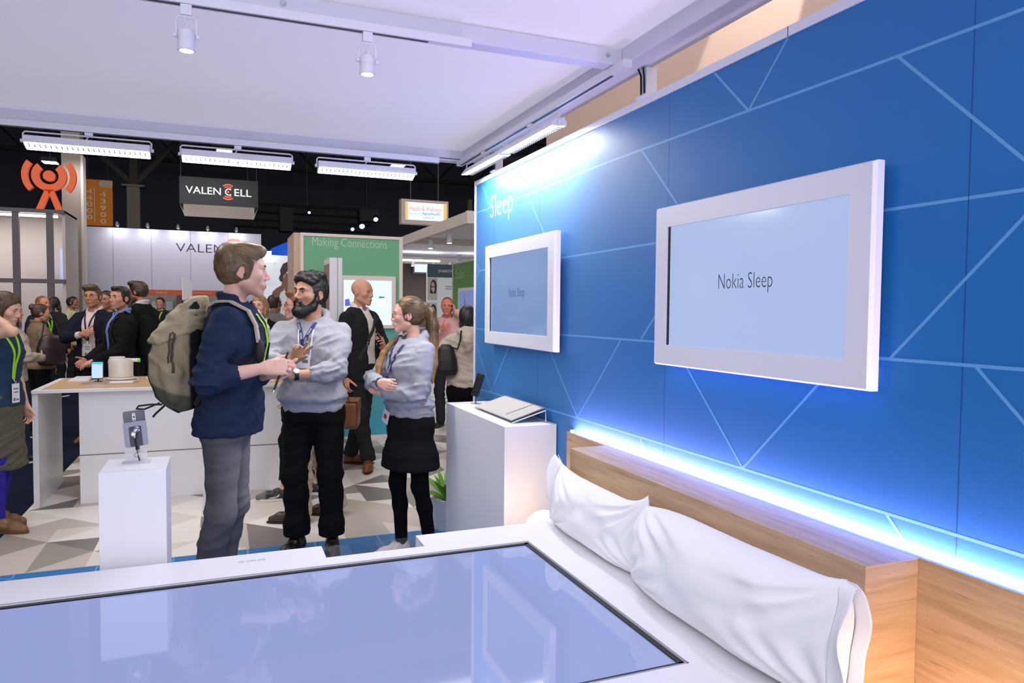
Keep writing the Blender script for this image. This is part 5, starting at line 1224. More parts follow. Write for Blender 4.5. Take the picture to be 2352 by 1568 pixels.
class Person:
    """one figure. Local frame: +Y faces forward, +X is the figure's right hand, Z up, feet at z = 0."""
    def __init__(s, label, x, y, face, h=1.75, female=False, group=None, skin=(226, 176, 150), lean=(0, 0), sway=0.0, head=(0, 0, 0), hscale=1.0, hoff=(0, 0, 0), wide=1.0, deep=1.0,
                 shoulder=None, rsh=0.0, lsh=0.0, R=None, L=None, rhand=None, lhand=None, feet=None, knee=None, res=0.009, hres=0.004, fres=None, gaze=(0, 0), stubble=None, smile=0.0, jaw=1.0, mouth_open=0.0, hand_scale=1.0):
        s.k = k = h/1.75; s.h = h; s.female = female; s.res = res; s.hres = hres; s.fres = fres or hres; s.label = label
        s.x, s.y, s.face = x, y, math.radians(face); s.skin = lin(skin); s.lean = np.array(lean, float); s.gaze = gaze
        s.wide, s.deep = wide, deep
        s.names = {}
        def sp(z): t = min(max((z/k-0.95)/0.52, 0), 1.2); return s.lean*t**1.2
        s.sp = sp
        zz = np.array([.80, .86, .93, 1.00, 1.08, 1.18, 1.28, 1.36, 1.42, 1.47])
        if female:
            rx = np.array([.150, .165, .172, .158, .132, .138, .149, .142, .100, .058]); ry = np.array([.10, .112, .118, .100, .088, .098, .116, .108, .080, .052])
            cy = np.array([-.01, -.01, -.012, 0, .004, .008, .016, .002, -.012, -.018])
        else:
            rx = np.array([.150, .163, .170, .165, .152, .162, .174, .168, .122, .070]); ry = np.array([.10, .108, .114, .108, .100, .108, .118, .112, .086, .058])
            cy = np.array([-.005, -.01, -.01, 0, 0.002, .002, .004, -.005, -.014, -.02])
        s.tz = zz*k; s.trx = rx*k*wide; s.try_ = ry*k*deep
        s.tcx = np.array([sp(z)[0] for z in s.tz])+sway*k*np.clip(1-np.abs(zz-.93)/.3, 0, 1); s.tcy = cy*k+np.array([sp(z)[1] for z in s.tz])
        sh = (shoulder or (0.152 if female else 0.182))*k*wide
        zs = 1.388*k; d = sp(zs)
        s.S = {1: np.array([sh+d[0], -0.012*k+d[1], zs+rsh*k]), -1: np.array([-sh+d[0], -0.012*k+d[1], zs+lsh*k])}
        s.N = np.array([sp(1.47*k)[0], -0.02*k+sp(1.47*k)[1], 1.475*k])
        s.la, s.lf = 0.285*k, 0.255*k
        s.W, s.E, s.hand = {}, {}, {}
        for sd, tgt, hd in ((1, R, rhand), (-1, L, lhand)):
            t = np.array(tgt[0], float) if tgt else s.S[sd]+np.array([sd*0.06, 0.05, -0.525])*k
            hint = tgt[1] if tgt and len(tgt) > 1 else (sd*0.5, -1, -0.2)
            s.E[sd], s.W[sd] = ik(s.S[sd], t, s.la, s.lf, hint)
            s.hand[sd] = hd or {}
        fe = feet or [((0.095, 0.0, 0), 8), ((-0.095, 0.0, 0), -8)]
        s.foot = {1: (np.array(fe[0][0], float)*k, math.radians(fe[0][1]), fe[0][2] if len(fe[0]) > 2 else 0.0), -1: (np.array(fe[1][0], float)*k, math.radians(fe[1][1]), fe[1][2] if len(fe[1]) > 2 else 0.0)}
        s.H, s.K, s.A = {}, {}, {}
        for sd in (1, -1):
            hip = np.array([sd*0.088*k*wide+np.interp(0.93*k, s.tz, s.tcx), -0.008*k+np.interp(0.93*k, s.tz, s.tcy), 0.90*k]); s.H[sd] = hip
            f, yaw, lift = s.foot[sd]; an = np.array([f[0], f[1], (0.085+lift)*k]) + Rz(-yaw) @ np.array([0, -0.03*k, 0])
            hint = (knee or {}).get(sd, (math.sin(yaw), math.cos(yaw), 0))
            s.K[sd], s.A[sd] = ik(hip, an, 0.415*k, 0.405*k, hint)
        yaw, pit, rol = (math.radians(a) for a in head)
        s.HR = Rz(-yaw) @ Rx(pit) @ Ry(rol); s.hk = k*hscale*(0.95 if female else 1.0)
        s.HC = s.N+np.array(hoff)*k+np.array([0, 0.018*k, 0.0])+s.HR @ (np.array([0, 0.012, 0.145])*s.hk)
        s.jaw = jaw; s.smile = smile; s.mo = mouth_open; s.stub = stubble; s.hs = hand_scale*k*(0.92 if female else 1.0)
        s.group = group
        s._body()
    # -------- frames
    def hp(s, p): return s.HC+s.HR @ (np.array(p, float)*s.hk)
    def world(s, p):
        a = -s.face; q = Rz(a) @ np.array(p, float); return Vector((q[0]+s.x, q[1]+s.y, q[2]))
    def hl(s, V): return ((V-s.HC) @ s.HR)/s.hk
    # -------- hand
    def _hand(s, f, sd):
        c = s.hand[sd]; g = s.hs; o = s.W[sd]; fore = unit(s.W[sd]-s.E[sd])
        d = unit(c.get('dir', fore)); n = np.array(c.get('palm', (-sd, 0, 0)), float); n = unit(n-d*(n @ d)); th = np.cross(d, n)*sd
        P = lambda a, b, e: o+(th*a+d*b+n*e)*g
        curl = c.get('curl', (25, 35, 20)); per = c.get('per', {}); spread = c.get('spread', 4)
        bases = [(0.029, 0.088), (0.0095, 0.092), (-0.010, 0.088), (-0.029, 0.078)]; lens = [0.072, 0.080, 0.074, 0.058]; rad = [.0088, .0092, .0088, .0078]
        wr = 0.024*g
        for i, (a, b) in enumerate(bases):
            f.cap(P(a*0.62, 0.0, 0), P(a, b*0.97, 0.0), 0.0155*g, 0.0125*g, k=0.012*g)
        f.ell(P(0.0, 0.045, 0.008), np.array([.034, .034, .016])*g, k=0.015*g, R=np.stack([th, d, n], 1))
        tips = []
        for i, (a, b) in enumerate(bases):
            cu = per.get(i, curl); p = P(a, b, 0); sa = math.radians(spread*(1.5-i)*0.67); ang = 0.0; dd0 = d*math.cos(sa)+th*math.sin(sa)
            for j, fr in enumerate((0.46, 0.30, 0.24)):
                ang += math.radians(cu[j]); dd = dd0*math.cos(ang)+n*math.sin(ang)
                q = p+dd*lens[i]*fr*g; r0 = rad[i]*(1-0.10*j)*g; f.cap(p, q, r0, r0*0.92, k=0.003*g); p = q
            tips.append(p)
        t = c.get('thumb', (0.75, 0.60, 0.35)); td = unit(th*t[0]+d*t[1]+n*t[2]); td2 = unit(td+d*0.5+n*t[2]*0.6) if c.get('tcurl', 1) else td
        p0 = P(0.020, 0.022, 0.004); p1 = p0+td*0.042*g; p2 = p1+unit(td+td2)*0.034*g; p3 = p2+td2*0.026*g
        f.cap(p0, p1, 0.0165*g, 0.0120*g, k=0.012*g); f.cap(p1, p2, 0.0112*g, 0.0100*g, k=0.004*g); f.cap(p2, p3, 0.0100*g, 0.0085*g, k=0.003*g)
        c['P'] = P; c['axes'] = (th, d, n); c['tips'] = tips
    # -------- continuous body: head, neck, trunk, limbs, hands
    def _body(s):
        k, f = s.k, Fld(); fem = s.female
        b0 = s.tz > 0.9*k
        f.loft(s.tz[b0], s.trx[b0]-0.022*k, s.try_[b0]-0.020*k, s.tcx[b0], s.tcy[b0], 2.3, 0.03*k)
        for sd in (1, -1):
            f.cap(s.N+np.array([sd*0.03, 0, -0.06])*k, s.S[sd]-np.array([sd*0.01*k, 0, 0.01*k]), 0.042*k, 0.036*k, 0.04*k)
            f.cap(s.S[sd], s.E[sd], 0.036*k, 0.033*k, 0.03*k)
            w2 = s.E[sd]+(s.W[sd]-s.E[sd])*0.35
            f.cap(s.E[sd], w2, 0.035*k*(0.88 if fem else 1), 0.037*k*(0.85 if fem else 1), 0.02*k); f.cap(w2, s.W[sd], 0.037*k*(0.85 if fem else 1), 0.0245*s.hs, 0.02*k)
            f.cap(s.H[sd], s.K[sd], 0.064*k, 0.036*k, 0.015*k); cal = s.K[sd]+(s.A[sd]-s.K[sd])*0.3+np.array([0, -0.012*k, 0])
            f.cap(s.K[sd], cal, 0.036*k, 0.036*k, 0.02*k); f.cap(cal, s.A[sd], 0.036*k, 0.028*k, 0.02*k)
            ft, yaw, lift = s.foot[sd]; fd = Rz(-yaw) @ np.array([0, 1.0, 0]); f.cap(s.A[sd]-np.array([0, 0, 0.03*k]), s.A[sd]+fd*0.13*k-np.array([0, 0, 0.055*k]), 0.034*k, 0.022*k, 0.03*k)
            s._hand(f, sd)
        f.cap(s.N-np.array([0, 0.01*k, 0.05*k]), s.hp((0, -0.022, -0.05)), 0.052*k*(0.84 if fem else 1), 0.050*s.hk*(0.84 if fem else 1), 0.03*k)
        s.head_field(f)
        s.body_field = f
        lo, hi = f.bounds(0.02)
        hr = s.hres
        hb = [(s.HC[t]-0.125*s.hk, s.HC[t]+0.125*s.hk, hr) for t in range(3)]
        bands = [[hb[t]] for t in range(3)]
        for sd in (1, -1):
            if s.hand[sd].get('hide'): continue
            c = s.hand[sd]['P'](0, 0.09, 0.02)
            for t in range(3): bands[t].append((c[t]-0.105*s.hs, c[t]+0.105*s.hs, s.fres))
        V, Q = solid(f, s.res, bands, (lo, hi), 0)
        # keep one piece and soften the grid steps
        V = relax(V, Q, 2, 0.3)
        col = np.tile(s.skin, (len(V), 1)); L = s.hl(V); inhead = (np.abs(L) < 0.16).all(1)
        hx, hy, hz = L[:, 0], L[:, 1], L[:, 2]
        def blend(m, c): 
            m = np.clip(m, 0, 1)[:, None]; col[:] = col*(1-m)+np.array(c)*m
        g = lambda c, r: np.exp(-(((L-np.array(c))/np.array(r))**2).sum(1))*inhead
        red = s.skin*np.array([0.97, 0.74, 0.72])
        blend(0.45*(g((0.045, .07, -.025), (.025, .03, .022))+g((-0.045, .07, -.025), (.025, .03, .022))), red)
        blend(0.5*g((0, .11, -.025), (.02, .025, .02)), red)
        blend(0.6*(g((0.08, 0, 0), (.012, .03, .04))+g((-0.08, 0, 0), (.012, .03, .04))), red)
        if s.stub is not None:
            j = np.clip((-(hz+0.045)+0.25*np.maximum(0, 0.05-hy)*0)/0.02, 0, 1)*np.clip((hy+0.02)/0.02, 0, 1)*np.clip((hz+0.135)/0.02, 0, 1)*inhead
            blend(s.stub[1]*j, lin(s.stub[0]))
        lip = lin((178, 96, 92)) if fem else s.skin*np.array([0.82, 0.52, 0.50])
        blend(1.0*g((0, .098, -.0655), (.020, .02, .0065)), lip)
        if s.mo > 0: blend(1.5*g((0, .10, -.066), (.011, .03, .0045*s.mo+0.002)), (0.03, 0.008, 0.008))
        else: blend(0.7*g((0, .10, -.0655), (.021, .02, .0014)), lip*0.25)
        blend(0.35*(g((.032, .09, -.012), (.018, .02, .006))+g((-.032, .09, -.012), (.018, .02, .006))), s.skin*np.array([0.75, 0.6, 0.6]))
        for q in (1, -1):
            blend(1.1*g((q*.032, .088, .0098), (.0155, .02, .0026)), s.skin*0.06)
        for sd in (1, -1):
            for tip in s.hand[sd]['tips']:
                dd = np.linalg.norm(V-tip, axis=1); blend(0.35*np.exp(-(dd/0.012)**2), red)
        s.root = o = link('person', V, Q, SKIN, paint=col)
        o.location = (s.x, s.y, 0); o.rotation_euler = (0, 0, -s.face)
        tag(o, s.label, 'person', s.group)
        s._eyes()
    def head_field(s, f):
        H, r = s.hp, s.hk; R = s.HR; j = s.jaw
        e = lambda c, rad, k=0.015, op='u': f.ell(H(c), np.array(rad)*r, k*r, op, R)
        cp = lambda a, b, ra, rb, k=0.015, op='u': f.cap(H(a), H(b), ra*r, rb*r, k*r, op)
        e((0, -.014, .035), (.074, .096, .083)); e((0, .022, .012), (.068, .070, .082), .03); e((0, .034, -.035), (.056*j, .056, .068), .03)
        for q in (1, -1):
            cp((q*.050*j, .004, -.060), (q*.013, .074, -.098), .020, .017, .02)
            e((q*.044, .062, -.020), (.022, .022, .020), .02)
            cp((q*.012, .090, .022), (q*.045, .074, .024), .0085, .0095, .014)
            e((q*.0765, -.014, -.004), (.0090, .0185, .0285), .007); e((q*.0865, -.006, -.006), (.0075, .0105, .0175), .004, 's'); e((q*.0745, -.006, -.030), (.006, .008, .009), .006); e((q*.0775, .004, -.010), (.0045, .004, .006), .004)
            e((q*.033, .106, .002), (.020, .022, .0135), .012, 's')
            e((q*.032, .0775, .0015), (.0145, .0155, .0140), .005)
            e((q*.0325, .098, .0010), (.0148, .014, .0066), .002, 's')
        e((0, .0755, -.100), (.020, .017, .016), .015)
        cp((0, .088, .018), (0, .1115, -.024), .0075, .0092, .010); e((0, .1085, -.0275), (.0105, .011, .0095), .006); cp((0, .086, -.040), (0, .0895, -.058), .013, .012, .012)
        for q in (1, -1): e((q*.0125, .100, -.032), (.0095, .012, .0085), .006); e((q*.007, .113, -.040), (.0035, .005, .003), .002, 's')
        e((0, .0845, -.067), (.027, .018, .019), .014)
        sm = s.smile*0.004; mo = s.mo*0.007
        for q in (1, -1):
            cp((0, .1010, -.0605+mo*.3), (q*.021, .0905, -.0640+sm), .0050, .0028, .004); cp((0, .0995, -.0705-mo), (q*.020, .0905, -.0660+sm), .0058, .0028, .004)
        if s.mo > 0: e((0, .106, -.0655-mo*.35), (.012, .012, .004+mo*.6), .002, 's')
        else: cp((-.020, .1005, -.0652+sm), (.020, .1005, -.0652+sm), .0012, .0012, .002, 's')
    def _eyes(s):
        gx, gz = s.gaze
        gd = unit((math.sin(math.radians(gx)), math.cos(math.radians(gx)), math.sin(math.radians(gz))))
        for q in (1, -1):
            mb = MB(); c = s.hp((q*.032, .0775, .0015)); r = 0.0126*s.hk
            n, m = 20, 14; mb.ball(c, r, n, m)
            V = np.array(mb.v); d = ((V-c) @ s.HR)/r
            a = np.degrees(np.arccos(np.clip(d @ gd, -1, 1)))
            col = np.tile(np.array([0.72, 0.69, 0.66]), (len(V), 1)); col[a < 33] = getattr(s, 'iris', (0.10, 0.055, 0.03)); col[a < 14] = (0.004, 0.004, 0.004)
            # rotate the ball so that its pole looks along the gaze: rings then follow iris and pupil
            ang = [0, 13, 15, 31, 34, 55, 80, 110, 145, 180]; w = s.HR @ gd; u = unit(np.cross(w, (0, 0, 1.0))); v = np.cross(w, u)
            VV, QQ, CC = [], [], []
            for i, t in enumerate(ang):
                for kk in range(n):
                    g = 2*math.pi*kk/n; t2 = math.radians(max(t, 0.3) if t < 179 else 179.7)
                    VV.append(c+r*(w*math.cos(t2)+(u*math.cos(g)+v*math.sin(g))*math.sin(t2)))
                    CC.append((0.004,)*3 if t < 14 else (getattr(s, 'iris', (0.09, 0.05, 0.03)) if t < 33 else (0.62, 0.58, 0.55)))
            for i in range(len(ang)-1):
                for kk in range(n): QQ.append((i*n+kk, (i+1)*n+kk, (i+1)*n+(kk+1) % n, i*n+(kk+1) % n))
            link('eye', np.array(VV), np.array(QQ), EYEM, s.root, np.array(CC))
    # -------- brows
    def brows(s, col, thick=1.0, tilt=-0.002):
        for q in (1, -1):
            f = Fld(); H = s.hp; r = s.hk
            f.path([H((q*.013, .0985, .0220-tilt)), H((q*.030, .0955, .0265)), H((q*.047, .080, .0215))], [.0034*thick*r, .0042*thick*r, .0018*thick*r], .003*r)
            V, Q = solid(f, 0.0016*max(1, s.hres/0.0028)); 
            link('eyebrow', V, Q, HAIRM, s.root, np.tile(lin(col), (len(V), 1)))
        return s
    # -------- hair
    def hair(s, style, col, col2=None, res=None, seed=0.0, fringe=0.0, name='hair', extra=None, strands=0):
        f = Fld(); H, r, R = s.hp, s.hk, s.HR; res = res or s.hres*1.15
        e = lambda c, rad, k=0.015, op='u': f.ell(H(c), np.array(rad)*r, k*r, op, R)
        cp = lambda a, b, ra, rb, k=0.015, op='u': f.cap(H(a), H(b), ra*r, rb*r, k*r, op)
        pl = lambda p, n: f.plane(H(p), R @ np.array(n, float))
        th = {'buzz': .004, 'short': .008, 'quiff': .008, 'wavy': .009, 'mop': .016, 'pony': .007, 'bob': .016, 'bun': .008, 'long': .014, 'braids': .016, 'side': .010}[style]
        e((0, -.014, .035), (.074+th, .096+th, .083+th)); e((0, -.02, -.005), (.070+th, .080+th, .075), .03)
        if style == 'quiff': e((0, .030, .094), (.062, .072, .030), .03); e((0, .064, .093), (.046, .028, .022), .02); e((.02, -.06, .07), (.06, .05, .05), .02)
        if style == 'wavy':
            for (x, y, z, a) in ((.0, .05, .108, .034), (.035, .035, .108, .034), (-.035, .045, .105, .034), (.06, .02, .085, .028), (-.058, .03, .085, .03), (.0, -.01, .118, .036), (.04, -.03, .112, .036), (-.04, -.03, .112, .036), (-.062, .052, .066, .020), (.062, .05, .068, .018), (-.015, .078, .090, .024), (.025, .075, .092, .024), (0, -.075, .09, .04), (.045, .066, .078, .02), (-.045, .068, .078, .022)):
                e((x, y, z), (a, a*1.05, a*0.72), .010)
        if style == 'mop':
            for (x, y, z, a) in ((.0, .06, .10, .04), (.04, .05, .09, .04), (-.04, .05, .095, .04), (.07, .01, .05, .03), (-.07, .01, .05, .03), (.03, .085, .072, .024), (-.03, .088, .078, .026), (0, -.02, .12, .05), (.06, .055, .06, .024), (-.06, .058, .062, .024)):
                e((x, y, z), (a, a, a*0.8), .012)
        if style == 'side': e((.03, .05, .10), (.05, .05, .03), .02); e((-.03, .04, .105), (.05, .055, .03), .02)
        # face opening
        fz = {'mop': -.045, 'pony': -.012, 'bun': -.012}.get(style, -.03)+fringe
        e((0, .118, fz), (.105 if style in ('bob', 'long') else .122, .103, .103), .004, 's')
        if style in ('buzz', 'short', 'quiff', 'wavy', 'side', 'mop'):
            pl((0, 0, -.050), (0, .36, -1)) if style != 'mop' else pl((0, 0, -.065), (0, .2, -1))
            for q in (1, -1): e((q*.086, .002, -.012), (.022, .024, .036), .004, 's')
            for q in (1, -1): cp((q*.070, .018, .02), (q*.071, .012, -.022), .009, .004, .01)
        elif style in ('pony', 'bun', 'braids'):
            pl((0, 0, -.062), (0, .45, -1))
            for q in (1, -1): e((q*.086, .006, -.016), (.020, .022, .028), .004, 's')
        if style == 'bun':
            e((0, -.105, .075), (.045, .040, .042), .012); e((0.02, -.12, .06), (.03, .03, .03), .012)
        if style == 'bob':
            for q in (1, -1):
                f.path([H((q*.072, .012, .03)), H((q*.080, .014, -.04)), H((q*.076, .022, -.095))], [.026*r, .026*r, .018*r], .02*r); f.path([H((q*.07, -.04, .0)), H((q*.07, -.045, -.10))], [.035*r, .025*r], .03*r)
            f.path([H((0, -.08, 0)), H((0, -.08, -.10))], [.05*r, .035*r], .03*r); pl((0, 0, -.108), (0, 0, -1))
        if style == 'long':
            for q in (1, -1):
                f.path([H((q*.072, .008, .03)), H((q*.084, .010, -.07)), H((q*.090, .02, -.20)), H((q*.085, .035, -.30))], [.026*r, .028*r, .028*r, .010*r], .02*r)
            f.path([H((0, -.085, 0)), H((0, -.10, -.15)), H((0, -.10, -.30))], [.055*r, .05*r, .02*r], .03*r)
        if style == 'pony':
            e((0, -.112, .052), (.026, .022, .028), .012)
            f.path([H((0, -.118, .050)), H((0, -.148, .010)), H((0.004, -.155, -.08)), H((0.0, -.150, -.19)), H((-.012, -.150, -.33)), H((-.022, -.145, -.455))], np.array([.018, .030, .040, .040, .032, .008])*r, .02*r)
            f.path([H((0.025, -.135, .0)), H((0.03, -.15, -.12)), H((.02, -.145, -.25)), H((.01, -.13, -.34))], np.array([.018, .026, .024, .005])*r, .02*r)
        if style == 'braids':
            e((0, -.075, .0), (.082, .06, .095), .02)
            for i in range(7):
                a = -0.9+i*0.3; x, y = .085*math.sin(a), -.105*math.cos(a)*0.9; pts = [H((x*0.9, y, .0))]+[H((x*1.05+.006*math.sin(t*2.2), y-.018, -.03*t)) for t in range(1, 9+i % 3)]
                f.path(pts, [.016*r]+[.0095*r]*(len(pts)-2)+[.004*r], .004*r)
        if extra: extra(f, H, r)
        V, Q = solid(f, res, smooth=1)
        if not len(V): return s
        N = vnormals(V, Q); L = s.hl(V)
        rad = np.hypot(L[:, 0], L[:, 2]-0.02); ang = np.arctan2(L[:, 0], L[:, 2]-.02+.0001); fl = np.hypot(L[:, 0], L[:, 1]+.02)
        az = np.arctan2(L[:, 0], L[:, 1]+.02)
        if style in ('pony', 'bun'):
            P = np.stack([ang*9+seed, L[:, 1]*9, rad*10], 1); tail = L[:, 1] < -.118
            P[tail] = np.stack([L[tail, 0]*150+seed, L[tail, 2]*5, L[tail, 1]*150], 1)
        elif style in ('wavy', 'mop'):
            P = np.stack([L[:, 0]*95+seed+18*L[:, 2], L[:, 1]*34+5*vnoise(L*30+seed), L[:, 2]*60], 1)
        elif style in ('bob', 'long'):
            P = np.stack([az*12+seed, L[:, 2]*6, fl*60], 1)
        else:
            P = np.stack([L[:, 0]*120+seed, L[:, 1]*26, L[:, 2]*38], 1)
        st = vnoise(P)+0.5*vnoise(P*2.1+7.3)
        amp = {'buzz': .0008, 'short': .0018, 'quiff': .0026, 'wavy': .0042, 'mop': .0040, 'pony': .0016, 'bob': .0022, 'bun': .0022, 'long': .0024, 'braids': .003, 'side': .0024}[style]
        V = V+N*(amp*st*r)[:, None]
        c1 = lin(col); c2 = lin(col2 or tuple(min(255, int(a*1.35+8)) for a in col))
        m = np.clip(0.45+0.38*st, 0, 1)[:, None]
        if style == 'pony': m = np.clip(m-.22+np.clip((-.16-L[:, 2])/.12, 0, 1)[:, None]*1.1+np.clip((L[:, 2]-.09)/.03, 0, 1)[:, None]*np.clip((L[:, 1]+.02)/.05, 0, 1)[:, None]*.6, 0, 1)
        link(name, V, Q, HAIRM, s.root, c1*(1-m)+c2*m)
        s.hbvh = BVHTree.FromPolygons([tuple(v) for v in V], [tuple(map(int, q)) for q in Q]) if strands else None
        if strands: s.strands(name+'_strands', V, N, style, c1, c2, strands, seed)
        return s
    def strands(s, name, V, N, style, c1, c2, n, seed, ln=0.030, down=False):
        """fine flat locks lying along the hair's flow"""
        rs = np.random.RandomState(int(seed*10)+5); r = s.hk
        ids = rs.randint(0, len(V), n); P = V[ids].copy(); Nn = N[ids]; L = s.hl(P)
        crown = np.array([0.01, -.055, .115])
        if down: fl = np.stack([L[:, 0]*.6, np.full(n, .35), np.full(n, -1.0)], 1)
        elif style in ('pony', 'bun'):
            tie = np.array([0, -.125, .05]); fl = tie-L; tl = L[:, 1] < -.112
            fl[tl] = np.array([0, -.05, -1.0])
        elif style in ('quiff', 'wavy', 'side', 'mop'):
            fl = L-crown; fl[:, 0] *= .55; up = L[:, 2] > .075
            fl[up] += np.array([.25, .5, .05])*(.12)
        else: fl = L-crown
        fl = fl+rs.randn(n, 3)*(.35 if style == 'wavy' else .12)*np.linalg.norm(fl, axis=1)[:, None]
        fl = fl @ s.HR.T
        vs, fs, cs = [], [], []; bvh = s.hbvh
        kk = np.clip(.5+.5*vnoise(L*40+seed)+.35*rs.randn(n), 0, 1)
        if style == 'pony': kk = np.clip(kk*.42-.02+np.clip((-.14-L[:, 2])/.14, 0, 1)*.7+np.clip((L[:, 2]-.085)/.03, 0, 1)*np.clip((L[:, 1]+.03)/.05, 0, 1)*.5, 0, 1)
        if style == 'quiff': kk = np.clip(kk*.55+np.clip((L[:, 2]-.06)/.05, 0, 1)*.5, 0, 1)
        for i in range(n):
            t = fl[i]-Nn[i]*(fl[i] @ Nn[i]); q = np.linalg.norm(t)
            if q < 1e-6: continue
            t /= q; b = np.cross(t, Nn[i]); l = ln*r*(.6+.8*rs.rand()); w = .0010*r*(.6+.8*rs.rand()); o = len(vs); cv = rs.randn()*.25; pts = []; lift = (.0006+.0016*rs.rand())*r
            for j in range(5):
                u = j/4; c = P[i]+t*l*(u-.4)+b*cv*l*(u-.4)**2
                hit, nn, _, dist = bvh.find_nearest(Vector(c))
                if hit is None: break
                nn = np.array(nn); hit = np.array(hit)
                if dist > .30*l: hit = .5*hit+.5*c
                pts.append(hit+nn*lift*(.4+u))
            if len(pts) < 5: continue
            for j, c in enumerate(pts):
                ww = w*(1-.8*(j/4)) if j else w*.5
                vs += [c-b*ww, c+b*ww]; cc = c1*(1-kk[i])+c2*kk[i]; cs += [cc, cc]
            for j in range(4): fs.append((o+2*j, o+2*j+1, o+2*j+3, o+2*j+2))
        if fs: link(name, np.array(vs), np.array(fs), HAIRM, s.root, np.array(cs))
    def beard(s, col, full=1.0, strands=0):
        f = Fld(); H, r, R = s.hp, s.hk, s.HR
        e = lambda c, rad, k=0.012, op='u': f.ell(H(c), np.array(rad)*r, k*r, op, R)
        for q in (1, -1):
            f.path([H((q*.066, .010, -.010)), H((q*.064, .016, -.045)), H((q*.054, .034, -.082)), H((q*.024, .078, -.112)), H((0, .088, -.118))], np.array([.010, .017, .024, .026, .028])*r*full, .02*r)
            f.path([H((q*.003, .107, -.050)), H((q*.022, .098, -.058)), H((q*.032, .086, -.078))], np.array([.007, .0085, .012])*r, .008*r)
        e((0, .078, -.108), (.034, .028, .028), .02); e((0, .060, -.120), (.038, .034, .020), .02); e((0, .100, -.084), (.012, .012, .010), .01)
        e((0, .108, -.0665), (.0195, .016, .0072), .004, 's')
        V, Q = solid(f, s.hres*0.95); N = vnormals(V, Q); L = s.hl(V)
        st = vnoise(np.stack([L[:, 0]*120, L[:, 1]*110, L[:, 2]*45], 1))
        V = V+N*(0.0022*st*r)[:, None]; c = lin(col); m = np.clip(.4+.4*st, 0, 1)[:, None]
        link('beard', V, Q, HAIRM, s.root, c*(1-m)+(c*1.9+0.004)*m)
        s.hbvh = BVHTree.FromPolygons([tuple(v) for v in V], [tuple(map(int, q)) for q in Q])
        if strands: s.strands('beard_strands', V, N, 'beard', c, c*2.2+.006, strands, 3.0, ln=.016, down=True)
        return s
    def glasses(s, mat, r=0.0012, w=0.0235, h=0.0165):
        mb = MB(); H = s.hp; k = s.hk
        for q in (1, -1):
            pts = [H((q*.033+w*math.cos(a)*(1), .1075-0.12*abs(w*math.cos(a)*q+0)*0 - .09*max(0, q*w*math.cos(a)), -.002+h*math.sin(a))) for a in [2*math.pi*i/22 for i in range(22)]]
            mb.tube([tuple(p) for p in pts], r*k, 6, closed=True)
            mb.tube([tuple(H((q*(.033+w), .1055, .002))), tuple(H((q*.073, .075, .004))), tuple(H((q*.079, .0, .004))), tuple(H((q*.077, -.018, -.008)))], r*k*1.1, 6)
        mb.tube([tuple(H((-.012, .1075, .002))), tuple(H((0, .112, .006))), tuple(H((.012, .1075, .002)))], r*k, 6)
        o = mb.build('glasses', mat, s.root, smooth=True, local=True); return s
    # -------- clothes
    def fold(s, V, N, amp, seed, freq=1.0, k=1.0):
        """cloth folds: stretched ridges that follow the limbs, stronger at bends"""
        P = V*freq/s.k
        a = vnoise(np.stack([P[:, 0]*9+P[:, 2]*9+seed, P[:, 1]*9-P[:, 2]*6, P[:, 2]*22+P[:, 0]*6], 1)); b = vnoise(np.stack([P[:, 0]*24+seed*3, P[:, 1]*22, P[:, 2]*40-P[:, 0]*26], 1)); c = vnoise(P*5.3+seed)
        w = np.full(len(V), 0.55)
        for q in list(s.E.values())+list(s.K.values()): w += 0.9*np.exp(-(np.linalg.norm(V-q, axis=1)/(0.11*s.k))**2)
        for q in s.S.values(): w -= 0.30*np.exp(-(np.linalg.norm(V-(q-np.array([0, 0, .06])), axis=1)/(0.10*s.k))**2)
        return V+N*((amp*w*((1-2.4*np.abs(a)**0.8)*0.85+0.42*b+0.5*c)))[:, None]
    def top(s, name, col, infl=0.016, hem=0.90, sleeve=(.066, .055, .044), cuff=0.0, amp=0.006, seed=1.0, neck=0.070, front=None, vneck=None, sleeves=True, mat=None, rib=None, flare=0.0, hood=False, collar=None, seamcol=None, label=None, side_sleeve=(1, -1), stack=0.0, boxy=2.3, extra=None, res=None, zs_top=0.0):
        k = s.k; f = Fld(); I = infl*k
        z = s.tz.copy(); m = z >= hem*k-0.001; z2 = np.concatenate([[hem*k], z[m]]) if not np.isclose(z[m][0], hem*k) else z[m]
        it = lambda a: np.interp(z2, s.tz, a)
        fl = flare*k*np.clip((1.15*k-z2)/(0.25*k), 0, 1)
        rx, ry = it(s.trx)+I+fl, it(s.try_)+I+fl
        z2[-1] += zs_top*k
        if rib: # gathered hem under a bloused body
            zx = np.array([hem, hem+.05, hem+.082])*k; dd = np.array([-.008, -.008, .012])*k
            z3 = np.concatenate([zx, z2[z2 > (hem+.11)*k]]); it = lambda a: np.interp(z3, s.tz, a)
            fl = flare*k*np.clip((1.15*k-z3)/(0.25*k), 0, 1)*np.clip((z3-hem*k)/(.08*k), 0, 1)
            rx, ry = it(s.trx)+I+fl, it(s.try_)+I+fl; rx[:3] += dd; ry[:3] += dd; z2 = z3
        f.loft(z2, rx, ry, it(s.tcx), it(s.tcy), boxy, 0.03*k)
        for sd in (1, -1):
            f.cap(s.N+np.array([sd*0.030, -.005, -0.040])*k, s.S[sd]-np.array([sd*.01*k, 0, 0.006*k]), 0.040*k+I*0.6, 0.044*k+I*0.3, 0.05*k)
        g = Fld()
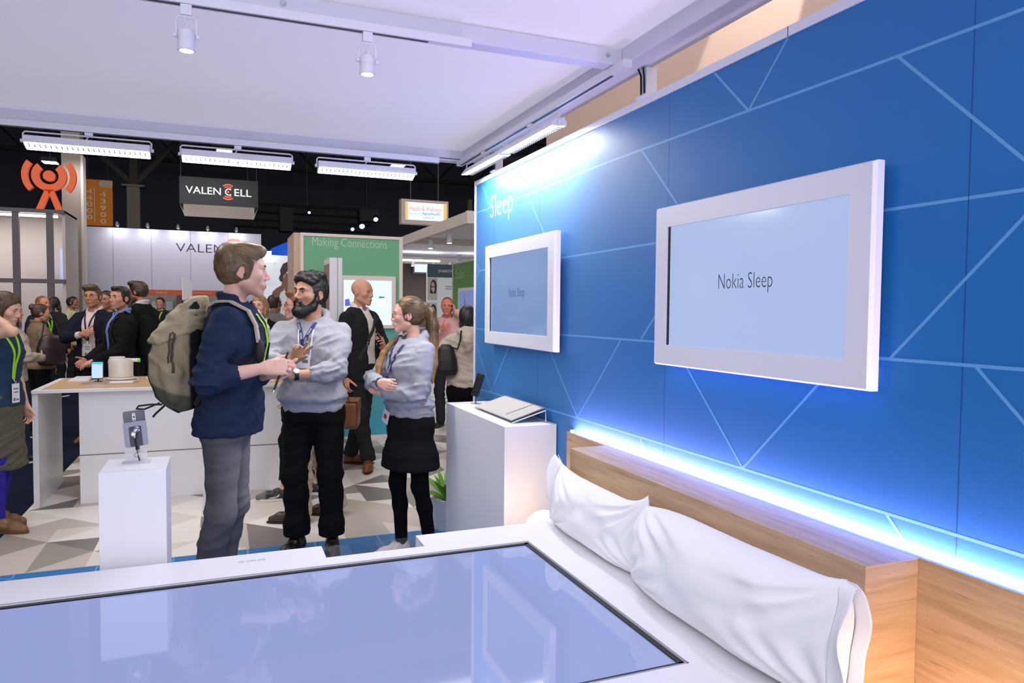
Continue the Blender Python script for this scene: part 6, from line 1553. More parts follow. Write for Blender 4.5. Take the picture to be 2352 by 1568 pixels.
        for sd in side_sleeve:
            a = Fld(); S, E, W = s.S[sd], s.E[sd], s.W[sd]; u = unit(W-E)
            if sleeves:
                C = W-u*cuff*k
                bi = S+(E-S)*0.35; f.cap(S, bi, sleeve[0]*0.86*k, sleeve[0]*k, 0.035*k); f.cap(bi, E, sleeve[0]*k, sleeve[1]*k, 0.03*k); mid = E+(C-E)*0.45; f.cap(E, mid, sleeve[1]*k, (sleeve[1]*.6+sleeve[2]*.4)*k, 0.02*k); f.cap(mid, C, (sleeve[1]*.6+sleeve[2]*.4)*k, sleeve[2]*k, 0.02*k)
                if stack:
                    for t in range(3): p = C-u*(0.012+0.024*t)*k; f.cap(p-u*.004*k, p+u*.004*k, (sleeve[2]+stack*(0.6+0.4*((t+1) % 2)))*k, None, .008*k)
                f.cap(C, C+u*0.09*k, sleeve[2]*k*0.0+0.031*k, 0.031*k, 0.004, 's')
            else:
                T = S+unit(E-S)*0.02*k; f.cap(S-np.array([sd*.02*k, 0, 0]), T, sleeve[0]*k*0.9, sleeve[0]*k*0.82, 0.03*k)
        if hood:
            N0 = s.N; pts = []; rs = []
            for i in range(17):
                a = -math.pi*0.5+(i/16)*2*math.pi; fr = max(0, -math.sin(a)); bk = max(0, math.sin(a))
                pts.append(N0+np.array([0.086*math.cos(a), -0.088*math.sin(a)+0.004, -0.012-0.086*fr**1.2+0.036*bk])*k); rs.append((0.025-.006*fr+0.011*bk)*k)
            f.path(pts, rs, 0.012*k)
            f.path([N0+np.array([-.06, -.08, -.005])*k, N0+np.array([0, -.125, -.07])*k, N0+np.array([.06, -.08, -.005])*k], [.035*k, .05*k, .035*k], .03*k); f.cap(N0+np.array([0, -.10, -.04])*k, N0+np.array([0, -.12, -.16])*k, .055*k, .04*k, .03*k)
        if collar:
            for hh, rr in ((0.0, .068), (.016, .065), (.030, .066)):
                ring = [s.N+np.array([rr*math.sin(a), rr*math.cos(a)*.95+0.002-hh*.35, hh-.008+0.012*(1-math.cos(a))])*k for a in np.linspace(0.45, 2*math.pi-0.45, 22)]
                f.path(ring, 0.0085*k, 0.012*k)
            for q in (1, -1): f.path([s.N+np.array([q*0.030, 0.058, 0.022])*k, s.N+np.array([q*0.048, 0.070, -0.010])*k, s.N+np.array([q*0.050, 0.080, -0.050])*k], [0.010*k, .013*k, 0.006*k], 0.008*k)
        f.cap(s.N+np.array([0, 0.012, -0.015])*k, s.hp((0, -.0, -.05)), neck*k, neck*k*0.95, 0.006*k, 's')
        if vneck: # V opening down the chest
            for q in (1, -1): f.cap(s.N+np.array([q*0.02, 0.10, 0.02])*k, s.N+np.array([0, 0.15, -vneck])*k, 0.042*k, 0.006*k, 0.004, 's')
        if front is not None: # open jacket: wedge of the front removed
            zt, zb, wt, wb = front
            f.loft([zb*k-.2*k, zb*k, zt*k, 1.56*k], [wb*k*1.6, wb*k, wt*k, wt*k*1.2], [0.16*k]*4, [s.lean[0]*.0, s.lean[0]*.2, s.lean[0]*.9, s.lean[0]], [0.16*k+s.lean[1]*.1, 0.165*k+s.lean[1]*.3, 0.16*k+s.lean[1], 0.15*k+s.lean[1]], 4, 0.006, 's')
        if extra: extra(f)
        lo, hi = f.bounds(0.02); lo[2] = max(lo[2], hem*k-0.02)
        V, Q = solid(f, res or s.res*0.82, lohi=(lo, hi), smooth=2)
        N = vnormals(V, Q); V = s.fold(V, N, amp*k, seed); V = relax(V, Q, 1, .3)
        c = np.tile(lin(col), (len(V), 1))
        if rib:
            m = V[:, 2] < (hem+0.055)*k; V[m] -= N[m]*0.0022*k*(0.5+0.5*np.sin(np.arctan2(V[m, 0]-s.tcx[2], V[m, 1])*64))[:, None]
        s.field = f; s.bvhs = getattr(s, 'bvhs', []); s.bvh = BVHTree.FromPolygons([tuple(v) for v in V], [tuple(map(int, q)) for q in Q]); s.bvhs.append(s.bvh)
        o = link(name, V, Q, mat or CLOTH, s.root, c)
        if label: o['label'] = label
        return o
    def legs(s, name, col, waist=0.97, r=(.098, .072, .060), ankle=0.09, amp=0.006, seed=2.0, mat=None, stack=0.0, infl=0.012, res=None, wash=None):
        k = s.k; f = Fld(); I = infl*k
        z = np.array([0.84, 0.90, 0.95, waist])*k; it = lambda a: np.interp(z, s.tz, a)
        f.loft(z, it(s.trx)+I, it(s.try_)+I, it(s.tcx), it(s.tcy), 2.4, 0.04*k)
        for sd in (1, -1):
            H, K, A = s.H[sd], s.K[sd], s.A[sd]; u = unit(A-K); E = A+u*(0.085-ankle)*k
            f.cap(H-np.array([0, 0.0, .02*k]), K, r[0]*k, r[1]*k, 0.045*k); cal = K+(E-K)*0.35+np.array([0, -.010*k, 0]); f.cap(K, cal, r[1]*k, (r[1]*.55+r[2]*.45)*k, 0.03*k); f.cap(cal, E, (r[1]*.55+r[2]*.45)*k, r[2]*k, 0.03*k)
            if stack:
                for t in range(4): p = E-u*(0.008+0.026*t)*k; f.cap(p+np.array([.004*(-1)**t, .003, 0])*k, p-u*.006*k, (r[2]+stack*(0.4+0.6*((t+1) % 2)))*k, None, .010*k)
        cr = (s.H[1]+s.H[-1])/2; f.cap(cr+np.array([0, .0, -.02*k]), cr+np.array([0, 0, .08*k]), .085*k, .10*k, .05*k)
        ends = [s.A[sd]+unit(s.A[sd]-s.K[sd])*(0.085-ankle)*k for sd in (1, -1)]
        for sd, E in zip((1, -1), ends):
            u = unit(s.A[sd]-s.K[sd]); f.cap(E+u*(r[2]+.004)*k, E+u*0.3*k, (r[2]+stack+.02)*k, (r[2]+stack+.03)*k, 0.004, 's')
        lo, hi = f.bounds(0.02); hi[2] = min(hi[2], waist*k+.01)
        V, Q = solid(f, res or s.res*0.85, lohi=(lo, hi), smooth=2); N = vnormals(V, Q); V = s.fold(V, N, amp*k, seed, 1.0); V = relax(V, Q, 1, .3)
        c = np.tile(lin(col), (len(V), 1))
        if wash is not None:
            m = np.zeros(len(V))
            for sd in (1, -1):
                for t in (0.25, 0.5, 0.75): p = s.H[sd]*(1-t)+s.K[sd]*t+np.array([0, .07*k, 0]); m += 0.8*np.exp(-(np.linalg.norm(V-p, axis=1)/(.075*k))**2)
                p = s.K[sd]+np.array([0, .05*k, 0]); m += .7*np.exp(-(np.linalg.norm(V-p, axis=1)/(.08*k))**2)
            m = np.clip(m+0.18*vnoise(V*14), 0, 1)[:, None]; c = c*(1-m)+lin(wash)*m
        s.leg_field = f
        return link(name, V, Q, mat or CLOTH, s.root, c)
    def skirt(s, name, col, waist=1.0, hem=0.60, r0=0.015, flare=0.05, amp=0.005, seed=4.0, mat=None, dx=(0, 0)):
        k = s.k; f = Fld(); z = np.array([hem, hem+.10, .80, .90, .95, waist])*k; it = lambda a: np.interp(z, s.tz, a)
        I = np.array([flare+.02, flare+.012, .026, .018, .015, r0])*k; sx = np.linspace(dx[0], 0, 6)*k; sy = np.linspace(dx[1], 0, 6)*k
        f.loft(z, it(s.trx)+I, it(s.try_)+I*1.1, it(s.tcx)+sx, it(s.tcy)+sy, 2.3, 0.02*k)
        V, Q = solid(f, s.res*.85, smooth=2); N = vnormals(V, Q); V = s.fold(V, N, amp*k, seed)
        return link(name, V, Q, mat or CLOTH, s.root, np.tile(lin(col), (len(V), 1)))
    def shoes(s, col, sole=(230, 230, 230), kind='sneaker', mat=None, accent=None, only=(1, -1), toe=None, lace=None):
        k = s.k
        for sd in only:
            ft, yaw, lift = s.foot[sd]; R = Rz(-yaw); o = np.array([ft[0], ft[1], lift*k]); T = lambda p: o+R @ (np.array(p, float)*k)
            hgt = {'sneaker': .075, 'dress': .070, 'boot': .15}[kind]; f = Fld()
            f.path([T((0, -.055, .045)), T((0, .02, .048)), T((0, .10, .038)), T((0.004*sd, .165, .030))], np.array([.040, .041, .042, .030 if kind != 'dress' else .026])*k, .02*k)
            f.cap(T((0, -.05, .05)), T((0, -.045, hgt+.015)), .036*k, .038*k, .02*k); f.cap(T((0, .0, .055)), T((0, .01, hgt)), .036*k, .036*k, .02*k)
            f.plane(T((0, 0, .012)), (0, 0, -1)); f.plane(T((0, 0, hgt+.026)), (0, 0, 1))
            V, Q = solid(f, max(0.0055, s.res*.6), smooth=2); c = np.tile(lin(col), (len(V), 1)); L = ((V-o) @ R)/k
            if toe is not None: m = np.clip((L[:, 1]-.10)/.02, 0, 1)[:, None]; c = c*(1-m)+lin(toe)*m
            sh = link('shoe', V, Q, mat or LEATH, s.root, c)
            pol = []
            for i in range(28):
                a = 2*math.pi*i/28; yy = .052+.150*math.sin(a); w = .047*(1-.25*max(0, math.sin(a))**3-.15*max(0, -math.sin(a))**3); pol.append((w*math.cos(a), yy))
            mb = MB(); ex, ey = R @ np.array([1, 0, 0.]), R @ np.array([0, 1, 0.]); mb.prism([(p[0]*k, p[1]*k) for p in pol], tuple(o+np.array([0, 0, .001])), tuple(ex), tuple(ey), (0, 0, 1), .022*k if kind == 'sneaker' else .014*k)
            mb.build('sole', M('sole_%d_%d_%d' % sole, rgb(*sole), rough=0.6), sh, local=True)
            if lace:
                mb = MB()
                for i in range(4):
                    yy = .035+.022*i; zt = .088-.013*i
                    mb.tube([tuple(T((-.022, yy, zt-.008))), tuple(T((0, yy+.006, zt+.003))), tuple(T((.022, yy, zt-.008)))], .003*k, 6)
                mb.build('laces', M('lace_%d_%d_%d' % lace, rgb(*lace), rough=0.8), sh, local=True)
            if accent:
                for q in (1, -1):
                    mb = MB(); pts = []
                    up = [(-.035, .062), (-.01, .047), (.02, .038), (.05, .036), (.085, .044), (.05, .028), (.02, .026), (-.01, .030), (-.028, .044)]
                    pts = up; n = len(pts)
                    P3 = []
                    for (yy, zz2) in pts:
                        p = T((q*.05, yy+.03, zz2)); d = R @ np.array([-q, 0, 0.]); 
                        for _ in range(12):
                            dist = f.at(p)[0]
                            p = p+d*max(min(dist-.0012, .01), -.004)
                        P3.append(p)
                    cidx = P3; mb.v = [tuple(p) for p in cidx]; mb.f = [tuple(range(n)) if q < 0 else tuple(range(n-1, -1, -1))]; mb.mi = [0]
                    mb.build('side_mark', M('mark_%d_%d_%d' % accent, rgb(*accent), rough=0.5), sh, local=True)
        return s
    # -------- things worn on the chest
    def onto(s, x, z, off=0.004, fld=None, back=False):
        """point on the clothed front (or back) at local x, z"""
        sg = -1.0 if back else 1.0
        ys = [h.y for h in (b.ray_cast(Vector((x, 0.6*sg+s.sp(z)[1], z)), Vector((0, -sg, 0)))[0] for b in s.bvhs) if h is not None]
        return np.array([x, ((max(ys) if sg > 0 else min(ys)) if ys else s.sp(z)[1])+off*sg, z])
    def lanyard(s, mat, w=0.016, drop=1.10, spread=0.075, badge=(0.075, 0.105), hang=0.0, cx=0.0, card=None, text=None, one=False, loc=None, bmat=None, rot=0.0):
        k = s.k; mb = MB(); paths = []; z0 = 1.478*k; c0 = s.sp(1.3*k)[0]
        bot = loc if loc is not None else s.onto(c0+cx*k, drop*k, .008)
        for q in (1, -1):
            pts = []
            for i in range(15):
                t = i/14; x = s.N[0]+q*spread*k*(1-t)**0.8*(1.0); x = x*(1-t)+bot[0]*t+q*0.004*t; zz = z0+(bot[2]-z0)*t
                p = s.onto(x, zz, .006*k) if zz < 1.455*k else np.array([x, s.N[1]+.03*k, zz+.0])
                pts.append(p)
            # over the shoulder to the nape
            pts = [s.N+np.array([q*.02, -.075, .005])*k, s.N+np.array([q*.062, -.035, .012])*k, s.N+np.array([q*.076, .012, .006])*k]+pts[1:]
            P = np.array(pts); P[3:-1] = P[3:-1]*.5+.25*(P[2:-2]+P[4:]) if len(P) > 6 else P[3:-1]
            paths.append(P); mb.ribbon([tuple(p) for p in P], Vector((1, .0, -.25*q)), w*k, .0008)
        rb = mb.build('lanyard', mat, s.root, local=True)
        if text:
            mb = MB()
            for q, i0 in ((0, 5), (0, 9), (1, 7), (1, 11)):
                P = paths[q]; a, b = P[i0], P[i0+3]; ex = unit(b-a); ey = unit(np.cross((0, 1.0, 0), ex))*-1; 
                if ey[0] < 0 and False: ey = -ey
                nn = np.cross(ex, ey); ey = ey if nn[1] > 0 else -ey
                mb.text(text, tuple(a-ey*w*k*.30+np.array([0, .0022, 0])), tuple(ex), tuple(ey), float(np.linalg.norm(b-a))*.9, w*k*.6, lift=.0012)
            mb.build('ribbon_lettering', M('ribbon_ink', rgb(214, 220, 236), rough=.6), rb, local=True)
        if badge:
            bw, bh = badge; y = s.onto(bot[0], max(bot[2]-bh*.6, 0.85*k), .012)[1] if loc is None else bot[1]
            mb = MB(); mb.tube([tuple(bot), (bot[0], y, bot[2]-.03)], .0035, 6); mb.cyl((bot[0], y-.004, bot[2]-.022), (bot[0], y+.006, bot[2]-.022), .008, n=12); mb.build('clip', CHROME, rb, local=True)
            cr, sr = math.cos(rot), math.sin(rot); ex, ez = np.array([cr, 0, sr]), np.array([-sr, 0, cr]); o = np.array([bot[0], y+.004, bot[2]-.032])
            mb = MB(); mb.prism([(-bw/2, -bh), (bw/2, -bh), (bw/2, 0), (-bw/2, 0)], tuple(o), tuple(ex), tuple(ez), (0, 1, 0), .003); cd = mb.build('badge', bmat or BADGE, s.root, local=True)
            mb = MB(); q = lambda a, b, c, d: mb.add([tuple(o+ex*x+ez*z2+np.array([0, .0036, 0])) for x, z2 in ((a, c), (b, c), (b, d), (a, d))], [(3, 2, 1, 0)])
            if card == 'logo': q(-bw*.38, -bw*.02, -bh*.62, -bh*.36); q(.0, bw*.3, -bh*.52, -bh*.46)
            elif card == 'red': q(-bw*.2, bw*.25, -bh*.75, -bh*.35)
            else: q(-bw*.35, bw*.35, -bh*.30, -bh*.24); q(-bw*.3, bw*.3, -bh*.48, -bh*.42); q(bw*.1, bw*.36, -bh*.9, -bh*.74); q(-bw*.36, -bw*.0, -bh*.88, -bh*.80)
            mb.build('badge_print', M('badge_red', rgb(206, 60, 56), rough=0.5) if card == 'red' else M('badge_ink', rgb(110, 108, 116), rough=0.6), cd, local=True)
        return rb
# ================================================================== the three people talking in front
HOODIE = (160, 160, 167)
def hoodie_details(p, cords=True, pocket=True, tuck=0.0):
    k = p.k
    if cords:
        mb = MB()
        for q in (1, -1):
            x0 = p.N[0]+q*0.045*k; pts = []
            for i in range(9):
                z = (1.40-0.022*i)*k; pts.append(tuple(p.onto(x0-q*0.004*i*k*0.4, z, .004)))
            mb.tube(pts, .0042*k, 7)
        mb.build('drawstring', M('cord_white', rgb(222, 222, 226), rough=0.8), p.root, local=True, smooth=True)
    if pocket:
        # kangaroo pocket: a raised patch that follows the front
        mb = MB(); nx, nz = 18, 10; z0, z1 = .955*k, 1.085*k
        for i in range(nx+1):
            for j in range(nz+1):
                t = j/nz; w = (.150-.060*max(0, t-.25)/.75)*k; x = (2*i/nx-1)*w; z = z0+(z1-z0)*t
                e = 0.0075*k if 0 < i < nx and 0 < j < nz else .001
                q = p.onto(x+p.tcx[3], z, .001); mb.v.append((q[0], q[1]+e, z))
        for i in range(nx):
            for j in range(nz):
                mb.f.append((i*(nz+1)+j, i*(nz+1)+j+1, (i+1)*(nz+1)+j+1, (i+1)*(nz+1)+j)); mb.mi.append(0)
        mb.build('front_pocket', M('hoodie_grey', rgb(*HOODIE), rough=0.92, vary=0.05, scale=120), p.root, smooth=True, angle=180, local=True)
def lettering_on_lanyard(p, rb, pts_z, x, txt='NOKIA'):
    pass

# ---- bearded man in the grey hoodie
B = Person('bearded man in a grey hoodie and black trousers gesturing with raised hand', 0.545, 4.755, 202, h=1.795, skin=(196, 148, 118), lean=(0.01, 0.0), head=(32, 2, -2), hscale=1.02,
           R=((0.020, 0.335, 1.268), (1.0, -0.2, -0.6)), L=((0.050, 0.265, 1.165), (-1.0, -0.1, -0.55)),
           rhand=dict(dir=(-.62, .25, .74), palm=(.25, .93, -.10), curl=(70, 80, 40), per={0: (6, 10, 6), 1: (22, 14, 8), 2: (62, 70, 30), 3: (70, 70, 35)}, spread=16, thumb=(.55, .75, .45)),
           lhand=dict(dir=(.72, -.20, .62), palm=(.45, -.75, -.45), curl=(18, 26, 16), spread=5, thumb=(.8, .5, .1)),
           feet=[((.105, .03, 0), 14), ((-.125, .02, 0), -14)], res=0.010, hres=0.0026, fres=0.0034, gaze=(10, 2), wide=1.02)
B.iris = (.03, .015, .008)
B.hair('wavy', (20, 17, 16), (48, 43, 42), seed=1.0, strands=5200); B.beard((14, 12, 12), strands=3000); B.brows((16, 12, 10), 1.35, .001)
B.top('hoodie', HOODIE, infl=.022, hem=.895, sleeve=(.065, .060, .046), cuff=.125, amp=.0125, seed=3.1, rib=True, hood=True, neck=.076, flare=.018, boxy=2.5, res=.0065)
hoodie_details(B)
B.legs('trousers', (16, 16, 18), waist=.97, r=(.100, .078, .066), ankle=.118, amp=.0055, seed=5.0, stack=.014, infl=.010)
B.shoes((20, 20, 22), sole=(36, 36, 38), lace=(40, 40, 42))
B.lanyard(NAVYR, w=.020, drop=1.285, badge=(.100, .085), card='logo', cx=.015, spread=.075, text='NOKIA')
mb = MB(); u = Vector(unit(B.W[-1]-B.E[-1])); w = Vector(B.W[-1])-u*.022
mb.cyl(w-u*.012, w+u*.012, .0325, n=28); B_w = mb.build('watch_strap', M('strap_black', rgb(18, 18, 18), rough=.5), B.root, local=True, smooth=True)
mb = MB(); n = Vector((.1, .7, .7)); n = (n-u*n.dot(u)).normalized(); mb.cyl(w+n*.029, w+n*.038, .019, n=26); mb.build('watch_face', M('watch_face', rgb(226, 214, 206), rough=.25), B_w, local=True, smooth=True)

# ---- man with the backpack
A = Person('tall man in a navy shirt and grey jeans with lime lanyard and backpack', 0.045, 4.03, 103, h=1.895, skin=(224, 178, 158), lean=(0.0, 0.045), head=(-14, -2, 0), hscale=1.06,
           R=((0.238, 0.215, 1.275), (0.35, -1.0, -0.45)), L=((0.115, 0.225, 1.235), (-.9, -.5, -.6)),
           rhand=dict(dir=(-.25, .94, .05), palm=(-.80, -.18, -.35), curl=(52, 62, 30), thumb=(.55, .85, .35)), lhand=dict(dir=(.35, .9, .05), palm=(.4, -.1, .9), curl=(50, 60, 30), thumb=(.6, .8, .3)),
           feet=[((.125, -.075, 0), 12), ((-.055, -.035, 0), -6)], knee={1: (0.2, 1, 0), -1: (0, 1, 0)}, res=0.010, hres=0.0026, fres=0.0034, stubble=((150, 112, 92), .55), wide=.98, gaze=(0, 0))
A.hair('quiff', (70, 54, 40), (170, 140, 102), seed=4.0, strands=7000); A.brows((96, 70, 50), 1.0)
A.top('shirt', (36, 46, 70), infl=.026, hem=.855, sleeve=(.071, .058, .049), cuff=.150, amp=.0105, seed=8.0, collar=True, neck=.064, flare=.020, stack=.006, res=.0065)
mb = MB()
for (x, y, z) in ((A.E[1][0]+.05, A.E[1][1]+.10, A.E[1][2]-.05),):
    pass
A.legs('jeans', (84, 82, 86), waist=.97, r=(.092, .066, .054), ankle=.10, amp=.0048, seed=1.7, mat=DENIM, infl=.012, wash=(128, 125, 127))
A.shoes((196, 176, 166), sole=(226, 222, 216))
A.lanyard(LIME, w=.020, drop=1.19, badge=(.062, .12), spread=.068)

# ---- woman with the ponytail
Cw = Person('woman with a long ponytail and glasses in a grey hoodie and black skirt', 1.105, 4.47, 250, h=1.66, female=True, skin=(222, 172, 152), lean=(-.005, -.01), head=(40, -2, 0), hscale=1.05,
            R=((-.03, .228, 1.12), (1.0, .1, -.5)), L=((.015, .205, 1.06), (-.85, -.6, -.5)),
            rhand=dict(dir=(-.9, -.02, -.12), palm=(.05, -.9, -.2), curl=(42, 50, 30), spread=0, thumb=(.35, .9, .2)), lhand=dict(dir=(.8, .25, .25), palm=(.2, -.9, .1), curl=(15, 20, 10)),
            feet=[((.03, .07, 0), 4), ((-.125, -.055, 0), -4)], res=0.010, hres=0.0026, fres=0.0036, gaze=(0, 0), wide=1.03)
def front_lock(f, H, r):
    f.path([np.array(p)*.95 for p in ((.058, .03, 1.47), (.088, .085, 1.425), (.098, .140, 1.36), (.098, .172, 1.28), (.092, .185, 1.20), (.088, .185, 1.14))], np.array([.012, .017, .020, .020, .014, .004])*r, .01*r)
Cw.hair('pony', (50, 36, 28), (178, 136, 88), seed=2.0, strands=7000, extra=front_lock); Cw.brows((92, 68, 50), .8)
Cw.glasses(M('glasses_dark', rgb(30, 24, 28), rough=.3))
Cw.top('hoodie', (156, 157, 168), infl=.024, hem=.945, sleeve=(.062, .060, .050), cuff=.050, amp=.0125, seed=6.3, rib=True, hood=True, neck=.070, flare=.022, res=.0065)
hoodie_details(Cw, cords=False, pocket=False)
Cw.skirt('skirt', (20, 20, 24), waist=.985, hem=.60, flare=.045, r0=.002)
Cw.legs('tights', (10, 10, 14), waist=.96, r=(.080, .055, .040), ankle=.07, amp=.0008, infl=.004)
Cw.shoes((214, 206, 202), sole=(226, 222, 218), accent=(70, 70, 84), lace=(236, 232, 228))
Cw.lanyard(NAVYR, w=.020, drop=1.19, badge=None, spread=.075, text='NOKIA')
o = Cw.onto(.055, .985*Cw.k, .012); cr, sr = math.cos(.35), math.sin(.35); ex, ez = np.array([cr, 0, sr]), np.array([-sr, 0, cr])
mb = MB(); mb.prism([(-.034, -.085), (.034, -.085), (.034, 0), (-.034, 0)], tuple(o), tuple(ex), tuple(ez), (0, 1, 0), .003); cd = mb.build('badge', BADGE, Cw.root, local=True)
mb = MB(); mb.prism([(-.012, -.058), (.020, -.058), (.020, -.028), (-.012, -.028)], tuple(o+np.array([0, .0031, 0])), tuple(ex), tuple(ez), (0, 1, 0), .0006); mb.build('badge_print', M('badge_red', rgb(206, 60, 56), rough=0.5), cd, local=True)
# ------------------------------------------------------------------ backpack on the tall man
def worn(name, label, cat, P, c):
    """an Empty placed at a worn thing, turned with its wearer; returns it and the local offset"""
    t = thing(name, label, cat, P.world(c), -P.face); return t, np.array(c, float)
t, oc = worn('backpack', 'olive canvas backpack with dark straps on the tall man\'s back', 'backpack', A, (-.02, -.25, 1.045))
f = Fld(); zz = np.array([1.045, 1.075, 1.13, 1.22, 1.31, 1.39, 1.47, 1.54, 1.60])
rear = np.array([-.235, -.300, -.350, -.385, -.385, -.360, -.310, -.255, -.185]); front = np.array([-.165, -.150, -.140, -.140, -.140, -.140, -.135, -.130, -.125])
f.loft(zz, [.105, .140, .155, .160, .158, .150, .142, .130, .105], (front-rear)/2, [-.015]*9, (front+rear)/2, 2.7, .03)
for q in (1, -1): f.path([(-.015+q*.15, -.24, 1.12), (-.015+q*.16, -.25, 1.24), (-.015+q*.145, -.25, 1.36)], [.03, .045, .02], .03)
V, Q = solid(f, .009, smooth=2); N = vnormals(V, Q)
n1 = vnoise(np.stack([V[:, 0]*10, V[:, 1]*12, V[:, 2]*16+V[:, 1]*10], 1)); V = V+N*(.008*(1-2*np.abs(n1)))[:, None]
c = np.tile(lin((158, 146, 120)), (len(V), 1)); m = np.clip((1.155-V[:, 2]-.35*(V[:, 1]+.25))/.01, 0, 1)[:, None]; c = c*(1-m)+lin((96, 90, 76))*m
m = np.clip((V[:, 1]+.175)/.008, 0, 1)[:, None]; c = c*(1-m)+lin((34, 36, 36))*m
link('pack_body', V-oc, Q, CLOTH, t, c); pk = BVHTree.FromPolygons([tuple(v) for v in V], [tuple(map(int, q)) for q in Q])
f = Fld(); f.loft([1.385, 1.40, 1.47, 1.54, 1.60, 1.625], [.158, .162, .152, .138, .112, .08], [.128, .131, .108, .080, .048, .025], [-.015]*6, [-.252, -.256, -.232, -.20, -.165, -.15], 2.7, .02)
f.plane((0, -.20, 1.43), (0, .45, -1)); V, Q = solid(f, .009, smooth=1); N = vnormals(V, Q); n1 = vnoise(np.stack([V[:, 0]*9+4, V[:, 1]*14, V[:, 2]*30], 1)); V = V+N*(.008*(1-2*np.abs(n1)))[:, None]
link('pack_lid', V-oc, Q, CLOTH, t, np.tile(lin((170, 158, 132)), (len(V), 1)))
DK = M('strap_dark', rgb(34, 30, 28), rough=.6)
def pstrap(name, pts, w, side, mat=DK, off=.004):
    P3 = []
    for p in pts:
        h, n, _, d = pk.find_nearest(Vector(p)); P3.append(tuple(np.array(h)+np.array(n)*off-oc))
    mb = MB(); mb.ribbon(P3, Vector(side), w, .002); return mb.build(name, mat, t, local=True)
ln = lambda a, b, n=12: [tuple(np.array(a)*(1-i/(n-1))+np.array(b)*i/(n-1)) for i in range(n)]
pstrap('compression_strap', ln((.03, -.45, 1.39), (.05, -.46, 1.10), 14)+ln((.06, -.40, 1.07), (.08, -.26, .98), 6), .026, (1, 0, 0)); pstrap('compression_strap', ln((-.09, -.45, 1.39), (-.09, -.46, 1.10), 14), .026, (1, 0, 0))
pstrap('side_zip', ln((.20, -.235, 1.46), (.22, -.215, 1.26), 10), .012, (0, 1, 0), M('zip_brown', rgb(58, 48, 40), rough=.5)); pstrap('zip_pull', ln((.20, -.255, 1.44), (.22, -.25, 1.30), 8), .007, (0, 1, 0), MATS['zip_brown'], .008)
mb = MB(); h, n, _, d = pk.find_nearest(Vector((.035, -.5, 1.29))); p = np.array(h)+np.array(n)*.008-oc
mb.tube([tuple(p+np.array([.018*math.cos(a), 0, .018*math.sin(a)])) for a in np.linspace(0, 2*math.pi, 18)[:-1]], .0035, 6, closed=True); mb.build('buckle', M('buckle_dark', rgb(44, 42, 40), rough=.3, metal=.8), t, local=True, smooth=True)
mb = MB(); mb.tube([tuple(np.array(p)-oc) for p in ((.06, -.33, 1.085), (.07, -.40, 1.055), (.08, -.435, 1.06), (.09, -.42, 1.075), (.09, -.36, 1.082), (.085, -.31, 1.08))], .005, 6); mb.build('cord_loop', DK, t, local=True, smooth=True)
mb = MB(); mb.tube([tuple(np.array(p)-oc) for p in ((.05, -.31, 1.07), (.06, -.35, 1.03), (.07, -.36, 1.015))], .006, 6); mb.build('cord_end', DK, t, local=True, smooth=True)
CANV2 = M('strap_canvas', rgb(178, 164, 146), rough=.85)
for q in (1, -1):
    pts = [(-.01+q*.065, -.15, 1.585), (-.0+q*.085, -.09, 1.60), (q*.10, -.03, 1.60), (q*.108, .03, 1.585), (q*.112, .09, 1.53), (q*.118, .135, 1.46), (q*.130, .145, 1.39)]
    P3 = []
    for p in pts:
        h, n, _, d = A.bvh.find_nearest(Vector(p)); n = Vector(n); P3.append(tuple(np.array(h)+np.array(n)*.011-oc))
    mb = MB(); mb.ribbon(P3, Vector((1, 0, 0)), .055, .006); mb.build('shoulder_strap', CANV2, t, local=True)
    pts = [(q*.130, .145, 1.39), (q*.150, .12, 1.32), (q*.20, .06, 1.25), (q*.21, -.02, 1.19), (q*.19, -.10, 1.13), (q*.15, -.17, 1.09)]
    P3 = []
    for i, p in enumerate(pts):
        h, n, _, d = A.bvh.find_nearest(Vector((p[0]*(.8 if 0 < i < 5 else 1), p[1], p[2]))); P3.append(tuple(np.array(h)+np.array(n)*.009-oc))
    mb = MB(); mb.ribbon(P3, Vector((0, 0, 1)), .030, .002); mb.build('webbing', DK, t, local=True)
mb = MB(); h, n, _, d = A.bvh.find_nearest(Vector((.14, .16, 1.36))); mb.ball(tuple(np.array(h)+np.array(n)*.022-oc), (.038, .024, .062), 20, 14); mb.build('strap_pouch', M('pouch_dark', rgb(36, 34, 34), rough=.7), t, local=True, smooth=True)
# belt strap hanging by the hip
# ------------------------------------------------------------------ pen in the tall man's hand
P0 = A.hand[1]['P'](0, .085, .03)
a, b = A.world(P0+np.array([-.012, .02, .085])), A.world(P0+np.array([.005, -.05, -.115]))
t = thing('stylus', 'dark slim stylus held upright in the tall man\'s fist', 'pen', tuple(b))
mb = MB(); d = (b-a).normalized(); mb.cyl(a+d*.012, b, .0055, n=14); mb.cyl(a, a+d*.012, .0018, .0055, n=14); mb.build('barrel', M('stylus_dark', rgb(40, 30, 28), rough=.35), t, smooth=True)
mb = MB(); mb.cyl(b-d*.01, b+d*.004, .0063, n=14); mb.build('cap', CHROME, t, smooth=True)
# ================================================================== the crowd behind
def jacket(p, col, shirt=None, infl=.024, hem=.80, open_w=(.085, .035), zt=1.46, seed=1.0, amp=.007, collar=True, sleeve=(.066, .056, .043), shirt_hem=.92, lapel=True):
    k = p.k
    if shirt: p.top('shirt', shirt, infl=.010, hem=shirt_hem, sleeve=(.05, .045, .036), cuff=.03, amp=.003, seed=seed+5, collar=collar, neck=.062)
    o = p.top('jacket', col, infl=infl, hem=hem, sleeve=sleeve, cuff=.012, amp=amp, seed=seed, front=(zt, hem+.02, open_w[0], open_w[1]) if open_w else None, neck=.070, flare=.012)
    return o
def trousers(p, col, **kw): p.legs('trousers', col, **dict(dict(r=(.094, .070, .058), ankle=.07, amp=.006), **kw))

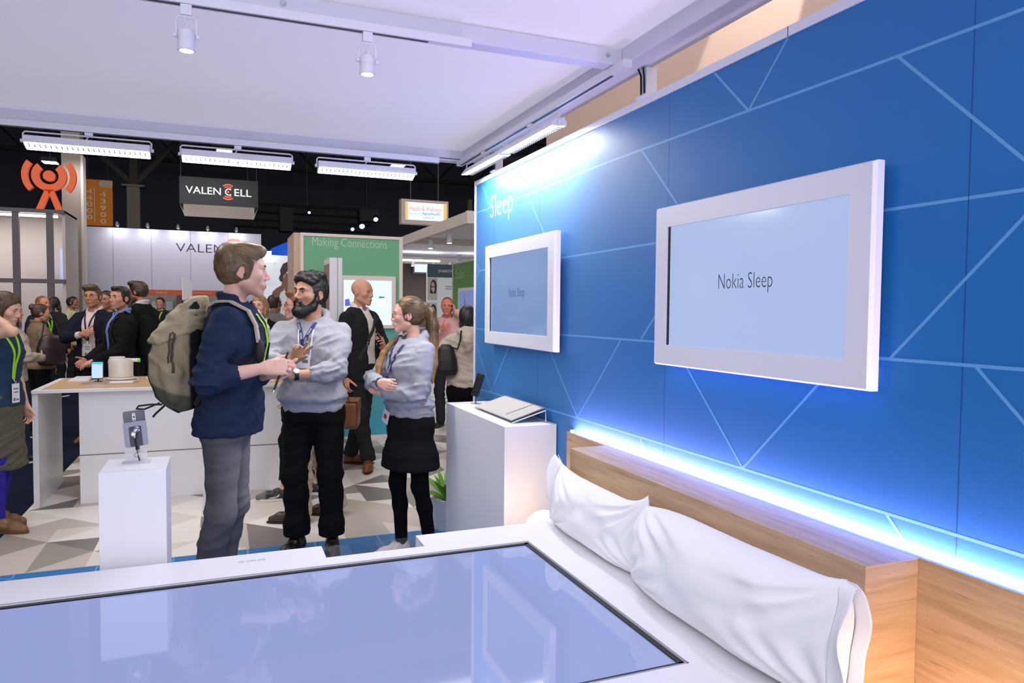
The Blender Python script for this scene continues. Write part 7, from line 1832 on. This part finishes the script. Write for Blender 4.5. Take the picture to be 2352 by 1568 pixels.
# ---- bald man in the dark suit
D = Person('bald man in a dark suit with open white shirt, holding a phone', 1.295, 7.18, 140, h=1.875, skin=(214, 158, 134), head=(-6, -4, 0), lean=(0, -.02), L=((.055, .285, 1.215), (-1, -.5, -.5)), R=((.25, .0, .86), (.6, -1, 0)),
           lhand=dict(dir=(.50, .62, .60), palm=(.75, -.45, -.2), curl=(40, 45, 25), thumb=(.6, .75, .35)), feet=[((.09, .15, 0), 55), ((-.07, -.16, 0), -25)], res=.012, hres=.0045, fres=.005, jaw=1.04)
D.brows((150, 100, 76), .7)
jacket(D, (40, 38, 42), (232, 226, 218), hem=.81, open_w=(.050, .060), seed=2.0)
trousers(D, (42, 42, 46), ankle=.065, stack=.010)
D.shoes((126, 70, 40), sole=(60, 36, 24), kind='dress')
mb = MB(); P3 = []
for i in range(16):
    u = i/15; P3.append(tuple(D.onto(-.10+.27*u, (1.43-.42*u)*D.k, .012)))
mb.ribbon(P3, Vector((.7, 0, .7)), .038, .003); st = mb.build('cross_strap', M('strap_charcoal', rgb(54, 52, 56), rough=.7), D.root, local=True)
mb = MB(); q = np.array(P3[10]); mb.tube([tuple(q+np.array([x, .008, z])) for x, z in ((-.018, .014), (.018, .014), (.018, -.014), (-.018, -.014))], .003, 6, closed=True); mb.build('buckle', CHROME, st, local=True)
c = D.hand[-1]['P'](.01, .085, .035); d, n = D.hand[-1]['axes'][1], D.hand[-1]['axes'][2]
t = thing('held_phone', 'dark phone held in the bald man\'s hand', 'phone', D.world(c), -D.face); up = unit(D.hand[-1]['axes'][0]*.3+d); rt = unit(np.cross(up, n))
mb = MB(); mb.prism([(-.036, -.055), (.036, -.055), (.036, .075), (-.036, .075)], (0, 0, 0), tuple(rt), tuple(up), tuple(n), .009); mb.build('phone_body', PHONEB, t, local=True, bevel=.003)
mb = MB(); mb.prism([(-.032, -.050), (.032, -.050), (.032, .070), (-.032, .070)], tuple(-n*.001), tuple(rt), tuple(up), tuple(n), .0008); mb.build('phone_screen', SCR_OFF, t, local=True)

# ---- people half hidden behind the bearded man
U = Person('person hidden behind the bearded man, in beige trousers and a navy top', 0.625, 5.52, 285, h=1.69, skin=(196, 150, 122), R=((.22, .06, .87), (.5, -1, 0)), L=((-.24, .08, .88), (-.5, -1, 0)), feet=[((.09, -.13, 0), 5), ((-.09, .12, 0), -4)], res=.012, hres=.0055)
U.hair('short', (40, 32, 28)); U.brows((40, 32, 28))
U.top('shirt', (30, 40, 80), infl=.03, hem=.86, sleeve=(.072, .062, .05), collar=True, seed=5.0); trousers(U, (196, 182, 164), r=(.104, .088, .086), ankle=.05, amp=.012, stack=.012); U.shoes((58, 42, 38), sole=(40, 32, 30), kind='dress')
t, oc = worn('leather_satchel', 'brown leather satchel at the hip behind the bearded man\'s elbow', 'bag', U, (-.10, -.30, .70))
f = Fld(); f.slab((0, 0, .10), (.13, .055, .10), r=.02); V, Q = solid(f, .012, lohi=(np.array([-.16, -.08, -.02]), np.array([.16, .08, .22]))); link('bag_body', V, Q, LEATH, t, np.tile(lin((116, 70, 40)), (len(V), 1)))
mb = MB(); mb.slab((-.128, -.06, .13), (.128, -.06, .13), (.128, -.055, .205), (-.128, -.055, .205), .006); mb.slab((-.128, -.058, .204), (.128, -.058, .204), (.128, .05, .207), (-.128, .05, .207), .006); mb.build('flap', M('satchel_flap', rgb(104, 62, 36), rough=.5), t, local=True)
mb = MB(); mb.tube([(-.12, 0, .19), (-.10, .10, .50), (.0, .22, .75), (.05, .30, .84)], .008, 6); mb.build('strap', M('satchel_strap', rgb(96, 58, 34), rough=.6), t, local=True, smooth=True)
T = Person('person with glasses hidden behind the bearded man, in cropped black trousers and running shoes', 0.60, 6.18, 283, h=1.72, skin=(226, 170, 150), head=(-12, 0, 0), feet=[((.09, -.10, 0), 0), ((-.08, .15, 0), -4)], res=.012, hres=.0055)
T.hair('side', (120, 84, 60)); T.brows((110, 80, 60)); T.glasses(M('glasses_black', rgb(24, 22, 26), rough=.3))
T.top('shirt', (60, 62, 70), infl=.02, hem=.88, seed=7.0); T.legs('trousers', (18, 18, 22), r=(.088, .062, .046), ankle=.155, amp=.004); T.shoes((44, 48, 44), sole=(226, 224, 220), accent=(232, 226, 222), toe=(108, 112, 104), lace=(200, 200, 196))

# ---- woman in the white blouse, and the man behind her
E_ = Person('woman with bobbed hair in a white blouse, lime lanyard and black cardigan, mid-speech', 0.40, 8.46, 206, h=1.725, female=True, skin=(228, 176, 152), head=(-4, 2, 0), mouth_open=.9, L=((-.20, .15, .98), (-.6, -1, -.2)), R=((.17, .20, 1.0), (.6, -1, -.2)), res=.012, hres=.005, fres=.007)
E_.hair('bob', (120, 82, 52), (206, 164, 112), seed=3.0); E_.brows((110, 76, 54))
E_.top('blouse', (236, 222, 214), infl=.018, hem=.90, sleeve=(.05, .045, .038), amp=.008, seed=2.2, vneck=.10, neck=.072)
E_.top('cardigan', (24, 22, 26), infl=.026, hem=.86, sleeve=(.060, .052, .040), front=(1.5, .87, .11, .11), amp=.005, seed=3.0, neck=.09)
trousers(E_, (30, 30, 36)); E_.shoes((30, 26, 26), kind='dress')
E_.lanyard(LIME, w=.022, drop=1.10, badge=(.09, .12), spread=.075)
F_ = Person('dark-haired man in a grey jacket seen from behind, beside the white-bloused woman', 0.69, 10.52, 25, h=1.765, skin=(170, 120, 92), head=(20, 0, 0), res=.014, hres=.006)
F_.hair('short', (34, 28, 26)); F_.top('jacket', (112, 108, 108), infl=.03, hem=.80, sleeve=(.07, .06, .046), seed=4.0, collar=True); trousers(F_, (40, 40, 48)); F_.shoes((30, 26, 24), kind='dress')

# ---- right-hand edge
G = Person('man in a pink shirt holding a phone to his ear', 2.77, 9.15, 212, h=1.745, skin=(214, 138, 116), head=(-12, 0, 0), L=((-.13, .085, 1.545), (-1, .3, -.8)), R=((.02, .24, 1.32), (1, -.3, -.6)), lhand=dict(dir=(.25, -.15, .95), palm=(.8, .2, -.3), curl=(45, 55, 25)), rhand=dict(dir=(-.8, .3, .3), palm=(-.2, -.9, .2), curl=(30, 40, 20)), res=.013, hres=.0055, fres=.007, mouth_open=.3)
G.hair('buzz', (110, 62, 42)); G.brows((140, 90, 66), .8)
G.top('shirt', (226, 176, 180), infl=.026, hem=.88, sleeve=(.066, .056, .045), collar=True, amp=.008, seed=6.0, cuff=.03); trousers(G, (46, 46, 54)); G.shoes((40, 32, 28), kind='dress')
c = G.hand[-1]['P'](.012, .07, .03); t = thing('held_phone.001', 'dark phone at the ear of the man in the pink shirt', 'phone', G.world(c), -G.face)
mb = MB(); d = G.hand[-1]['axes'][1]; mb.tube([tuple(-np.array(d)*.05), tuple(np.array(d)*.07)], .011, 8); mb.build('phone_body', PHONEB, t, local=True)
Hh = Person('woman with long black braids in a beige hoodie, seen from behind', 2.10, 6.30, 14, h=1.625, female=True, skin=(110, 74, 58), head=(8, -8, 0), res=.012, hres=.0055, R=((.12, .16, 1.02), (1, -.6, -.3)), L=((-.16, .18, 1.02), (-1, -.6, -.3)), wide=1.06)
Hh.hair('braids', (18, 15, 16), (40, 36, 36), seed=5.0)
Hh.top('hoodie', (196, 182, 168), infl=.032, hem=.93, sleeve=(.070, .062, .048), rib=True, hood=True, amp=.012, seed=9.0, flare=.015)
Hh.legs('trousers', (14, 13, 16), r=(.104, .078, .064), ankle=.07); Hh.shoes((24, 22, 24), kind='sneaker', sole=(40, 40, 40))
t, oc = worn('shoulder_bag', 'black shoulder bag on the back of the woman in the beige hoodie', 'bag', Hh, (-.20, -.11, .98))
f = Fld(); f.loft([.0, .04, .14, .24, .28], [.09, .11, .10, .07, .04], [.045, .06, .055, .04, .02], p=2.4); V, Q = solid(f, .010, smooth=2); link('bag_body', V, Q, LEATH, t, np.tile(lin((22, 20, 24)), (len(V), 1)))
mb = MB(); P3 = [np.array([0, 0, .27])]
for p in ((-.10, -.13, 1.22), (-.075, -.13, 1.30), (-.06, -.12, 1.38)):
    h, n, _, dd = Hh.bvh.find_nearest(Vector(p)); P3.append(np.array(h)+np.array(n)*.012-oc)
mb.tube([tuple(p) for p in P3], .008, 6); mb.build('strap', M('bag_strap', rgb(24, 22, 24), rough=.6), t, local=True, smooth=True)

# ---- left group behind the counter
I_ = Person('man with glasses in a navy blazer, one hand on his chest', -1.35, 9.51, 203, h=1.815, skin=(206, 148, 120), head=(-8, 2, 4), R=((-.02, .235, 1.265), (1.0, -.15, -.35)), L=((-.16, .26, .99), (-.7, -1, -.2)), rhand=dict(dir=(-.85, .35, .1), palm=(-.2, -.9, -.1), curl=(60, 70, 40)), res=.012, hres=.005, fres=.0065, stubble=((120, 84, 66), .4))
I_.hair('side', (58, 42, 32), (110, 84, 58), seed=6.0, fringe=-.006, extra=lambda f, H, r: f.ell(H((.0, .05, .10)), np.array([.066, .05, .034])*r, .02*r)); I_.brows((50, 36, 28), 1.2); I_.glasses(MATS['glasses_black'])
jacket(I_, (30, 32, 46), (228, 206, 204), hem=.80, open_w=(.060, .085), seed=3.3, amp=.008)
trousers(I_, (26, 28, 38)); I_.shoes((120, 84, 48), kind='dress', sole=(50, 34, 24))
I_.lanyard(M('ribbon_dark', rgb(26, 28, 40), rough=.6), w=.018, drop=1.14, badge=(.095, .14), spread=.07)
J_ = Person('man in a black jacket and blue shirt with a backpack, leaning to the counter', -0.965, 8.49, 250, h=1.79, skin=(214, 156, 130), head=(-30, 2, 0), L=((-.12, .27, 1.03), (-.6, -1, -.4)), R=((.10, .30, 1.02), (.7, -1, -.4)), lhand=dict(palm=(.3, -.2, -1), curl=(15, 25, 15)), res=.012, hres=.005, fres=.0065, stubble=((120, 92, 76), .45))
J_.hair('short', (36, 28, 24), seed=2.0, extra=lambda f, H, r: f.ell(H((0, .06, .098)), np.array([.055, .04, .022])*r, .015*r)); J_.brows((40, 30, 26), 1.2)
jacket(J_, (26, 25, 28), (126, 142, 206), hem=.82, open_w=(.07, .05), seed=5.1)
trousers(J_, (24, 24, 30)); J_.shoes((24, 22, 22), kind='dress')
t, oc = worn('backpack.001', 'black backpack on the man leaning to the counter', 'backpack', J_, (0, -.24, 1.02))
f = Fld(); f.loft([0, .03, .15, .30, .42, .47], [.12, .145, .155, .15, .12, .08], [.06, .08, .095, .085, .06, .03], p=2.6); V, Q = solid(f, .014, smooth=2); link('pack_body', V, Q, CLOTH, t, np.tile(lin((22, 22, 25)), (len(V), 1)))
for q in (1, -1):
    P3 = []
    for p in ((q*.08, -.14, 1.44), (q*.10, -.02, 1.50), (q*.11, .08, 1.42), (q*.13, .13, 1.30), (q*.15, .06, 1.18), (q*.14, -.12, 1.10)):
        h, n, _, dd = J_.bvh.find_nearest(Vector(p)); P3.append(tuple(np.array(h)+np.array(n)*.012-oc))
    mb = MB(); mb.ribbon(P3, Vector((1, 0, .2)), .045, .004); mb.build('shoulder_strap', M('strap_black2', rgb(20, 20, 22), rough=.8), t, local=True)
K_ = Person('tall dark-haired man in a black jacket turned away to the left', -0.95, 10.35, 300, h=1.905, skin=(196, 138, 110), head=(-4, -6, 0), res=.013, hres=.0055, stubble=((70, 50, 42), .7), L=((-.2, .2, 1.0), (-.6, -1, 0)))
K_.hair('side', (36, 26, 23), (84, 56, 44), seed=8.0); K_.brows((40, 30, 26)); jacket(K_, (24, 23, 25), (206, 206, 220), hem=.80, open_w=(.05, .03), seed=7.0); trousers(K_, (26, 26, 30)); K_.shoes((24, 22, 22), kind='dress')
R_ = Person('dark-haired person with a lime lanyard between the two men at the counter', -1.40, 10.9, 200, h=1.79, skin=(190, 134, 106), res=.016, hres=.007)
R_.hair('short', (24, 20, 20)); R_.brows((24, 20, 20)); R_.top('shirt', (34, 34, 38), infl=.022, hem=.86, collar=True); trousers(R_, (28, 28, 34)); R_.shoes((24, 22, 22)); R_.lanyard(LIME, w=.024, drop=1.12, badge=(.09, .12))
L_ = Person('distant man in a dark jacket before the orange-topped stand', -1.20, 17.2, 195, h=1.79, skin=(196, 142, 112), res=.018, hres=.009)
L_.hair('short', (24, 20, 20)); L_.brows((24, 20, 20)); L_.top('jacket', (34, 34, 38), infl=.024, hem=.82, collar=True); trousers(L_, (30, 30, 34)); L_.shoes((24, 22, 22)); L_.lanyard(LIME, w=.026, drop=1.10, badge=(.09, .12))

# ---- far left
M_ = Person('woman at the left edge with one hand in her long brown hair', -1.455, 6.04, 118, h=1.70, female=True, skin=(226, 178, 152), head=(-8, -16, 0), R=((.120, .055, 1.525), (.30, 1.0, -1.0)), rhand=dict(dir=(-.22, -.45, .87), palm=(-.97, -.05, -.25), curl=(14, 20, 12), spread=10), feet=[((.10, .10, 0), 0), ((-.07, -.06, 0), 0)], res=.011, hres=.004, fres=.005, hoff=(0, .02, -.01))
M_.hair('long', (50, 34, 30), (110, 78, 58), seed=1.5, strands=3000); M_.brows((60, 44, 36), .8)
M_.top('denim_top', (44, 62, 88), infl=.022, hem=.89, sleeve=(.060, .05, .04), sleeves=False, amp=.008, seed=4.4, mat=DENIM)
M_.skirt('skirt', (92, 88, 76), waist=.98, hem=.44, flare=.03, amp=.012, seed=3.0); M_.legs('leggings', (52, 44, 150), r=(.080, .056, .042), ankle=.06, amp=.003, infl=.003)
M_.shoes((128, 92, 60), sole=(92, 66, 46), kind='sneaker', lace=(170, 130, 80))
M_.lanyard(LIME, w=.020, drop=1.09, badge=(.065, .135), spread=.07)
mb = MB(); u = Vector(unit(M_.W[1]-M_.E[1])); w = Vector(M_.W[1])-u*.02
mb.tube([tuple(w+(Vector(M_.hand[1]['axes'][0])*math.cos(a)+Vector(M_.hand[1]['axes'][2])*math.sin(a))*.030) for a in np.linspace(0, 6.283, 20)[:-1]], .004, 6, closed=True); mb.build('hair_tie', BLACK, M_.root, local=True, smooth=True)
N_ = Person('woman with a dark bun in a fitted brown jacket, seen from behind', -2.0, 10.05, 58, h=1.615, female=True, skin=(206, 152, 124), head=(14, -6, 0), res=.013, hres=.006, R=((.17, .17, .95), (.7, -1, 0)))
N_.hair('bun', (46, 34, 28), (84, 60, 46)); N_.brows((50, 36, 30)); N_.top('jacket', (128, 106, 88), infl=.026, hem=.90, sleeve=(.060, .052, .040), collar=True, flare=.02, seed=2.7); trousers(N_, (20, 20, 24)); N_.shoes((30, 26, 24), kind='dress')
t, oc = worn('shoulder_bag.001', 'dark maroon bag carried by the woman in the brown jacket', 'bag', N_, (.27, .02, .88))
f = Fld(); f.loft([0, .05, .2, .32, .36], [.07, .09, .085, .06, .03], [.12, .15, .15, .11, .06], p=2.5); V, Q = solid(f, .014, smooth=2); link('bag_body', V, Q, LEATH, t, np.tile(lin((52, 36, 40)), (len(V), 1)))
mb = MB(); mb.tube([(0, -.10, .33), (-.02, -.06, .50), (-.03, .0, .56), (-.02, .06, .50), (0, .10, .33)], .008, 6); mb.build('handle', M('bag_handle', rgb(44, 30, 34), rough=.6), t, local=True, smooth=True)
N2 = Person('person in a grey knit sweater behind the woman at the left edge', -1.93, 8.50, 60, h=1.635, female=True, skin=(214, 160, 132), res=.013, hres=.007, R=((.10, .22, 1.05), (1, -.5, -.5)))
N2.hair('long', (36, 28, 26)); N2.brows((40, 32, 28)); N2.top('sweater', (176, 164, 150), infl=.026, hem=.88, sleeve=(.064, .056, .046), amp=.010, seed=8.8); trousers(N2, (26, 26, 30)); N2.shoes((30, 26, 24))
O_ = Person('man with thinning reddish hair and a dark navy jacket, far left crowd', -2.52, 12.9, 125, h=1.735, skin=(206, 140, 112), res=.016, hres=.007)
O_.hair('buzz', (112, 74, 52)); O_.brows((110, 74, 54)); O_.top('jacket', (34, 38, 52), infl=.028, hem=.80, collar=True, seed=1.1); trousers(O_, (30, 30, 36)); O_.shoes((24, 22, 22)); O_.lanyard(LIME, w=.024, drop=1.10, badge=(.09, .12))
P_ = Person('person with long dark hair seen from behind, far left crowd', -2.66, 14.5, 20, h=1.75, female=True, skin=(190, 140, 112), res=.017, hres=.008)
P_.hair('long', (34, 26, 24)); P_.top('coat', (44, 42, 46), infl=.03, hem=.70, seed=3.2); trousers(P_, (26, 26, 30)); P_.shoes((24, 22, 22))
Q_ = Person('dark-haired man with a lime collar and pale bag strap before the concrete column', -2.63, 16.0, 105, h=1.77, skin=(150, 104, 78), res=.016, hres=.007)
Q_.hair('short', (20, 18, 18)); Q_.brows((20, 18, 18)); Q_.top('jacket', (196, 188, 150), infl=.026, hem=.82, collar=True, seed=6.1); trousers(Q_, (36, 36, 42)); Q_.shoes((24, 22, 22)); Q_.lanyard(LIME, w=.03, drop=1.12, badge=(.09, .12))
